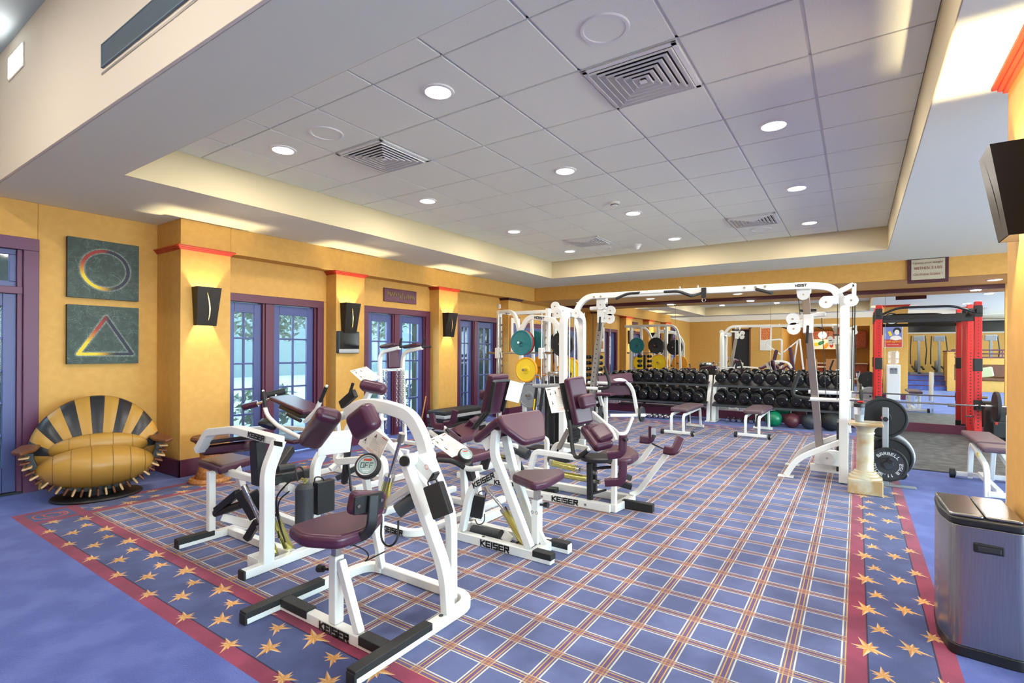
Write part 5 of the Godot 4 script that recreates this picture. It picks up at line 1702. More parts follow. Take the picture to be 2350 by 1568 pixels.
func wall_things() -> void:
	var x := PX + 0.05
	var t := thing("painting", "dark green canvas with a ring fading from red to yellow to blue", "painting", Vector3(PX, 1.92, -2.1), "abstract canvases over the armchair")
	part(t, "canvas", g().lohi(Vector3(PX + 0.002, 1.935, -2.40), Vector3(x - 0.001, 2.555, -1.775), 0.004), M.ink)
	picture(t, "painted_face", Vector3(x, 1.935, -1.775), Vector3(x, 1.935, -2.40), 0.62, Vector3.RIGHT, painting_tex(0))
	t = thing("painting", "dark green canvas with a triangle fading from red to yellow to blue", "painting", Vector3(PX, 1.24, -2.1), "abstract canvases over the armchair")
	part(t, "canvas", g().lohi(Vector3(PX + 0.002, 1.245, -2.40), Vector3(x - 0.001, 1.86, -1.775), 0.004), M.ink)
	picture(t, "painted_face", Vector3(x, 1.245, -1.775), Vector3(x, 1.245, -2.40), 0.615, Vector3.RIGHT, painting_tex(1))
	# small television on the second column
	t = thing("television", "small silver and black television below the second column's sconce", "television", Vector3(CX, 1.36, -4.8))
	part(t, "body", g().lohi(Vector3(CX + 0.002, 1.355, -4.985), Vector3(CX + 0.06, 1.675, -4.615), 0.012, 2), M.black_plastic)
	part(t, "screen", g().lohi(Vector3(CX + 0.058, 1.425, -4.97), Vector3(CX + 0.063, 1.665, -4.63), 0.002), M.screen)
	part(t, "speaker_bar", g().lohi(Vector3(CX + 0.056, 1.362, -4.975), Vector3(CX + 0.066, 1.418, -4.625), 0.006), M.silver_plastic)
	part(t, "wall_bracket", g().lohi(Vector3(CX, 1.655, -4.88), Vector3(CX + 0.05, 1.69, -4.72)), M.silver_plastic)
	# carved panel over the second pair of doors
	t = thing("carved_panel", "narrow dark red carved wooden panel above the second French doors", "wall panel", Vector3(WX, 2.2, -6.0))
	part(t, "board", g().lohi(Vector3(WX + 0.002, 2.20, -6.41), Vector3(WX + 0.03, 2.42, -5.68), 0.006), M.plum_wood)
	mat("bronze_relief", rgb(122, 104, 62), 0.5, 0.3)
	rng.seed = 21
	for k in 14:
		var c := Vector3(WX + 0.03, 2.31 + rng.randf_range(-0.03, 0.03), -5.75 - 0.0455 * k)
		part(t, "figure", g().ell(xf(c, 0, rng.randf_range(-30, 30)), Vector3(0.012, rng.randf_range(0.03, 0.06), 0.018), 8, 6), M.bronze_relief)
	single("alarm_sensor", g().lohi(Vector3(WX + 0.002, 2.30, -8.90), Vector3(WX + 0.06, 2.40, -8.84), 0.012, 2), M.white_plastic, "small white alarm sensor beside the fourth column's head", "sensor")
	# framed print on the fourth column
	t = thing("framed_print", "tall framed print with pale mat on the fourth column", "picture", Vector3(CX, 1.4, -9.2))
	part(t, "frame", g().lohi(Vector3(CX + 0.002, 1.35, -9.40), Vector3(CX + 0.02, 2.15, -8.99), 0.005), M.wood)
	part(t, "mount", g().lohi(Vector3(CX + 0.018, 1.39, -9.365), Vector3(CX + 0.022, 2.11, -9.025), 0.001), M.card)
	part(t, "print_upper", g().lohi(Vector3(CX + 0.021, 1.78, -9.27), Vector3(CX + 0.0235, 2.0, -9.11), 0.001), M.blue_wood)
	part(t, "print_lower", g().lohi(Vector3(CX + 0.021, 1.48, -9.27), Vector3(CX + 0.0235, 1.70, -9.11), 0.001), M.wood)
	# the painted sign on the bulkhead
	t = thing("sign", "framed hand-lettered sign about guessing weight on the bulkhead", "sign", Vector3(0.88, 2.47, -10.0))
	part(t, "frame", g().lohi(Vector3(0.64, 2.47, -9.998), Vector3(1.13, 2.87, -9.965), 0.006), M.dark_trim)
	var bd := mat("sign_board", Color.WHITE, 0.7)
	grain(bd, rgb(168, 158, 134), rgb(196, 188, 164), 0.05, 4.0)
	var bo := part(t, "board", g().lohi(Vector3(0.685, 2.52, -9.97), Vector3(1.085, 2.83, -9.96), 0.002), M.sign_board)
	mat("sign_red", rgb(134, 52, 34), 0.6)
	mat("sign_faded", rgb(126, 84, 62), 0.6)
	letters(bo, "I guess your weight", 0.031, face(Vector3(0.885, 2.775, -9.958), Vector3.RIGHT, Vector3.BACK), M.sign_faded, 0.95, 0.002, false)
	letters(bo, "WITHIN 3 LBS", 0.04, face(Vector3(0.885, 2.695, -9.958), Vector3.RIGHT, Vector3.BACK), M.sign_red, 0.95, 0.002)
	letters(bo, "On these Scales !", 0.034, face(Vector3(0.885, 2.60, -9.958), Vector3.RIGHT, Vector3.BACK), M.sign_red, 0.95, 0.002, false)


# ---- captain's chair tower with chains, by the French doors

func knee_tower() -> void:
	var t := thing("knee_raise_tower", "white knee raise tower with plum arm pads and hanging chains", "gym machine", Vector3(-5.6, 0, -5.2))
	var X := -5.62
	var za := -4.96
	var zb := -5.40
	var q := g()
	q.rtube(fil([Vector3(X + 0.04, 0.05, za - 0.02), Vector3(X, 1.25, za), Vector3(X + 0.05, 1.38, za), Vector3(X + 0.40, 1.44, za)], 0.1, 6), 0.05, 0.05, Vector3.BACK)
	q.rtube(fil([Vector3(X + 0.04, 0.05, zb - 0.02), Vector3(X, 1.25, zb), Vector3(X + 0.05, 1.38, zb), Vector3(X + 0.40, 1.44, zb)], 0.1, 6), 0.05, 0.05, Vector3.BACK)
	q.bar(Vector3(X - 0.3, 0.03, za + 0.02), Vector3(X + 0.6, 0.03, za + 0.02), 0.05, 0.055).bar(Vector3(X - 0.3, 0.03, zb - 0.04), Vector3(X + 0.6, 0.03, zb - 0.04), 0.05, 0.055).bar(Vector3(X + 0.02, 0.03, za), Vector3(X + 0.02, 0.03, zb), 0.05, 0.055).bar(Vector3(X, 1.12, za), Vector3(X, 1.12, zb), 0.04, 0.04)
	q.lohi(Vector3(X + 0.02, 0.42, zb - 0.10), Vector3(X + 0.14, 0.45, zb + 0.02)).lohi(Vector3(X + 0.02, 0.42, za - 0.02), Vector3(X + 0.14, 0.45, za + 0.10))
	part(t, "frame", q, M.white_metal)
	part(t, "back_pad", g().plate(Vector3(X + 0.05, 1.14, -5.07), Vector3(X + 0.03, 1.42, -5.07), Vector3(X + 0.03, 1.42, -5.29), 0.06, 0.025, 3), M.plum_vinyl)
	for z in [za, zb]:
		part(t, "arm_pad", g().bar(Vector3(X + 0.04, 1.45, z), Vector3(X + 0.34, 1.49, z), 0.11, 0.05, Vector3.UP, 0.02), M.plum_vinyl)
		pieces(t, "hand_grip", g().cyl(Vector3(X + 0.40, 1.46, z), Vector3(X + 0.44, 1.57, z), 0.016).cyl(Vector3(X + 0.40, 1.45, z), Vector3(X + 0.50, 1.46, z - 0.08), 0.016), M.black_rubber)
	# chains, link by link
	var rows := [[za - 0.04, 0.0], [za - 0.075, 0.03], [zb + 0.13, 0.0], [zb + 0.095, 0.03], [zb + 0.06, 0.06]]
	for r in rows:
		var c := g()
		for k in 26:
			var p := Vector3(X + 0.03 + r[1], 1.10 - 0.032 * k, r[0])
			var path := []
			for j in 8:
				var a := TAU * j / 8.0
				var d := Vector3(0, sin(a) * 0.021, cos(a) * 0.012) if k % 2 == 0 else Vector3(cos(a) * 0.012, sin(a) * 0.021, 0)
				path.append(p + d)
			c.sweep(path, c.circ(0.0045, 5), Vector3.RIGHT if k % 2 == 0 else Vector3.BACK, true)
		part(t, "chain", c, M.chrome)


# ---- bar machine with plates (far left)

func plate_disc(t: Node3D, at: Vector3, axis: Vector3, r: float, thick: float, face_m: Material, rim_m: Material) -> MeshInstance3D:
	var b := along(at, axis)
	var h := thick * 0.5
	var o := part(t, "weight_plate", g().lathe([Vector2(0.022, -h), Vector2(r * 0.96, -h), Vector2(r, -h * 0.7), Vector2(r, h * 0.7), Vector2(r * 0.96, h), Vector2(r * 0.90, h)], b, 40), rim_m)
	part(o, "plate_face", g().lathe([Vector2(r * 0.90, h), Vector2(r * 0.86, h * 0.55), Vector2(r * 0.3, h * 0.5), Vector2(r * 0.27, h * 0.9), Vector2(0.022, h * 0.9)], b, 40), face_m)
	return o


func loose_plate(label: String, at: Vector3, axis: Vector3, r: float, thick: float, face_m: Material, rim_m: Material, group: String) -> Node3D:
	var t := thing("weight_plate", label, "weight plate", at, group)
	var b := along(at, axis)
	var h := thick * 0.5
	part(t, "rim", g().lathe([Vector2(0.026, -h), Vector2(r * 0.96, -h), Vector2(r, -h * 0.7), Vector2(r, h * 0.7), Vector2(r * 0.96, h), Vector2(r * 0.90, h)], b, 40), rim_m)
	part(t, "plate_face", g().lathe([Vector2(r * 0.90, h), Vector2(r * 0.86, h * 0.5), Vector2(r * 0.32, h * 0.45), Vector2(r * 0.28, h * 0.9), Vector2(0.026, h * 0.9)], b, 40), face_m)
	return t


func smith() -> void:
	var t := thing("smith_machine", "white guided barbell machine with plate pegs near the far corner", "gym machine", Vector3(-5.1, 0, -8.2))
	var z := -7.9
	var q := g()
	var xl := -5.70
	var xr := -4.62
	# side frames: upright, bent top, front holder leg
	for x in [xl, xr]:
		q.rtube([Vector3(x, 0.03, z - 0.1), Vector3(x, 2.17, z - 0.1)], 0.07, 0.09, Vector3.BACK)
		q.bar(Vector3(x, 0.03, z - 0.75), Vector3(x, 0.03, z + 0.35), 0.07, 0.06)
	q.rtube(fil([Vector3(xl, 2.15, z - 0.1), Vector3(xl + 0.42, 2.15, z + 0.02), Vector3(xl + 0.60, 1.75, z + 0.1), Vector3(xl + 0.76, 0.05, z + 0.14)], 0.2, 8), 0.06, 0.07, Vector3.BACK)
	q.rtube(fil([Vector3(xr, 2.15, z - 0.5), Vector3(xr + 0.35, 2.15, z - 0.45), Vector3(xr + 0.46, 1.8, z - 0.4), Vector3(xr + 0.52, 0.05, z - 0.4)], 0.2, 8), 0.06, 0.06, Vector3.BACK)
	q.rtube(fil([Vector3(xl + 0.58, 1.72, z + 0.1), Vector3(xl + 0.78, 2.02, z + 0.1), Vector3(xl + 1.30, 1.96, z + 0.1), Vector3(xl + 1.50, 1.68, z + 0.1), Vector3(xl + 1.50, 0.05, z + 0.1)], 0.12, 6), 0.09, 0.05, Vector3.BACK)
	q.bar(Vector3(xl, 2.15, z - 0.5), Vector3(xr, 2.15, z - 0.5), 0.06, 0.07).bar(Vector3(-5.24, 2.15, z - 0.52), Vector3(-5.15, 0.05, z - 0.55), 0.06, 0.05, Vector3.BACK).bar(Vector3(-4.74, 2.15, z - 0.52), Vector3(-4.62, 0.05, z - 0.55), 0.06, 0.05, Vector3.BACK).bar(Vector3(xl, 2.15, z - 0.1), Vector3(xl, 2.15, z - 0.55), 0.06, 0.07)
	var fr := part(t, "frame", q, M.white_metal)
	blocks(fr, "HOIST", 0.05 * 0.75, face(Vector3(xl + 0.28, 2.12, z + 0.012), Vector3(0.42, 0, 0.12), Vector3(-0.2, 0, 1)), M.ink, 1.1, 0.44)
	blocks(fr, "HOIST", 0.055 * 0.75, face(Vector3(xl + 1.03, 1.99, z + 0.128), Vector3(0.52, -0.06, 0), Vector3(0, 0, 1)), M.charcoal, 1.1, 0.44)
	# notched rails and the bar with its hooks
	for x in [xl + 0.06, xr - 0.06]:
		var rail := g().bar(Vector3(x, 0.3, z - 0.06), Vector3(x, 2.05, z - 0.06), 0.035, 0.02, Vector3.BACK)
		for k in 12:
			rail.bar(Vector3(x + 0.02, 0.45 + 0.13 * k, z - 0.05), Vector3(x + 0.05, 0.49 + 0.13 * k, z - 0.05), 0.02, 0.03, Vector3.BACK)
		part(t, "notched_rail", rail, M.steel)
		part(t, "guide_rod", g().cyl(Vector3(x - 0.03, 0.1, z - 0.02), Vector3(x - 0.03, 2.1, z - 0.02), 0.014), M.chrome)
		part(t, "bar_hook", g().lohi(Vector3(x - 0.06, 1.26, z - 0.04), Vector3(x + 0.01, 1.46, z + 0.05), 0.01, 2).bar(Vector3(x + 0.03, 1.46, z), Vector3(x + 0.09, 1.28, z + 0.02), 0.02, 0.02, Vector3.BACK), M.white_metal)
	part(t, "guided_bar", g().cyl(Vector3(-5.86, 1.36, z), Vector3(-4.46, 1.37, z), 0.014).cyl(Vector3(-5.86, 1.36, z), Vector3(-5.66, 1.36, z), 0.024).cyl(Vector3(-4.62, 1.37, z), Vector3(-4.46, 1.37, z), 0.024), M.chrome)
	part(t, "bar_stop", g().cyl(Vector3(-5.68, 1.36, z), Vector3(-5.65, 1.36, z), 0.045), M.black_rubber)
	# storage pegs
	for p in [Vector3(-4.96, 1.55, z + 0.2), Vector3(-4.86, 1.07, z + 0.2), Vector3(-4.79, 0.62, z + 0.2), Vector3(-4.36, 1.53, z - 0.2), Vector3(-4.22, 1.07, z - 0.2)]:
		part(t, "storage_peg", g().cyl(p + Vector3(0, 0, -0.18), p + Vector3(0, 0, 0.16), 0.024), M.chrome)
	var gr := "plates on the bar machine"
	loose_plate("teal weight plate on the upper peg of the bar machine", Vector3(-4.96, 1.55, z + 0.26), Vector3.BACK, 0.225, 0.04, M.teal_plate, M.teal_plate, gr)
	loose_plate("red-edged plate stacked just behind the teal plate", Vector3(-4.96, 1.55, z + 0.215), Vector3.BACK, 0.225, 0.03, M.red_metal, M.red_metal, gr)
	loose_plate("black plate at the back of the teal plate's peg", Vector3(-4.96, 1.55, z + 0.18), Vector3.BACK, 0.225, 0.03, M.black_rubber, M.black_rubber, gr)
	loose_plate("yellow weight plate with orange rim below the teal plate", Vector3(-4.86, 1.07, z + 0.25), Vector3.BACK, 0.225, 0.045, M.yellow_plate, M.orange_rim, gr)
	loose_plate("large grey iron plate low on the bar machine", Vector3(-4.79, 0.62, z + 0.25), Vector3.BACK, 0.225, 0.04, M.grey_plate, M.grey_plate, gr)
	loose_plate("grey iron plate just behind the low grey plate", Vector3(-4.79, 0.62, z + 0.20), Vector3.BACK, 0.225, 0.035, M.grey_plate, M.grey_plate, gr)
	for e in [[-5.28, 1.58, "teal", M.teal_plate, M.teal_plate], [-5.16, 1.08, "yellow", M.yellow_plate, M.orange_rim], [-4.72, 1.58, "black", M.black_rubber, M.black_rubber], [-4.64, 1.10, "second yellow", M.yellow_plate, M.orange_rim]]:
		part(t, "storage_peg", g().cyl(Vector3(e[0], e[1], z - 0.5), Vector3(e[0], e[1], z - 0.86), 0.024), M.chrome)
		loose_plate("%s plate on the rear of the bar machine facing the mirror" % e[2], Vector3(e[0], e[1], z - 0.74), Vector3.FORWARD, 0.225, 0.045, e[3], e[4], gr)
	loose_plate("black plate on the right upper peg behind the cable tower", Vector3(-4.36, 1.53, z - 0.16), Vector3.BACK, 0.225, 0.05, M.black_rubber, M.black_rubber, gr)
	loose_plate("yellow plate on the right peg behind the cable tower", Vector3(-4.22, 1.07, z - 0.16), Vector3.BACK, 0.225, 0.045, M.yellow_plate, M.orange_rim, gr)


# ---- cable crossover spanning the far half of the room

func pulley(t: Node3D, p: Vector3, r: float) -> void:
	var o := part(t, "pulley", g().cyl(p + Vector3(0, 0, -0.012), p + Vector3(0, 0, 0.012), r, -1.0, 24), M.white_metal)
	part(o, "axle", g().cyl(p + Vector3(0, 0, 0.011), p + Vector3(0, 0, 0.017), r * 0.16, -1.0, 10), M.steel)


func crossover() -> void:
	var t := thing("cable_crossover", "tall white cable crossover frame spanning the far half of the gym", "gym machine", Vector3(-1.7, 0, -6.6))
	var z := -6.52
	var q := g()
	# towers: arches in the depth direction
	for s in [[-3.35, -6.22, -6.80], [-0.115, -6.50, -7.08]]:
		q.rtube(fil([Vector3(s[0], 0.02, s[1]), Vector3(s[0], 1.93, s[1]), Vector3(s[0], 1.93, s[2]), Vector3(s[0], 0.02, s[2])], 0.16, 8), 0.10, 0.085, Vector3.RIGHT)
		q.bar(Vector3(s[0], 0.03, s[1]), Vector3(s[0], 0.03, s[2]), 0.09, 0.06)
	# span beam with bent ends
	q.rtube(fil([Vector3(-3.35, 1.90, z), Vector3(-3.18, 2.17, z), Vector3(-0.42, 2.14, z), Vector3(-0.20, 2.10, z), Vector3(-0.115, 1.90, z)], 0.16, 7), 0.075, 0.06, Vector3.BACK)
	# braces and feet in front
	for d in [[z + 0.02, 0.0], [-7.2, -0.02]]:
		q.rtube(fil([Vector3(-0.15, 0.44 + d[1], d[0]), Vector3(-0.55, 0.22, d[0]), Vector3(-0.66, 0.02, d[0])], 0.14, 6), 0.06, 0.05, Vector3.BACK)
		q.rtube(fil([Vector3(-3.32, 0.44 + d[1], d[0] + 0.1), Vector3(-2.92, 0.22, d[0] + 0.1), Vector3(-2.80, 0.02, d[0] + 0.1)], 0.14, 6), 0.06, 0.05, Vector3.BACK)
		q.lohi(Vector3(-0.74, 0, d[0] - 0.05), Vector3(-0.58, 0.014, d[0] + 0.05)).lohi(Vector3(-2.88, 0, d[0] + 0.05), Vector3(-2.72, 0.014, d[0] + 0.15))
	q.bar(Vector3(-0.44, 0.10, -6.72), Vector3(-0.12, 0.10, -6.72), 0.06, 0.08).bar(Vector3(-3.22, 0.10, -6.65), Vector3(-3.34, 0.10, -6.65), 0.06, 0.08)
	var fr := part(t, "frame", q, M.white_metal)
	blocks(fr, "HOIST", 0.03 * 0.75, face(Vector3(-0.52, 2.145, z + 0.032), Vector3(1, -0.01, 0), Vector3.BACK), M.ink, 1.1, 0.44)
	for x in [-3.02, -2.92, -1.10, -0.98, -0.88]:
		part(fr, "bolt", g().cyl(Vector3(x, 2.155, z + 0.028), Vector3(x, 2.155, z + 0.036), 0.014, -1.0, 8), M.steel)
	# steel slide columns with holes
	for c in [[Vector3(-0.49, 2.13, -6.6), Vector3(-0.33, 0.10, -6.75)], [Vector3(-2.93, 2.13, -6.6), Vector3(-3.24, 0.10, -6.75)]]:
		var col := part(t, "slide_column", g().bar(c[0], c[1], 0.075, 0.07, Vector3.BACK, 0.004), M.steel)
		if c[0].x < -1.0:
			var hl := g()
			for k in 26:
				var p: Vector3 = c[0].lerp(c[1], 0.12 + 0.032 * k)
				hl.cyl(p + Vector3(0, 0, 0.034), p + Vector3(0, 0, 0.0365), 0.009, -1.0, 8)
			part(col, "peg_holes", hl, M.ink)
		var dir: float = -1.0 if c[0].x > -1.0 else 1.0
		var cp: Vector3 = c[0].lerp(c[1], 0.2 if dir < 0 else 0.11)
		var car := part(t, "carriage", g().box(cp, Vector3(0.10, 0.22, 0.09), 0.01).box(cp + Vector3(dir * -0.09, 0.10, 0), Vector3(0.16, 0.05, 0.06), 0.01).box(cp + Vector3(dir * 0.07, 0.0, 0.0), Vector3(0.06, 0.09, 0.05), 0.008), M.white_metal)
		pieces(car, "carriage_pad", g().box(cp + Vector3(0, 0.15, 0), Vector3(0.16, 0.03, 0.07), 0.006).bar(cp + Vector3(0, -0.02, 0.04), cp + Vector3(-0.01, -0.22, 0.04), 0.03, 0.02, Vector3.BACK), M.black_plastic)
		pulley(t, cp + Vector3(dir * 0.15, 0.055, 0.03), 0.068)
		pulley(t, cp + Vector3(dir * 0.14, -0.055, 0.03), 0.068)
		part(t, "cable", g().cyl(cp + Vector3(dir * 0.08, 0.1, 0), Vector3(cp.x + dir * 0.10, 2.08, -6.58), 0.004, -1.0, 6).cyl(cp + Vector3(dir * -0.13, 0.06, 0.0), Vector3(cp.x - dir * 0.17, 0.9, -6.72), 0.004, -1.0, 6), M.black_rubber)
		part(t, "column_head", g().box(c[0] + Vector3(-0.01, -0.03, 0.02), Vector3(0.14, 0.09, 0.09), 0.01), M.white_metal)
		pulley(t, c[0] + Vector3(-0.01, -0.085, 0.06), 0.062)
		# lower arm and bent grip
		var hx: float = -0.13 if dir < 0 else -3.30
		var s2: float = -1.0 if dir < 0 else 1.0
		pieces(t, "lower_arm", g().cyl(Vector3(hx, 0.88, -6.6), Vector3(hx + s2 * 0.32, 0.88, -6.6), 0.022).cyl(Vector3(hx, 0.94, -6.9), Vector3(hx + s2 * 0.34, 0.94, -6.9), 0.022), M.white_metal)
		part(t, "hand_grip", g().tube(fil([Vector3(hx + s2 * 0.30, 0.88, -6.6), Vector3(hx + s2 * 0.46, 0.90, -6.58), Vector3(hx + s2 * 0.48, 0.96, -6.58), Vector3(hx + s2 * 0.40, 1.20, -6.58)], 0.06, 6), 0.022, 10), M.black_rubber)
	# head pulleys on the tower tops, low pulleys
	for p in [Vector3(-0.28, 1.94, -6.44), Vector3(-0.055, 1.95, -6.44), Vector3(-3.47, 2.02, -6.2), Vector3(-3.22, 1.93, -6.35), Vector3(-3.40, 1.92, -6.15), Vector3(-0.27, 0.24, -6.6)]:
		pulley(t, p, 0.066)
	pieces(t, "pulley_plate", g().box(Vector3(-0.24, 1.96, -6.47), Vector3(0.15, 0.10, 0.03), 0.04, 4).box(Vector3(-0.26, 0.24, -6.63), Vector3(0.26, 0.18, 0.03), 0.06, 4).bar(Vector3(-0.22, 2.02, -6.48), Vector3(-0.03, 2.12, -6.48), 0.04, 0.05).bar(Vector3(-0.03, 2.13, -6.48), Vector3(-0.03, 1.97, -6.48), 0.04, 0.04).bar(Vector3(-3.47, 2.02, -6.22), Vector3(-3.26, 1.95, -6.40), 0.04, 0.06), M.white_metal)
	# guide rods, weight stack and cables in each tower
	for s in [[-3.35, -6.51], [-0.115, -6.79]]:
		part(t, "guide_rod", g().cyl(Vector3(s[0] - 0.02, 0.1, s[1] + 0.08), Vector3(s[0] - 0.02, 1.88, s[1] + 0.08), 0.012).cyl(Vector3(s[0] - 0.02, 0.1, s[1] - 0.08), Vector3(s[0] - 0.02, 1.88, s[1] - 0.08), 0.012), M.chrome)
		for k in 12:
			part(t, "stack_plate", g().lohi(Vector3(s[0] - 0.07, 0.10 + 0.045 * k, s[1] - 0.17), Vector3(s[0] + 0.04, 0.141 + 0.045 * k, s[1] + 0.17), 0.004), M.black_metal)
	part(t, "cable", g().cyl(Vector3(-0.175, 1.92, -6.44), Vector3(-0.175, 0.9, -6.44), 0.004, -1.0, 6).cyl(Vector3(-0.02, 1.95, -6.44), Vector3(-0.03, 1.0, -6.44), 0.006, -1.0, 6).cyl(Vector3(-0.04, 1.95, -6.44), Vector3(-0.05, 1.0, -6.44), 0.005, -1.0, 6), M.black_rubber)
	# chin-up grips under the span and a hanging ankle strap
	var y := 2.155
	part(t, "chin_bar", g().tube(fil([Vector3(-2.664, 2.102, -6.4), Vector3(-2.516, 2.166, -6.44), Vector3(-2.338, 2.167, -6.44)], 0.06, 5), 0.019, 10), M.black_rubber)
	part(t, "chin_bar", g().tube(fil([Vector3(-2.03, 2.16, -6.44), Vector3(-1.85, 2.157, -6.42), Vector3(-1.665, 2.076, -6.36)], 0.06, 5), 0.019, 10), M.black_rubber)
	part(t, "chin_tube", g().cyl(Vector3(-2.349, 2.162, -6.44), Vector3(-2.019, 2.159, -6.44), 0.018), M.white_metal)
	part(t, "chin_bar", g().tube([Vector3(-0.966, 2.127, -6.46), Vector3(-0.783, 2.055, -6.3)], 0.019, 10), M.black_rubber)
	part(t, "chin_bar", g().tube([Vector3(-1.675, 2.081, -6.4), Vector3(-1.576, 2.127, -6.5)], 0.015, 10), M.black_rubber)
	for p in [Vector3(-1.86, 2.19, -6.52), Vector3(-1.64, 2.19, -6.52)]:
		part(t, "span_knob", g().cyl(p, p + Vector3(0, 0.035, 0), 0.02, 0.012), M.chrome)
	var st := thing("ankle_strap", "black strap with steel ring hanging from the crossover beam", "strap", Vector3(-1.86, 2.0, -6.47))
	part(st, "strap", g().lohi(Vector3(-1.582, 2.184, -6.48), Vector3(-1.525, 2.062, -6.46), 0.004), M.black_rubber)
	part(st, "ring", g().sweep(ring_path(Vector3(-1.553, 2.032, -6.47), 0.022, Vector3.BACK), g().circ(0.004, 6), Vector3.BACK, true), M.chrome)


func ring_path(c: Vector3, r: float, axis: Vector3, n := 16) -> Array:
	var b := along(c, axis)
	var o := []
	for i in n:
		o.append(b * Vector3(cos(TAU * i / n) * r, 0, sin(TAU * i / n) * r))
	return o


const NTH := ["first", "second", "third", "fourth", "fifth", "sixth", "seventh", "eighth", "ninth", "tenth", "eleventh", "twelfth"]


# flat bench on wheels: local z runs towards the far end, origin on the floor below the near end's middle
func flat_bench(label: String, at: Vector3, turn: float) -> void:
	var t := thing("flat_bench", label, "bench", Vector3.ZERO, "flat benches before the dumbbell racks")
	part(t, "pad", g().pad(rpoly([Vector2(-0.14, -0.10), Vector2(0.14, -0.10), Vector2(0.17, -0.20), Vector2(0.17, -1.10), Vector2(0.13, -1.22), Vector2(-0.13, -1.22), Vector2(-0.17, -1.10), Vector2(-0.17, -0.20)], 0.05, 4), 0.06, 0.024, Transform3D(Basis(), Vector3(0, 0.385, 0))), M.mauve_vinyl)
	var q := g()
	for s in [-1.0, 1.0]:
		q.rtube(fil([Vector3(s * 0.10, 0.04, -0.02), Vector3(s * 0.10, 0.34, -0.02), Vector3(s * 0.10, 0.37, -1.10), Vector3(s * 0.10, 0.02, -1.16)], 0.09, 6), 0.045, 0.04, Vector3.RIGHT)
	q.bar(Vector3(-0.22, 0.05, -0.02), Vector3(0.22, 0.05, -0.02), 0.05, 0.045).bar(Vector3(-0.16, 0.03, -1.16), Vector3(0.16, 0.03, -1.16), 0.05, 0.045)
	part(t, "frame", q, M.white_metal)
	for s in [-1.0, 1.0]:
		var w := part(t, "wheel", g().cyl(Vector3(s * 0.235, 0.045, -0.02), Vector3(s * 0.27, 0.045, -0.02), 0.045), M.black_rubber)
		part(w, "hub", g().cyl(Vector3(s * 0.268, 0.045, -0.02), Vector3(s * 0.275, 0.045, -0.02), 0.016), M.white_plastic)
	part(t, "lever", g().bar(Vector3(0.02, 0.33, -0.45), Vector3(0.0, 0.14, -0.40), 0.03, 0.03).bar(Vector3(0.03, 0.30, -0.6), Vector3(0.03, 0.16, -0.62), 0.04, 0.03), M.black_metal)
	t.position = at
	t.rotation.y = turn


func dumbbell_thing(label: String, at: Vector3, r: float, group: String) -> void:
	# round rubber heads on a chrome handle, lying front to back
	var t := thing("dumbbell", label, "dumbbell", Vector3.ZERO, group)
	for s in [-1.0, 1.0]:
		part(t, "head", g().lathe([Vector2(0.0005, 0.135), Vector2(r * 0.45, 0.135), Vector2(r * 0.78, 0.13), Vector2(r * 0.96, 0.112), Vector2(r, 0.09), Vector2(r, 0.07), Vector2(r * 0.97, 0.066), Vector2(r, 0.062), Vector2(r * 0.98, 0.03), Vector2(r * 0.85, 0.012), Vector2(0.0005, 0.012)], Transform3D(Basis(Vector3.RIGHT, Vector3(0, 0, s), Vector3(0, 1, 0) * (1 if s > 0 else -1)), Vector3(0, 0, s * 0.055)), 22), M.dumbbell_rubber)
	part(t, "handle", g().cyl(Vector3(0, 0, -0.09), Vector3(0, 0, 0.09), 0.017), M.chrome)
	part(t, "end_screw", g().cyl(Vector3(0, -r * 0.2, 0.19), Vector3(0, -r * 0.2, 0.193), 0.006, -1.0, 8), M.silver_plastic)
	t.position = at
	t.rotation.x = deg_to_rad(14)


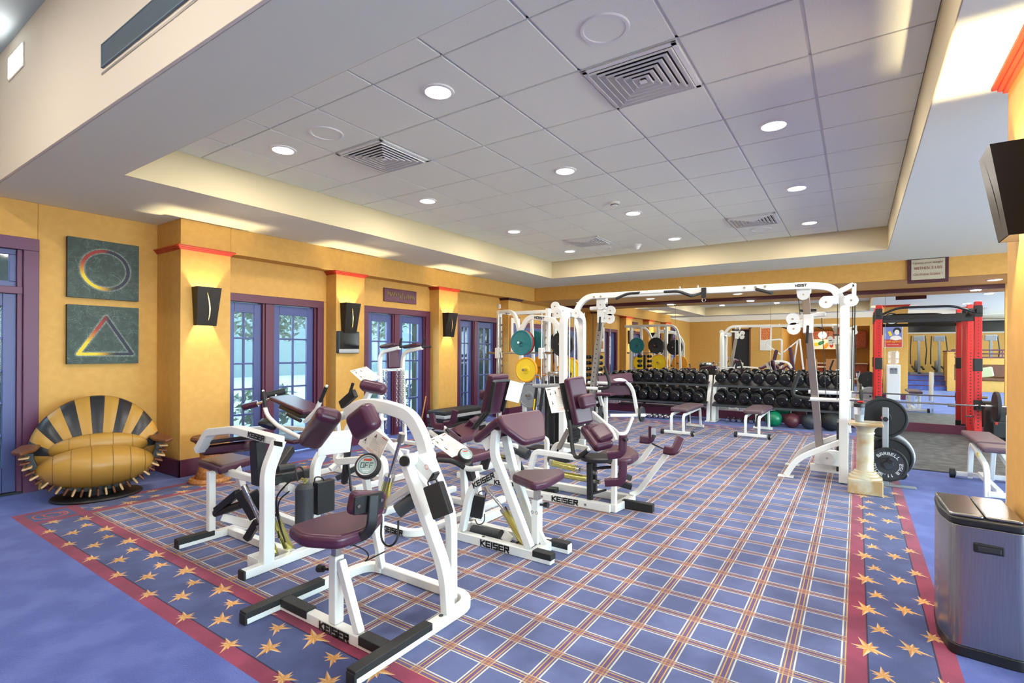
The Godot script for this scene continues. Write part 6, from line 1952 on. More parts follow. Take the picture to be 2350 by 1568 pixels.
func dumbbell_racks() -> void:
	mat("dumbbell_rubber", rgb(22, 23, 26), 0.22)
	for side in [[-4.95, -2.49, "left"], [-2.385, -0.12, "right"]]:
		var t := thing("dumbbell_rack", "white and black two-tier dumbbell rack on the %s" % side[2], "dumbbell rack", Vector3((side[0] + side[1]) / 2, 0, -10.9), "dumbbell racks under the mirror")
		var q := g()
		for x in [side[0], side[1]]:
			q.rtube([Vector3(x, 0.02, -10.78), Vector3(x, 0.42, -10.80), Vector3(x, 0.92, -11.0)], 0.05, 0.07, Vector3.RIGHT)
			q.lohi(Vector3(x - 0.045, 0, -11.25), Vector3(x + 0.045, 0.02, -10.68))
			q.rtube([Vector3(x, 0.02, -11.1), Vector3(x, 0.9, -11.05)], 0.05, 0.05, Vector3.RIGHT)
		pieces(t, "end_frame", q, M.white_metal)
		for yy in [[0.40, -10.80], [0.78, -10.90]]:
			var sh := part(t, "tray", g().rb(xf(Vector3((side[0] + side[1]) / 2, yy[0], yy[1]), 0, 14), Vector3(side[1] - side[0], 0.02, 0.34), 0.004), M.black_metal)
			part(sh, "tray_lip", g().lohi(Vector3(side[0], yy[0] - 0.075, yy[1] + 0.15), Vector3(side[1], yy[0] - 0.03, yy[1] + 0.172)), M.charcoal)
	var rows := {
		"upper tier of the left rack": [[-4.80, -4.58, -4.36, -4.15, -3.95, -3.73, -3.51, -3.29, -3.07, -2.85, -2.64], 0.895, -10.88],
		"upper tier of the right rack": [[-2.25, -2.02, -1.79, -1.565, -1.34, -1.12, -0.90, -0.69, -0.482, -0.273], 0.915, -10.88],
		"lower tier of the left rack": [[-4.78, -4.53, -4.29, -4.04, -3.80, -3.57, -3.345, -3.12, -2.89, -2.67], 0.515, -10.78],
		"lower tier of the right rack": [[-2.25, -2.03, -1.81, -1.59, -1.37, -1.145, -0.92, -0.705, -0.49, -0.28], 0.535, -10.78],
	}
	for k in rows:
		var xs: Array = rows[k][0]
		for i in xs.size():
			var up: bool = k.begins_with("upper")
			var r := 0.103
			if k == "upper tier of the left rack":
				r = lerpf(0.06, 0.103, clampf(i / 5.0, 0.0, 1.0))
			dumbbell_thing("%s black dumbbell from the left on the %s" % [NTH[i], k], Vector3(xs[i], rows[k][1] - (0.1 - r), rows[k][2]), r, "dumbbells on the " + k)
	# small chrome dumbbells along the skirting
	for i in 7:
		var x := -3.95 + 0.115 * i
		chrome_bell("%s small chrome dumbbell on the floor below the left rack" % NTH[i], Vector3(x, 0.05, -10.62), "chrome dumbbells on the floor")
	for i in 5:
		chrome_bell("%s small chrome dumbbell on the floor below the right rack" % NTH[i], Vector3(-2.15 + 0.11 * i, 0.04, -11.0), "chrome dumbbells under the right rack")
	# low plum board under the left rack
	single("storage_board", g().lohi(Vector3(-4.5, 0.20, -11.2), Vector3(-2.6, 0.24, -10.95), 0.01), M.plum_vinyl, "long plum board lying below the left dumbbell rack", "board")
	# balls
	var gr := "exercise balls below the right rack"
	for b in [["shiny green medicine ball on the floor below the right rack", -1.30, 0.15, M.green_ball], ["maroon and black medicine ball next to the green one", -1.0, 0.138, M.maroon_ball], ["charcoal medicine ball right of the maroon one", -0.715, 0.142, M.charcoal], ["large black ball partly behind the crossover's right column", -0.385, 0.182, M.black_rubber]]:
		var c := Vector3(b[1], b[2], -10.75)
		var t := thing("medicine_ball", b[0], "ball", Vector3(b[1], 0, -10.75), gr)
		part(t, "ball", g().ell(Transform3D(Basis(), c), Vector3.ONE * b[2], 28, 18), b[3])
		part(t, "seam", g().sweep(ring_path(c, b[2] * 0.999, Vector3(0.3, 1, 0.2), 28), g().circ(0.003, 5), Vector3(0.3, 1, 0.2), true), M.ink)


func chrome_bell(label: String, c: Vector3, group: String) -> void:
	var t := thing("chrome_dumbbell", label, "dumbbell", Vector3(c.x, 0, c.z), group)
	part(t, "handle", g().cyl(c + Vector3(0, 0, -0.06), c + Vector3(0, 0, 0.06), 0.012, -1.0, 10), M.chrome)
	for s in [-1.0, 1.0]:
		part(t, "head", g().lathe([Vector2(0.0005, -0.03), Vector2(0.035, -0.03), Vector2(0.048, -0.015), Vector2(0.048, 0.015), Vector2(0.035, 0.03), Vector2(0.0005, 0.03)], along(c + Vector3(0, 0, s * 0.08), Vector3.BACK), 6), M.chrome)


func preacher() -> void:
	var t := thing("preacher_bench", "white preacher curl bench with plum pad in front of dumbbell racks", "bench", Vector3(-3.3, 0, -8.0))
	var q := g()
	var z := -8.0
	q.rtube(fil([Vector3(-3.475, 0.281, -8), Vector3(-3.611, 0.625, -8), Vector3(-3.628, 0.831, -8), Vector3(-3.254, 0.955, -8.15), Vector3(-3.142, 0.791, -8.3), Vector3(-3.069, 0.211, -8.4)], 0.14, 7), 0.05, 0.06, Vector3.BACK)
	q.rtube([Vector3(-3.43, 0.02, -7.85), Vector3(-3.43, 0.64, -7.85)], 0.055, 0.055, Vector3.RIGHT)
	q.rtube([Vector3(-3.43, 0.33, -8.02), Vector3(-2.96, 0.33, -8.4)], 0.05, 0.05)
	q.rtube(fil([Vector3(-3.43, 0.03, -7.9), Vector3(-3.2, 0.03, -8.15), Vector3(-3.12, 0.30, -8.25)], 0.05), 0.05, 0.05, Vector3(0.7, 0, 0.7))
	part(t, "frame", q, M.white_metal)
	part(t, "arm_pad", g().plate(Vector3(-3.622, 0.863, -7.95), Vector3(-3.677, 1.021, -8), Vector3(-3.158, 0.996, -8.3), 0.09, 0.03, 3), M.plum_vinyl)
	part(t, "apron_pad", g().plate(Vector3(-3.624, 0.662, -8.1), Vector3(-3.633, 0.84, -8.1), Vector3(-3.208, 0.815, -8.35), 0.05, 0.015, 2), M.plum_vinyl)
	part(t, "seat", g().plate(Vector3(-3.62, 0.69, -7.75), Vector3(-3.62, 0.695, -7.98), Vector3(-3.30, 0.70, -7.98), 0.05, 0.02, 3), M.plum_vinyl)
	part(t, "seat_tube", g().bar(Vector3(-3.43, 0.62, -7.85), Vector3(-3.43, 0.68, -7.85), 0.05, 0.05, Vector3.RIGHT), M.steel)
	part(t, "plate_horn", g().cyl(Vector3(-3.085, 0.336, -8.4), Vector3(-2.844, 0.346, -8.4), 0.014), M.chrome)
	part(t, "plate_horn", g().cyl(Vector3(-3.69, 0.354, -8), Vector3(-3.483, 0.361, -8), 0.014), M.chrome)
	loose_plate("small grey plate on the right horn of the preacher bench", Vector3(-3.017, 0.341, -8.4), Vector3.RIGHT, 0.13, 0.035, M.charcoal, M.charcoal, "plates on the preacher bench")
	loose_plate("small grey plate on the left horn of the preacher bench", Vector3(-3.562, 0.363, -8), Vector3.LEFT, 0.13, 0.035, M.charcoal, M.charcoal, "plates on the preacher bench")


func far_things() -> void:
	flat_bench("plum padded bench on wheels left of the bench by balls", Vector3(-2.50, 0, -8.65), 0.0)
	flat_bench("plum padded bench on wheels nearest the green ball", Vector3(-1.41, 0, -9.05), 0.0)
	dumbbell_racks()
	preacher()
	# tower of little dumbbells by the far wall
	var t := thing("dumbbell_tower", "black upright stand of small dumbbells behind the crossover's left column", "dumbbell rack", Vector3(-4.6, 0, -9.9))
	part(t, "stand", g().bar(Vector3(-4.60, 0.02, -9.9), Vector3(-4.60, 1.32, -9.9), 0.06, 0.06, Vector3.RIGHT).lohi(Vector3(-4.82, 0, -10.05), Vector3(-4.38, 0.03, -9.75)), M.black_metal)
	for k in 9:
		for s in [-1.0, 1.0]:
			dumb_mini("%s little dumbbell from the top, %s side of the upright stand" % [NTH[k], "left" if s < 0 else "right"], Vector3(-4.60 + s * 0.13, 1.28 - 0.125 * k, -9.9))
	# aerobic steps
	for k in 2:
		var y0 := 0.21 * k
		var c := Vector3(-5.68, y0, -6.75)
		var st := thing("aerobic_step", "%s black and grey aerobic step platform of the stack by the doors" % ["lower", "upper"][k], "step platform", Vector3(-5.68, y0, -6.75), "stacked aerobic steps")
		part(st, "deck", g().lohi(c + Vector3(-0.19, 0.14, -0.55), c + Vector3(0.19, 0.208, 0.55), 0.02, 2), M.black_rubber)
		part(st, "band", g().lohi(c + Vector3(-0.198, 0.085, -0.56), c + Vector3(0.198, 0.14, 0.56), 0.01), M.silver_plastic)
		for s in [-1.0, 1.0]:
			part(st, "leg_block", g().lohi(c + Vector3(-0.195, 0.0, s * 0.38 - 0.17), c + Vector3(0.195, 0.088, s * 0.38 + 0.17), 0.01), M.black_plastic)
	var wand := thing("wooden_wand", "thin pale wooden wand leaning beside the step platforms", "stick", Vector3(-6.0, 0, -6.30))
	part(wand, "rod", g().cyl(Vector3(-5.95, 0.0, -6.08), Vector3(-6.11, 0.62, -6.42), 0.012, -1.0, 8), M.wood)
	# round bin and rack of cable handles behind the hip machine
	var b := thing("drum_bin", "black cylindrical bin with shiny rim behind the hip machine", "bin", Vector3(-3.78, 0, -6.9))
	part(b, "drum", g().lathe([Vector2(0.0005, 0.0), Vector2(0.17, 0.0), Vector2(0.175, 0.02), Vector2(0.175, 1.03), Vector2(0.16, 1.03)], Transform3D(Basis(), Vector3(-3.78, 0, -6.9)), 32), M.black_plastic)
	part(b, "rim", g().lathe([Vector2(0.176, 1.02), Vector2(0.185, 1.03), Vector2(0.185, 1.07), Vector2(0.17, 1.09), Vector2(0.10, 1.09), Vector2(0.0005, 1.07)], Transform3D(Basis(), Vector3(-3.78, 0, -6.9)), 32), M.chrome)
	var a := thing("handle_rack", "rack hung with cable handles, straps and ropes beside the drum bin", "rack", Vector3(-3.65, 0, -6.3))
	part(a, "post", g().bar(Vector3(-3.65, 0.02, -6.3), Vector3(-3.65, 0.98, -6.3), 0.05, 0.05, Vector3.RIGHT).lohi(Vector3(-3.9, 0, -6.45), Vector3(-3.45, 0.03, -6.15)), M.black_metal)
	part(a, "arm", g().cyl(Vector3(-3.86, 0.90, -6.27), Vector3(-3.46, 0.92, -6.27), 0.03), M.silver_plastic)
	for k in 3:
		var x := -3.78 + 0.12 * k
		var h := thing("stirrup_attachment", "%s chrome stirrup cable handle from the left on the rack" % NTH[k], "handle", Vector3(x, 0.93, -6.27), "cable handles on the rack")
		part(h, "stirrup", g().tube(fil([Vector3(x - 0.05, 0.93, -6.24), Vector3(x - 0.035, 1.06, -6.24), Vector3(x + 0.035, 1.06, -6.24), Vector3(x + 0.05, 0.93, -6.24)], 0.03, 4), 0.007, 8), M.chrome)
		part(h, "grip", g().cyl(Vector3(x - 0.03, 1.06, -6.24), Vector3(x + 0.03, 1.06, -6.24), 0.014), M.wood if k == 1 else M.chrome)
	var rope := thing("triceps_rope", "black braided rope attachment hanging from the handle rack", "rope", Vector3(-3.52, 0.1, -6.24))
	part(rope, "rope", g().tube(fil([Vector3(-3.60, 0.14, -6.22), Vector3(-3.59, 0.6, -6.22), Vector3(-3.54, 0.66, -6.22), Vector3(-3.49, 0.6, -6.22), Vector3(-3.48, 0.14, -6.22)], 0.08, 5), 0.02, 8), M.black_rubber)
	part(rope, "ring", g().sweep(ring_path(Vector3(-3.54, 0.68, -6.22), 0.03, Vector3.BACK), g().circ(0.006, 6), Vector3.BACK, true), M.chrome)
	for k in 2:
		var x := -3.78 + 0.10 * k
		var s := thing("nylon_strap", "%s hanging on the handle rack" % ["yellow and black nylon strap", "plain black nylon strap"][k], "strap", Vector3(x, 0.3, -6.24), "straps on the handle rack")
		part(s, "webbing", g().bar(Vector3(x, 0.88, -6.225), Vector3(x - 0.06, 0.30, -6.20), 0.05, 0.006, Vector3.BACK, 0.002), M.black_rubber)
		if k == 0:
			part(s, "yellow_stripe", g().bar(Vector3(x - 0.02, 0.72, -6.21), Vector3(x - 0.055, 0.35, -6.19), 0.022, 0.007, Vector3.BACK, 0.002), M.yellow_plate)
	# carved wooden stump behind the beam machine
	var w := thing("wooden_stool", "carved wooden stump stool behind the machine by the column", "stool", Vector3(-5.72, 0, -2.72))
	var wb := Transform3D(Basis(), Vector3(-5.72, 0, -2.72))
	part(w, "body", g().lathe([Vector2(0.0005, 0.04), Vector2(0.15, 0.04), Vector2(0.11, 0.14), Vector2(0.095, 0.28), Vector2(0.13, 0.40), Vector2(0.17, 0.44)], wb, 28, true), M.wood)
	part(w, "foot", g().lathe([Vector2(0.0005, 0.0), Vector2(0.20, 0.0), Vector2(0.205, 0.02), Vector2(0.19, 0.045), Vector2(0.0005, 0.045)], wb, 28), M.wood)
	part(w, "top", g().lathe([Vector2(0.0005, 0.44), Vector2(0.18, 0.44), Vector2(0.185, 0.46), Vector2(0.17, 0.48), Vector2(0.0005, 0.47)], wb, 28), M.dark_wood)


func dumb_mini(label: String, c: Vector3) -> void:
	var t := thing("mini_dumbbell", label, "dumbbell", c, "little dumbbells on the upright stand")
	part(t, "handle", g().cyl(c + Vector3(0, 0, -0.05), c + Vector3(0, 0, 0.05), 0.012, -1.0, 8), M.chrome)
	part(t, "head", g().cyl(c + Vector3(0, 0, 0.04), c + Vector3(0, 0, 0.09), 0.04, -1.0, 12), M.dumbbell_rubber)
	part(t, "head", g().cyl(c + Vector3(0, 0, -0.09), c + Vector3(0, 0, -0.04), 0.04, -1.0, 12), M.dumbbell_rubber)


# ---- right-hand side: pedestal, plate tree, squat rack, bench, bin

func right_side() -> void:
	# onyx pedestal
	var c := Vector3(0.07, 0, -6.24)
	var b := Transform3D(Basis(), c)
	var t := thing("pedestal", "veined cream onyx pedestal column in front of the plate tree", "pedestal", c)
	part(t, "plinth", g().lohi(c + Vector3(-0.145, 0, -0.145), c + Vector3(0.145, 0.15, 0.145), 0.012, 2).lathe([Vector2(0.145, 0.15), Vector2(0.14, 0.165), Vector2(0.12, 0.175), Vector2(0.115, 0.19), Vector2(0.10, 0.20), Vector2(0.095, 0.215), Vector2(0.082, 0.222)], b, 32), M.onyx)
	part(t, "shaft", g().lathe([Vector2(0.082, 0.215), Vector2(0.074, 0.235), Vector2(0.072, 0.58), Vector2(0.082, 0.60), Vector2(0.072, 0.612)], b, 32, true), M.onyx)
	part(t, "capital", g().lathe([Vector2(0.072, 0.605), Vector2(0.08, 0.64), Vector2(0.11, 0.665), Vector2(0.12, 0.675)], b, 32, true).lohi(c + Vector3(-0.145, 0.675, -0.145), c + Vector3(0.145, 0.705, 0.145), 0.008, 2), M.onyx)
	var s := thing("shaker_bottle", "clear shaker bottle with black lid and red cap on onyx pedestal", "bottle", c + Vector3(-0.05, 0.705, 0.02))
	var sb := Transform3D(Basis(), c + Vector3(-0.05, 0.706, 0.02))
	part(s, "cup", g().lathe([Vector2(0.0005, 0.0), Vector2(0.036, 0.0), Vector2(0.039, 0.01), Vector2(0.046, 0.15)], sb, 24), M.clear_plastic)
	part(s, "drink", g().lathe([Vector2(0.0005, 0.004), Vector2(0.034, 0.004), Vector2(0.040, 0.07), Vector2(0.0005, 0.07)], sb, 24), M.grey_plate)
	part(s, "lid", g().lathe([Vector2(0.048, 0.148), Vector2(0.05, 0.155), Vector2(0.05, 0.18), Vector2(0.042, 0.19), Vector2(0.0005, 0.19)], sb, 24), M.black_plastic)
	part(s, "cap", g().rb(Transform3D(Basis(), sb.origin + Vector3(0.01, 0.20, 0)), Vector3(0.055, 0.02, 0.025), 0.008, 2), M.red_metal)
	# plate tree
	var p := Vector3(0.25, 0, -6.72)
	t = thing("plate_tree", "steel weight tree post with flat feet behind the onyx pedestal", "plate rack", p)
	part(t, "post", g().bar(p, p + Vector3(0, 0.82, 0), 0.055, 0.055, Vector3.RIGHT), M.steel_paint)
	pieces(t, "foot", g().lohi(p + Vector3(-0.04, 0, 0.02), p + Vector3(0.26, 0.02, 0.075)).lohi(p + Vector3(-0.04, 0, -0.62), p + Vector3(0.24, 0.02, -0.56)).lohi(p + Vector3(-0.03, 0, -0.62), p + Vector3(0.03, 0.04, 0.06)), M.steel_paint)
	pieces(t, "peg", g().cyl(p + Vector3(0, 0.70, -0.20), p + Vector3(0, 0.70, 0.07), 0.024).cyl(p + Vector3(0.03, 0.29, -0.32), p + Vector3(0.03, 0.29, 0.26), 0.024), M.dark_steel)
	part(t, "peg_hole", g().cyl(p + Vector3(0, 0.70, 0.069), p + Vector3(0, 0.70, 0.072), 0.016), M.ink)
	var gr := "plates on the weight tree"
	loose_plate("large black plate on the top peg of the weight tree", p + Vector3(-0.01, 0.70, -0.09), Vector3.BACK, 0.215, 0.045, M.black_rubber, M.black_rubber, gr)
	for k in 3:
		loose_plate("%s grey iron plate from the back, low on the weight tree" % NTH[k], p + Vector3(0.03, 0.29, -0.26 + 0.055 * k), Vector3.BACK, 0.235, 0.04, M.grey_plate, M.steel_paint, gr)
	loose_plate("black plate with slots right behind the lettered plate", p + Vector3(0.03, 0.29, -0.03), Vector3.BACK, 0.215, 0.045, M.black_rubber, M.black_rubber, gr)
	var lp := loose_plate("black plate lettered BARBELL 25LB on the weight tree", p + Vector3(0.015, 0.235, 0.11), Vector3.BACK, 0.175, 0.04, M.charcoal, M.black_rubber, gr)
	var cc := p + Vector3(0.015, 0.235, 0.131)
	part(lp, "hub", g().cyl(cc + Vector3(0, 0, -0.02), cc + Vector3(0, 0, 0.012), 0.034), M.charcoal)
	var ring := func(text: String, a0: float, step: float, flip: bool) -> void:
		for i in text.length():
			if text[i] == " ":
				continue
			var a := deg_to_rad(a0 - step * i)
			var d := Vector3(cos(a), sin(a), 0)
			blocks(lp, text[i], 0.026, face(cc + d * 0.116 + Vector3(0, 0, -0.009), Vector3(d.y, -d.x, 0), Vector3.BACK), M.white_plastic, 1.0, 0.3)
	ring.call("BARBELL", 132.0, 15.5, false)
	ring.call("25LB", 4.0, 15.5, false)
	ring.call("11.3KILO", -72.0, 14.5, false)
	single("foam_roller", g().cyl(p + Vector3(0.16, 0.05, -0.52), p + Vector3(0.16, 0.05, -0.36), 0.05), M.black_rubber, "small black foam roller on the floor under the lettered plate", "roller")
	# rubber floor mat
	single("rubber_mat", g().lohi(Vector3(0.40, 0, -11.42), Vector3(3.6, 0.016, -7.78), 0.004), M.rubber_mat, "large dark grey rubber mat under the red squat rack", "mat")
	squat_rack()
	# bench cut by the pier
	t = thing("weight_bench", "white framed bench with mauve pads cut off by the right pier", "bench", Vector3(1.15, 0, -7.2))
	part(t, "pad", g().plate(Vector3(1.0, 0.47, -6.62), Vector3(1.0, 0.47, -6.92), Vector3(1.26, 0.47, -6.92), 0.055, 0.022, 3), M.mauve_vinyl)
	part(t, "pad", g().plate(Vector3(1.0, 0.48, -6.95), Vector3(1.0, 0.48, -7.85), Vector3(1.26, 0.48, -7.85), 0.055, 0.022, 3), M.mauve_vinyl)
	var q := g()
	for x in [1.04, 1.22]:
		q.rtube(fil([Vector3(x, 0.02, -6.62), Vector3(x, 0.30, -6.66), Vector3(x, 0.42, -7.45), Vector3(x, 0.02, -7.55)], 0.10, 6), 0.045, 0.045, Vector3.RIGHT)
	q.bar(Vector3(0.92, 0.05, -7.55), Vector3(1.36, 0.05, -7.55), 0.05, 0.05).bar(Vector3(1.04, 0.05, -6.62), Vector3(1.22, 0.05, -6.62), 0.05, 0.05).bar(Vector3(1.13, 0.07, -6.62), Vector3(1.13, 0.07, -7.55), 0.05, 0.05)
	part(t, "frame", q, M.white_metal)
	pieces(t, "wheel", g().cyl(Vector3(0.87, 0.05, -7.55), Vector3(0.915, 0.05, -7.55), 0.05).cyl(Vector3(1.365, 0.05, -7.55), Vector3(1.41, 0.05, -7.55), 0.05), M.black_rubber)
	part(t, "warning_sticker", g().lohi(Vector3(1.014, 0.36, -6.98), Vector3(1.017, 0.395, -6.90), 0.0005), M.yellow_plate)
	single("plastic_sheet", g().lohi(Vector3(1.43, 0.02, -7.95), Vector3(1.442, 0.96, -7.1), 0.003), M.clear_plastic, "clear plastic sheet standing by the pier and the bench", "plastic sheet")
	var bp := thing("backpack", "black backpack with red tag hanging behind the squat rack barbell", "bag", Vector3(1.82, 0, -10.86))
	part(bp, "body", g().pad(rpoly([Vector2(1.66, -10.98), Vector2(2.0, -10.98), Vector2(2.0, -10.74), Vector2(1.68, -10.74)], 0.08, 5), 0.55, 0.08, Transform3D(Basis(), Vector3(0, 0.017, 0)), 5), M.black_rubber)
	part(bp, "pocket", g().box(Vector3(1.84, 0.22, -10.72), Vector3(0.22, 0.26, 0.06), 0.025, 3), M.black_plastic)
	part(bp, "tag", g().box(Vector3(1.78, 0.32, -10.685), Vector3(0.03, 0.04, 0.006), 0.002), M.red_metal)
	# stainless bin
	var m := mat("brushed_steel", Color.WHITE, 0.26, 1.0)
	var f := FastNoiseLite.new()
	f.frequency = 0.12
	f.seed = 4
	m.albedo_texture = noise_tex(0.05, rgb(164, 160, 155), rgb(173, 169, 164), 256, 6)
	m.uv1_triplanar = true
	m.uv1_scale = Vector3(14, 0.3, 14)
	t = thing("trash_can", "rectangular stainless steel trash can with black trim by right pier", "trash can", Vector3(0.49, 0, -3.33))
	var o := [Vector2(0.365, -3.12), Vector2(0.625, -3.10), Vector2(0.625, -3.56), Vector2(0.345, -3.56), Vector2(0.335, -3.30)]
	part(t, "base", g().pad(rpoly(o, 0.04, 5), 0.05, 0.006, Transform3D()), M.black_plastic)
	var o2 := []
	for v in o:
		o2.append(Vector2(0.485, -3.33) + (v - Vector2(0.485, -3.33)) * 0.985)
	part(t, "body", g().pad(rpoly(o2, 0.04, 6), 0.555, 0.003, xf(Vector3(0, 0.05, 0))), m)
	part(t, "rim", g().pad(rpoly(o, 0.04, 5), 0.035, 0.01, xf(Vector3(0, 0.605, 0))), M.black_plastic)
	for k in 2:
		var x0: float = [0.345, 0.487][k]
		var x1: float = [0.484, 0.615][k]
		part(t, "lid", g().pad(rpoly([Vector2(x0 + (0.015 if k == 0 else 0.0), -3.14), Vector2(x1, -3.13), Vector2(x1, -3.55), Vector2(x0, -3.55)], 0.02, 4), 0.018, 0.008, xf(Vector3(0, 0.638, 0))), M.lid_steel)
	part(t, "hand_slot", g().rb(Transform3D(Basis(), Vector3(0.495, 0.515, -3.112)), Vector3(0.105, 0.042, 0.012), 0.018, 3), M.black_plastic)
	part(t, "slot_hole", g().rb(Transform3D(Basis(), Vector3(0.495, 0.513, -3.106)), Vector3(0.082, 0.024, 0.008), 0.01, 3), M.ink)


func squat_rack() -> void:
	var t := thing("squat_rack", "red squat rack with black chin-up bars in front of the mirror", "squat rack", Vector3(0.92, 0, -10.85))
	var xs := [0.30, 1.545]
	for x in xs:
		for z in [-10.58, -11.22]:
			var u := part(t, "upright", g().lohi(Vector3(x - 0.045, 0.016, z - 0.045), Vector3(x + 0.045, 2.20, z + 0.045), 0.006), M.red_metal)
			var h := g()
			for k in 36:
				h.cyl(Vector3(x, 0.25 + 0.05 * k, z + 0.0445), Vector3(x, 0.25 + 0.05 * k, z + 0.046), 0.011 if k < 24 else 0.007, -1.0, 8)
			part(u, "peg_holes", h, M.ink)
			part(u, "top_sleeve", g().lohi(Vector3(x - 0.049, 1.96, z - 0.049), Vector3(x + 0.049, 2.14, z + 0.049), 0.004), M.black_metal)
			part(u, "foot_plate", g().lohi(Vector3(x - 0.055, 0.017, z - 0.06), Vector3(x + 0.055, 0.18, z - 0.02), 0.006), M.black_metal)
		part(t, "base_rail", g().bar(Vector3(x, 0.045, -10.5), Vector3(x, 0.045, -11.3), 0.07, 0.055), M.black_metal)
		part(t, "top_rail", g().bar(Vector3(x, 2.05, -10.5), Vector3(x, 2.05, -11.3), 0.06, 0.07), M.black_metal)
		part(t, "bar_cup", g().lohi(Vector3(x - 0.05, 0.52, -10.60), Vector3(x + 0.05, 0.68, -10.53), 0.008).bar(Vector3(x, 0.55, -10.53), Vector3(x, 0.55, -10.42), 0.06, 0.05).bar(Vector3(x, 0.55, -10.42), Vector3(x, 0.62, -10.41), 0.06, 0.02), M.black_plastic)
		part(t, "sleeve_block", g().lohi(Vector3(x - 0.052, 1.12, -10.64), Vector3(x + 0.052, 1.32, -10.53), 0.008), M.black_plastic)
	part(t, "chin_bar", g().tube(fil([Vector3(0.30, 2.02, -10.56), Vector3(0.55, 2.14, -10.50), Vector3(1.25, 2.14, -10.50), Vector3(1.545, 2.02, -10.56)], 0.1, 5), 0.019, 10), M.black_metal)
	pieces(t, "cross_member", g().bar(Vector3(0.30, 2.02, -11.22), Vector3(1.545, 2.02, -11.22), 0.06, 0.08).bar(Vector3(0.30, 1.93, -10.58), Vector3(1.545, 1.93, -10.58), 0.05, 0.06), M.black_metal)
	part(t, "band_peg", g().cyl(Vector3(1.545, 0.42, -10.6), Vector3(1.40, 0.42, -10.5), 0.014), M.chrome)
	var bb := thing("barbell", "long steel barbell resting low across the red squat rack", "barbell", Vector3(0.85, 0.6, -10.46))
	part(bb, "bar", g().cyl(Vector3(-0.25, 0.597, -10.46), Vector3(1.95, 0.597, -10.46), 0.014), M.chrome)
	pieces(bb, "sleeve", g().cyl(Vector3(-0.25, 0.597, -10.46), Vector3(0.1, 0.597, -10.46), 0.025).cyl(Vector3(1.62, 0.597, -10.46), Vector3(1.95, 0.597, -10.46), 0.025), M.chrome)
	loose_plate("black plate on the right sleeve of the long barbell", Vector3(1.74, 0.597, -10.46), Vector3.RIGHT, 0.225, 0.05, M.black_rubber, M.black_rubber, "plates on the long barbell")
	loose_plate("black plate on the left sleeve of the long barbell", Vector3(0.06, 0.597, -10.46), Vector3.LEFT, 0.18, 0.04, M.black_rubber, M.black_rubber, "plates on the long barbell")


# ---- what lies behind the camera and shows in the mirror

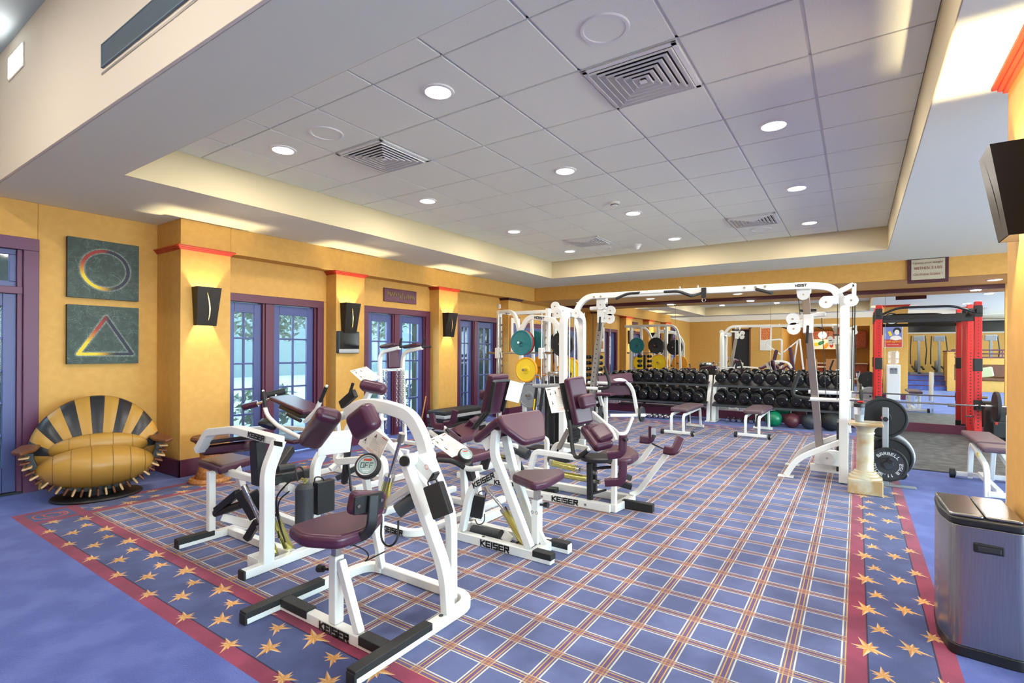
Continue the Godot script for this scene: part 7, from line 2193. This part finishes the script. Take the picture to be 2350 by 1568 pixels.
func back_of_room() -> void:
	var b := struct("wall_front")
	var z := 2.4
	var q := g()
	# orange wall with a dark doorway, wide opening to the kitchen, then piers
	q.lohi(Vector3(-7.2, 0, z), Vector3(-4.75, S, z + 0.12)).lohi(Vector3(-4.06, 0, z), Vector3(-2.75, S, z + 0.12)).lohi(Vector3(-4.75, 2.42, z), Vector3(-4.06, S, z + 0.12)).lohi(Vector3(-2.75, 2.50, z), Vector3(0.42, S, z + 0.12)).lohi(Vector3(0.42, 0, z), Vector3(1.62, S, z + 0.12))
	part(b, "plaster", q, M.orange_paint)
	struct("wall_kitchen", g().lohi(Vector3(-7.2, 0, 6.0), Vector3(7.2, S, 6.2)).lohi(Vector3(-2.87, 0, z + 0.13), Vector3(-2.75, S, 6.0)).lohi(Vector3(1.5, 0, z + 0.13), Vector3(1.62, S, 6.0)), M.orange_paint)
	part(b, "baseboard", g().lohi(Vector3(-7.2, 0, z - 0.02), Vector3(-4.8, 0.17, z)).lohi(Vector3(-4.0, 0, z - 0.02), Vector3(-2.75, 0.17, z)).lohi(Vector3(0.42, 0, z - 0.02), Vector3(1.62, 0.17, z)), M.plum_wood)
	part(b, "doorway_frame", g().lohi(Vector3(-4.80, 0, z - 0.02), Vector3(-4.73, 2.46, z + 0.02)).lohi(Vector3(-4.08, 0, z - 0.02), Vector3(-4.01, 2.46, z + 0.02)).lohi(Vector3(-4.80, 2.40, z - 0.02), Vector3(-4.01, 2.47, z + 0.02)), M.dark_wood)
	part(b, "door_panel", g().lohi(Vector3(-4.75, 0, z + 0.09), Vector3(-4.06, 2.42, z + 0.13)), M.ink)
	var t := thing("painting", "orange and red floral painting on the wall behind the camera", "painting", Vector3(-3.4, 1.5, z))
	part(t, "canvas", g().lohi(Vector3(-3.63, 1.48, z - 0.03), Vector3(-3.15, 2.52, z - 0.002)), M.card)
	var fm := mat("floral", Color.WHITE, 0.6)
	grain(fm, rgb(196, 60, 30), rgb(232, 176, 96), 0.03, 1.5, 0.0, true, 17)
	part(t, "painted_face", g().lohi(Vector3(-3.58, 1.95, z - 0.034), Vector3(-3.2, 2.48, z - 0.029), 0.002), fm)
	# kitchen corner
	var kz := 5.0
	for k in 3:
		var x0 := -1.85 + 0.74 * k
		t = thing("wall_cabinet", "%s reddish wood wall cabinet in the mirrored kitchen" % NTH[k], "cabinet", Vector3(x0 + 0.37, 1.6, kz), "mirrored kitchen cabinets")
		part(t, "body", g().lohi(Vector3(x0, 1.62, kz), Vector3(x0 + 0.73, 2.40, 5.98)), M.cabinet_wood)
		part(t, "door", g().lohi(Vector3(x0 + 0.03, 1.65, kz - 0.02), Vector3(x0 + 0.70, 2.37, kz), 0.01), M.cabinet_wood)
		part(t, "handle", g().lohi(Vector3(x0 + 0.62, 1.75, kz - 0.045), Vector3(x0 + 0.635, 1.87, kz - 0.02)), M.chrome)
	t = thing("kitchen_counter", "wooden kitchen counter with pale top seen in the mirror", "counter", Vector3(-0.7, 0, 5.5))
	part(t, "body", g().lohi(Vector3(-1.85, 0, 5.1), Vector3(0.38, 0.88, 5.98)), M.cabinet_wood)
	part(t, "worktop", g().lohi(Vector3(-1.88, 0.88, 5.05), Vector3(0.40, 0.92, 5.98)), M.card)
	t = thing("colour_panel", "yellow and green abstract panel hanging in the mirrored kitchen", "painting", Vector3(-1.0, 1.55, 4.9))
	part(t, "board", g().lohi(Vector3(-1.74, 1.55, 4.93), Vector3(-0.20, 2.02, 4.97)), M.card)
	var cm := [M.yellow_plate, M.green_ball, M.orange_rim, M.red_metal, M.blue_wood, M.yellow_plate, M.orange_rim]
	for k in 7:
		part(t, "colour_shape", g().ell(xf(Vector3(-1.62 + 0.21 * k, 1.78 + 0.07 * sin(k * 2.1), 4.928), 0, 0, 30 * k), Vector3(0.16, 0.08, 0.006), 12, 8), cm[k])
	t = thing("globe_lamp", "glowing white globe lamp hanging in the mirrored kitchen", "lamp", Vector3(-1.3, 2.2, 4.0))
	part(t, "globe", g().ell(Transform3D(Basis(), Vector3(-1.3, 2.18, 4.0)), Vector3.ONE * 0.16, 24, 16), M.lamp_glow)
	part(t, "cord", g().cyl(Vector3(-1.3, 2.33, 4.0), Vector3(-1.3, S, 4.0), 0.006, -1.0, 6), M.black_metal)
	var l := OmniLight3D.new()
	l.name = "light"
	l.light_energy = 1.2
	l.light_color = Color(1, 0.86, 0.66)
	l.light_size = 0.15
	l.omni_range = 30.0
	l.shadow_enabled = true
	t.add_child(l)
	l.position = Vector3(-1.3, 2.18, 4.0) - t.position
	t = thing("dining_table", "dark round pedestal table in the mirrored kitchen", "table", Vector3(-1.2, 0, 3.7))
	part(t, "top", g().lathe([Vector2(0.0005, 0.74), Vector2(0.5, 0.74), Vector2(0.52, 0.755), Vector2(0.5, 0.77), Vector2(0.0005, 0.77)], Transform3D(Basis(), Vector3(-1.2, 0, 3.7)), 32), M.card)
	part(t, "pedestal", g().lathe([Vector2(0.3, 0.0), Vector2(0.28, 0.03), Vector2(0.06, 0.06), Vector2(0.05, 0.74)], Transform3D(Basis(), Vector3(-1.2, 0, 3.7)), 24), M.dark_wood)
	for k in 2:
		var cx := -1.65 + 0.75 * k
		var ch := thing("dining_chair", "%s tan dining chair at the mirrored kitchen table" % ["left", "right"][k], "chair", Vector3(cx, 0, 3.0), "mirrored dining chairs")
		part(ch, "seat", g().lohi(Vector3(cx - 0.22, 0.42, 2.82), Vector3(cx + 0.22, 0.48, 3.24), 0.02, 2), M.wood)
		part(ch, "backrest", g().lohi(Vector3(cx - 0.22, 0.55, 2.78), Vector3(cx + 0.22, 1.12, 2.83), 0.02, 2), M.wood)
		for sx in [-1.0, 1.0]:
			part(ch, "leg", g().bar(Vector3(cx + sx * 0.19, 0, 3.2), Vector3(cx + sx * 0.19, 0.42, 3.2), 0.035, 0.035, Vector3.RIGHT), M.dark_wood)
			part(ch, "leg", g().bar(Vector3(cx + sx * 0.19, 0, 2.81), Vector3(cx + sx * 0.19, 0.6, 2.81), 0.035, 0.035, Vector3.RIGHT), M.dark_wood)
	# raised floor with steps, rail, window band
	var pf := struct("floor")
	part(pf, "platform", g().lohi(Vector3(1.62, 0, 2.7), Vector3(7.0, 0.54, 6.0)), M.plain_carpet)
	for k in 3:
		part(pf, "step", g().lohi(Vector3(1.62, 0, 1.8 + 0.3 * k), Vector3(2.75, 0.18 * (k + 1) - 0.003, 2.1 + 0.3 * k + (0.0 if k == 2 else 0.3))), M.plain_carpet)
		part(pf, "step_nosing", g().lohi(Vector3(1.62, 0.18 * (k + 1) - 0.03, 1.79 + 0.3 * k), Vector3(2.75, 0.18 * (k + 1), 1.81 + 0.3 * k)), M.plum_wood)
	part(pf, "parapet", g().lohi(Vector3(2.75, 0, 2.55), Vector3(7.0, 1.22, 2.7)).lohi(Vector3(2.75, 0, 1.7), Vector3(2.95, 1.45, 2.7)), M.orange_paint)
	part(pf, "parapet_cap", g().lohi(Vector3(2.75, 1.22, 2.53), Vector3(7.0, 1.27, 2.72)).lohi(Vector3(2.73, 1.45, 1.68), Vector3(2.97, 1.49, 2.72)), M.plum_wood)
	t = thing("handrail", "plum painted double handrail on the mirrored raised floor", "railing", Vector3(4.9, 1.27, 2.62))
	for y in [1.38, 1.52]:
		part(t, "rail", g().cyl(Vector3(2.97, y, 2.62), Vector3(6.99, y, 2.62), 0.02, -1.0, 12), M.plum_door)
	for k in 4:
		part(t, "post", g().cyl(Vector3(3.2 + 1.2 * k, 1.27, 2.62), Vector3(3.2 + 1.2 * k, 1.52, 2.62), 0.018, -1.0, 10), M.plum_door)
	var wb := struct("window_2")
	part(wb, "pane", g().lohi(Vector3(1.7, 2.3, 5.95), Vector3(7.0, 2.78, 6.0)), M.screen)
	part(wb, "frame", g().lohi(Vector3(1.65, 2.25, 5.94), Vector3(7.0, 2.31, 6.0)).lohi(Vector3(1.65, 2.77, 5.94), Vector3(7.0, 2.82, 6.0)), M.grid_metal)
	t = thing("bench_seat", "brown upholstered wall bench seen in the mirror's right side", "bench", Vector3(4.6, 0, 2.3))
	part(t, "plinth", g().lohi(Vector3(2.97, 0, 2.0), Vector3(6.2, 0.40, 2.55)), M.orange_paint)
	part(t, "seat", g().lohi(Vector3(2.97, 0.40, 1.95), Vector3(6.2, 0.50, 2.55), 0.03, 3), M.dark_wood)
	part(t, "backrest", g().lohi(Vector3(2.97, 0.52, 2.42), Vector3(6.2, 0.98, 2.55), 0.03, 3), M.dark_wood)
	single("cushion", g().rb(xf(Vector3(3.9, 0.70, 2.33), 0, -18, 12), Vector3(0.42, 0.38, 0.12), 0.055, 4), M.cushion_cloth, "pale green striped cushion on the mirrored brown bench", "cushion")
	# cardio machines on the raised floor
	for k in 3:
		var c: Vector3 = [Vector3(2.05, 0.54, 3.6), Vector3(2.75, 0.54, 4.2), Vector3(4.2, 0.54, 3.6)][k]
		t = thing("elliptical_trainer", "%s grey elliptical trainer on the mirrored raised floor" % ["left", "middle", "right"][k], "elliptical", c, "mirrored elliptical trainers")
		part(t, "flywheel", g().cyl(c + Vector3(-0.08, 0.28, 0.25), c + Vector3(0.08, 0.28, 0.25), 0.27), M.grey_plate)
		part(t, "base", g().lohi(c + Vector3(-0.28, 0, -0.5), c + Vector3(0.28, 0.08, -0.4)).lohi(c + Vector3(-0.05, 0.02, -0.5), c + Vector3(0.05, 0.1, 0.6)), M.grey_plate)
		part(t, "mast", g().bar(c + Vector3(0, 0.1, -0.35), c + Vector3(0, 1.35, -0.25), 0.10, 0.08, Vector3.RIGHT), M.grey_plate)
		part(t, "console", g().rb(xf(c + Vector3(0, 1.45, -0.25), 0, -30), Vector3(0.36, 0.26, 0.06), 0.03, 3), M.silver_plastic)
		for s in [-1.0, 1.0]:
			part(t, "arm_lever", g().tube(fil([c + Vector3(s * 0.24, 0.4, 0.0), c + Vector3(s * 0.26, 1.0, -0.2), c + Vector3(s * 0.22, 1.55, -0.05)], 0.1, 4), 0.02, 8), M.charcoal)
			part(t, "pedal_arm", g().bar(c + Vector3(s * 0.15, 0.2, -0.4), c + Vector3(s * 0.15, 0.3, 0.5), 0.06, 0.05), M.black_plastic)
	# water cooler, poster and clock on the far side of the pier
	t = thing("water_cooler", "white water cooler with clear bottle seen in the mirror", "water cooler", Vector3(0.89, 0, -4.0))
	part(t, "cabinet", g().lohi(Vector3(0.73, 0, -4.16), Vector3(1.05, 1.05, -3.83), 0.02, 2), M.white_plastic)
	part(t, "tap_recess", g().lohi(Vector3(0.80, 0.78, -4.165), Vector3(0.98, 0.96, -4.158), 0.002), M.grey_plate)
	for s in [-0.045, 0.045]:
		part(t, "tap", g().cyl(Vector3(0.89 + s, 0.92, -4.16), Vector3(0.89 + s, 0.92, -4.20), 0.014), M.charcoal)
	part(t, "bottle", g().lathe([Vector2(0.05, 1.04), Vector2(0.13, 1.10), Vector2(0.135, 1.2), Vector2(0.128, 1.22), Vector2(0.135, 1.24), Vector2(0.135, 1.42), Vector2(0.11, 1.46), Vector2(0.0005, 1.47)], Transform3D(Basis(), Vector3(0.89, 0, -4.0)), 24), M.clear_plastic)
	t = thing("poster", "framed orange drink poster with smiling figure seen in the mirror", "poster", Vector3(0.89, 1.55, -3.7))
	part(t, "frame", g().lohi(Vector3(0.66, 1.56, -3.725), Vector3(1.12, 2.20, -3.702)), M.grid_metal)
	part(t, "sheet", g().lohi(Vector3(0.675, 1.575, -3.728), Vector3(1.105, 2.185, -3.724), 0.001), M.poster_blue)
	part(t, "banner", g().lohi(Vector3(0.675, 1.575, -3.730), Vector3(1.105, 1.80, -3.727), 0.001), M.red_print)
	part(t, "hair", g().ell(Transform3D(Basis(), Vector3(0.99, 2.06, -3.728)), Vector3(0.10, 0.10, 0.003), 18, 8), M.ink)
	part(t, "face", g().ell(Transform3D(Basis(), Vector3(0.985, 2.02, -3.7295)), Vector3(0.062, 0.085, 0.003), 18, 8), M.card)
	part(t, "shoulders", g().ell(Transform3D(Basis(), Vector3(0.96, 1.83, -3.7285)), Vector3(0.14, 0.09, 0.002), 18, 8), M.card)
	part(t, "ice_bar", g().rb(xf(Vector3(0.82, 1.98, -3.73), 0, 0, 20), Vector3(0.07, 0.14, 0.004), 0.002), M.yellow_plate)
	letters(t, "Orange Maid", 0.05, face(Vector3(0.89, 1.74, -3.732), Vector3.LEFT, Vector3.FORWARD), M.yellow_plate, 0.95)
	letters(t, "the drink on a stick", 0.022, face(Vector3(0.89, 1.65, -3.732), Vector3.LEFT, Vector3.FORWARD), M.white_plastic, 1.0, 0.002, false)
	t = thing("wall_clock", "round black rimmed wall clock seen in the mirror", "clock", Vector3(0.86, 2.45, -3.7))
	part(t, "rim", g().lathe([Vector2(0.17, 0.0), Vector2(0.185, 0.02), Vector2(0.16, 0.035), Vector2(0.15, 0.02)], along(Vector3(0.86, 2.42, -3.702), Vector3.FORWARD), 32), M.black_plastic)
	part(t, "dial", g().lathe([Vector2(0.0005, 0.015), Vector2(0.155, 0.015)], along(Vector3(0.86, 2.42, -3.702), Vector3.FORWARD), 32), M.white_plastic)
	part(t, "hand", g().bar(Vector3(0.86, 2.42, -3.722), Vector3(0.80, 2.48, -3.722), 0.01, 0.003, Vector3.FORWARD, 0.001).bar(Vector3(0.86, 2.42, -3.724), Vector3(0.90, 2.53, -3.724), 0.008, 0.003, Vector3.FORWARD, 0.001), M.ink)
	# white press machine beside the camera, seen only in the mirror
	t = thing("press_machine", "white press machine with long plum pads seen in the mirror", "gym machine", Vector3(-2.5, 0, 1.2))
	part(t, "base_frame", g().bar(Vector3(-3.3, 0.03, 0.8), Vector3(-1.7, 0.03, 0.8), 0.06, 0.06).bar(Vector3(-3.3, 0.03, 1.7), Vector3(-1.7, 0.03, 1.7), 0.06, 0.06).bar(Vector3(-2.5, 0.03, 0.8), Vector3(-2.5, 0.03, 1.7), 0.06, 0.06), M.white_metal)
	part(t, "high_frame", g().rtube(fil([Vector3(-2.62, 0.05, 1.2), Vector3(-2.62, 1.95, 1.2), Vector3(-3.25, 1.90, 1.2), Vector3(-3.3, 1.55, 1.2)], 0.1, 5), 0.07, 0.07, Vector3.BACK), M.white_metal)
	part(t, "press_arm", g().bar(Vector3(-3.2, 1.75, 1.1), Vector3(-2.65, 1.3, 1.1), 0.05, 0.06, Vector3.BACK), M.white_metal)
	part(t, "press_arm", g().bar(Vector3(-2.55, 1.4, 1.1), Vector3(-1.95, 1.95, 1.1), 0.05, 0.06, Vector3.BACK), M.white_metal)
	part(t, "leg_frame", g().rtube([Vector3(-1.95, 1.95, 1.05), Vector3(-1.75, 0.05, 1.05)], 0.06, 0.06, Vector3.BACK).rtube([Vector3(-2.05, 1.9, 1.3), Vector3(-2.3, 0.05, 1.3)], 0.06, 0.06, Vector3.BACK), M.white_metal)
	part(t, "back_pad", g().bar(Vector3(-3.0, 0.5, 1.0), Vector3(-2.8, 1.5, 1.05), 0.14, 0.08, Vector3.BACK, 0.03), M.plum_vinyl)
	part(t, "back_pad", g().bar(Vector3(-2.15, 0.5, 1.0), Vector3(-2.3, 1.6, 1.05), 0.14, 0.08, Vector3.BACK, 0.03), M.plum_vinyl)
	part(t, "seat", g().lohi(Vector3(-2.75, 0.45, 0.9), Vector3(-2.3, 0.53, 1.25), 0.03, 3), M.plum_vinyl)


# ---- garden beyond the French doors

func leafy(t: Node3D, c: Vector3, r: Vector3, n: int, size: float, m: Material, sd: int) -> void:
	var rg := RandomNumberGenerator.new()
	rg.seed = sd
	var q := g()
	for i in n:
		var d := Vector3(rg.randfn(), rg.randfn(), rg.randfn()).normalized() * pow(rg.randf(), 0.4)
		var p := c + d * r
		var bs := Basis.from_euler(Vector3(rg.randf_range(-1.2, 1.2), rg.randf() * TAU, rg.randf_range(-1.2, 1.2)))
		var s := size * rg.randf_range(0.6, 1.3)
		q.quad(p + bs * Vector3(-s * 0.4, 0, 0), p + bs * Vector3(0, 0.1 * s, -s), p + bs * Vector3(s * 0.4, 0, 0), p + bs * Vector3(0, -0.1 * s, s), bs.y)
	part(t, "foliage", q, m)


func outdoors() -> void:
	mat("leaf_green", rgb(34, 48, 38), 0.6)
	M.leaf_green.backlight_enabled = true
	M.leaf_green.backlight = Color(0.2, 0.26, 0.16)
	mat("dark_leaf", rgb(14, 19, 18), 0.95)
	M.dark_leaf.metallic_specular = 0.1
	mat("bark", rgb(80, 70, 62), 0.8)
	mat("patio", rgb(74, 82, 82), 0.8)
	mat("hill", rgb(50, 66, 70), 0.9)
	var gr := struct("floor")
	part(gr, "terrace", g().lohi(Vector3(-40, -0.2, -40), Vector3(-7.3, -0.02, 30)), M.patio)
	var h := single("hillside", g().ell(Transform3D(Basis(), Vector3(-36, -3.0, -14)), Vector3(10, 15, 34), 32, 14), M.hill, "misty hillside far beyond the French doors", "hill")
	for a in [[Vector3(-9.6, 0, -5.6), 2.6, "leafy tree outside the first French doors", 3], [Vector3(-10.2, 0, -8.6), 2.7, "leafy tree outside the second French doors", 4]]:
		var p: Vector3 = a[0]
		var t := thing("garden_tree", a[2], "tree", p, "trees in the garden")
		part(t, "trunk", g().tube([p, p + Vector3(0.1, 1.2, 0.1), p + Vector3(-0.1, 2.4, 0.2)], 0.09, 8), M.bark)
		leafy(t, p + Vector3(0, a[1] - 0.3, 0.2), Vector3(1.4, 0.75, 1.4), 1500, 0.10, M.leaf_green, a[3])
	var k := 0
	for p in [Vector3(-8.4, 0, -3.5), Vector3(-8.6, 0, -5.0), Vector3(-8.6, 0, -6.9), Vector3(-8.8, 0, -8.2)]:
		var t := thing("garden_shrub", "%s low shrub in the garden from the nearest doors" % NTH[k], "shrub", p, "shrubs in the garden")
		part(t, "stem", g().tube([p, p + Vector3(0, 0.4, 0)], 0.03, 6), M.bark)
		leafy(t, p + Vector3(0, 0.42, 0), Vector3(0.5, 0.42, 0.55), 500, 0.09, M.leaf_green, 30 + k)
		k += 1
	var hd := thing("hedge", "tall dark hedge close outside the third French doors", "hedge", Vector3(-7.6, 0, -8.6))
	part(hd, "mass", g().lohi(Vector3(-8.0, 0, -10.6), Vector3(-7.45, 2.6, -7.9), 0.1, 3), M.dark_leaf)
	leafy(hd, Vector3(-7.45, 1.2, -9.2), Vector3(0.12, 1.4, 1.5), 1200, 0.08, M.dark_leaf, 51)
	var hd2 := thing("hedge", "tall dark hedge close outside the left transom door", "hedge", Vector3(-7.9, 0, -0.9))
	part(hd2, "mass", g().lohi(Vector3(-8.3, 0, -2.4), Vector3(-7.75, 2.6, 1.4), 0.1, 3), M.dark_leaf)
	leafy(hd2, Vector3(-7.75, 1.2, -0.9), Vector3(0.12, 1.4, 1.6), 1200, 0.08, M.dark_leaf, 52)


func contents() -> void:
	mat("steel_paint", rgb(170, 174, 178), 0.4, 0.5)
	mat("lid_steel", rgb(160, 160, 160), 0.2, 1.0)
	placard_tex()
	machine_arm_pads()
	machine_beam()
	machine_roller()
	machine_head_pad()
	machine_curl()
	machine_hip()
	machine_hip_back()
	armchair()
	wall_things()
	knee_tower()
	smith()
	crossover()
	far_things()
	right_side()
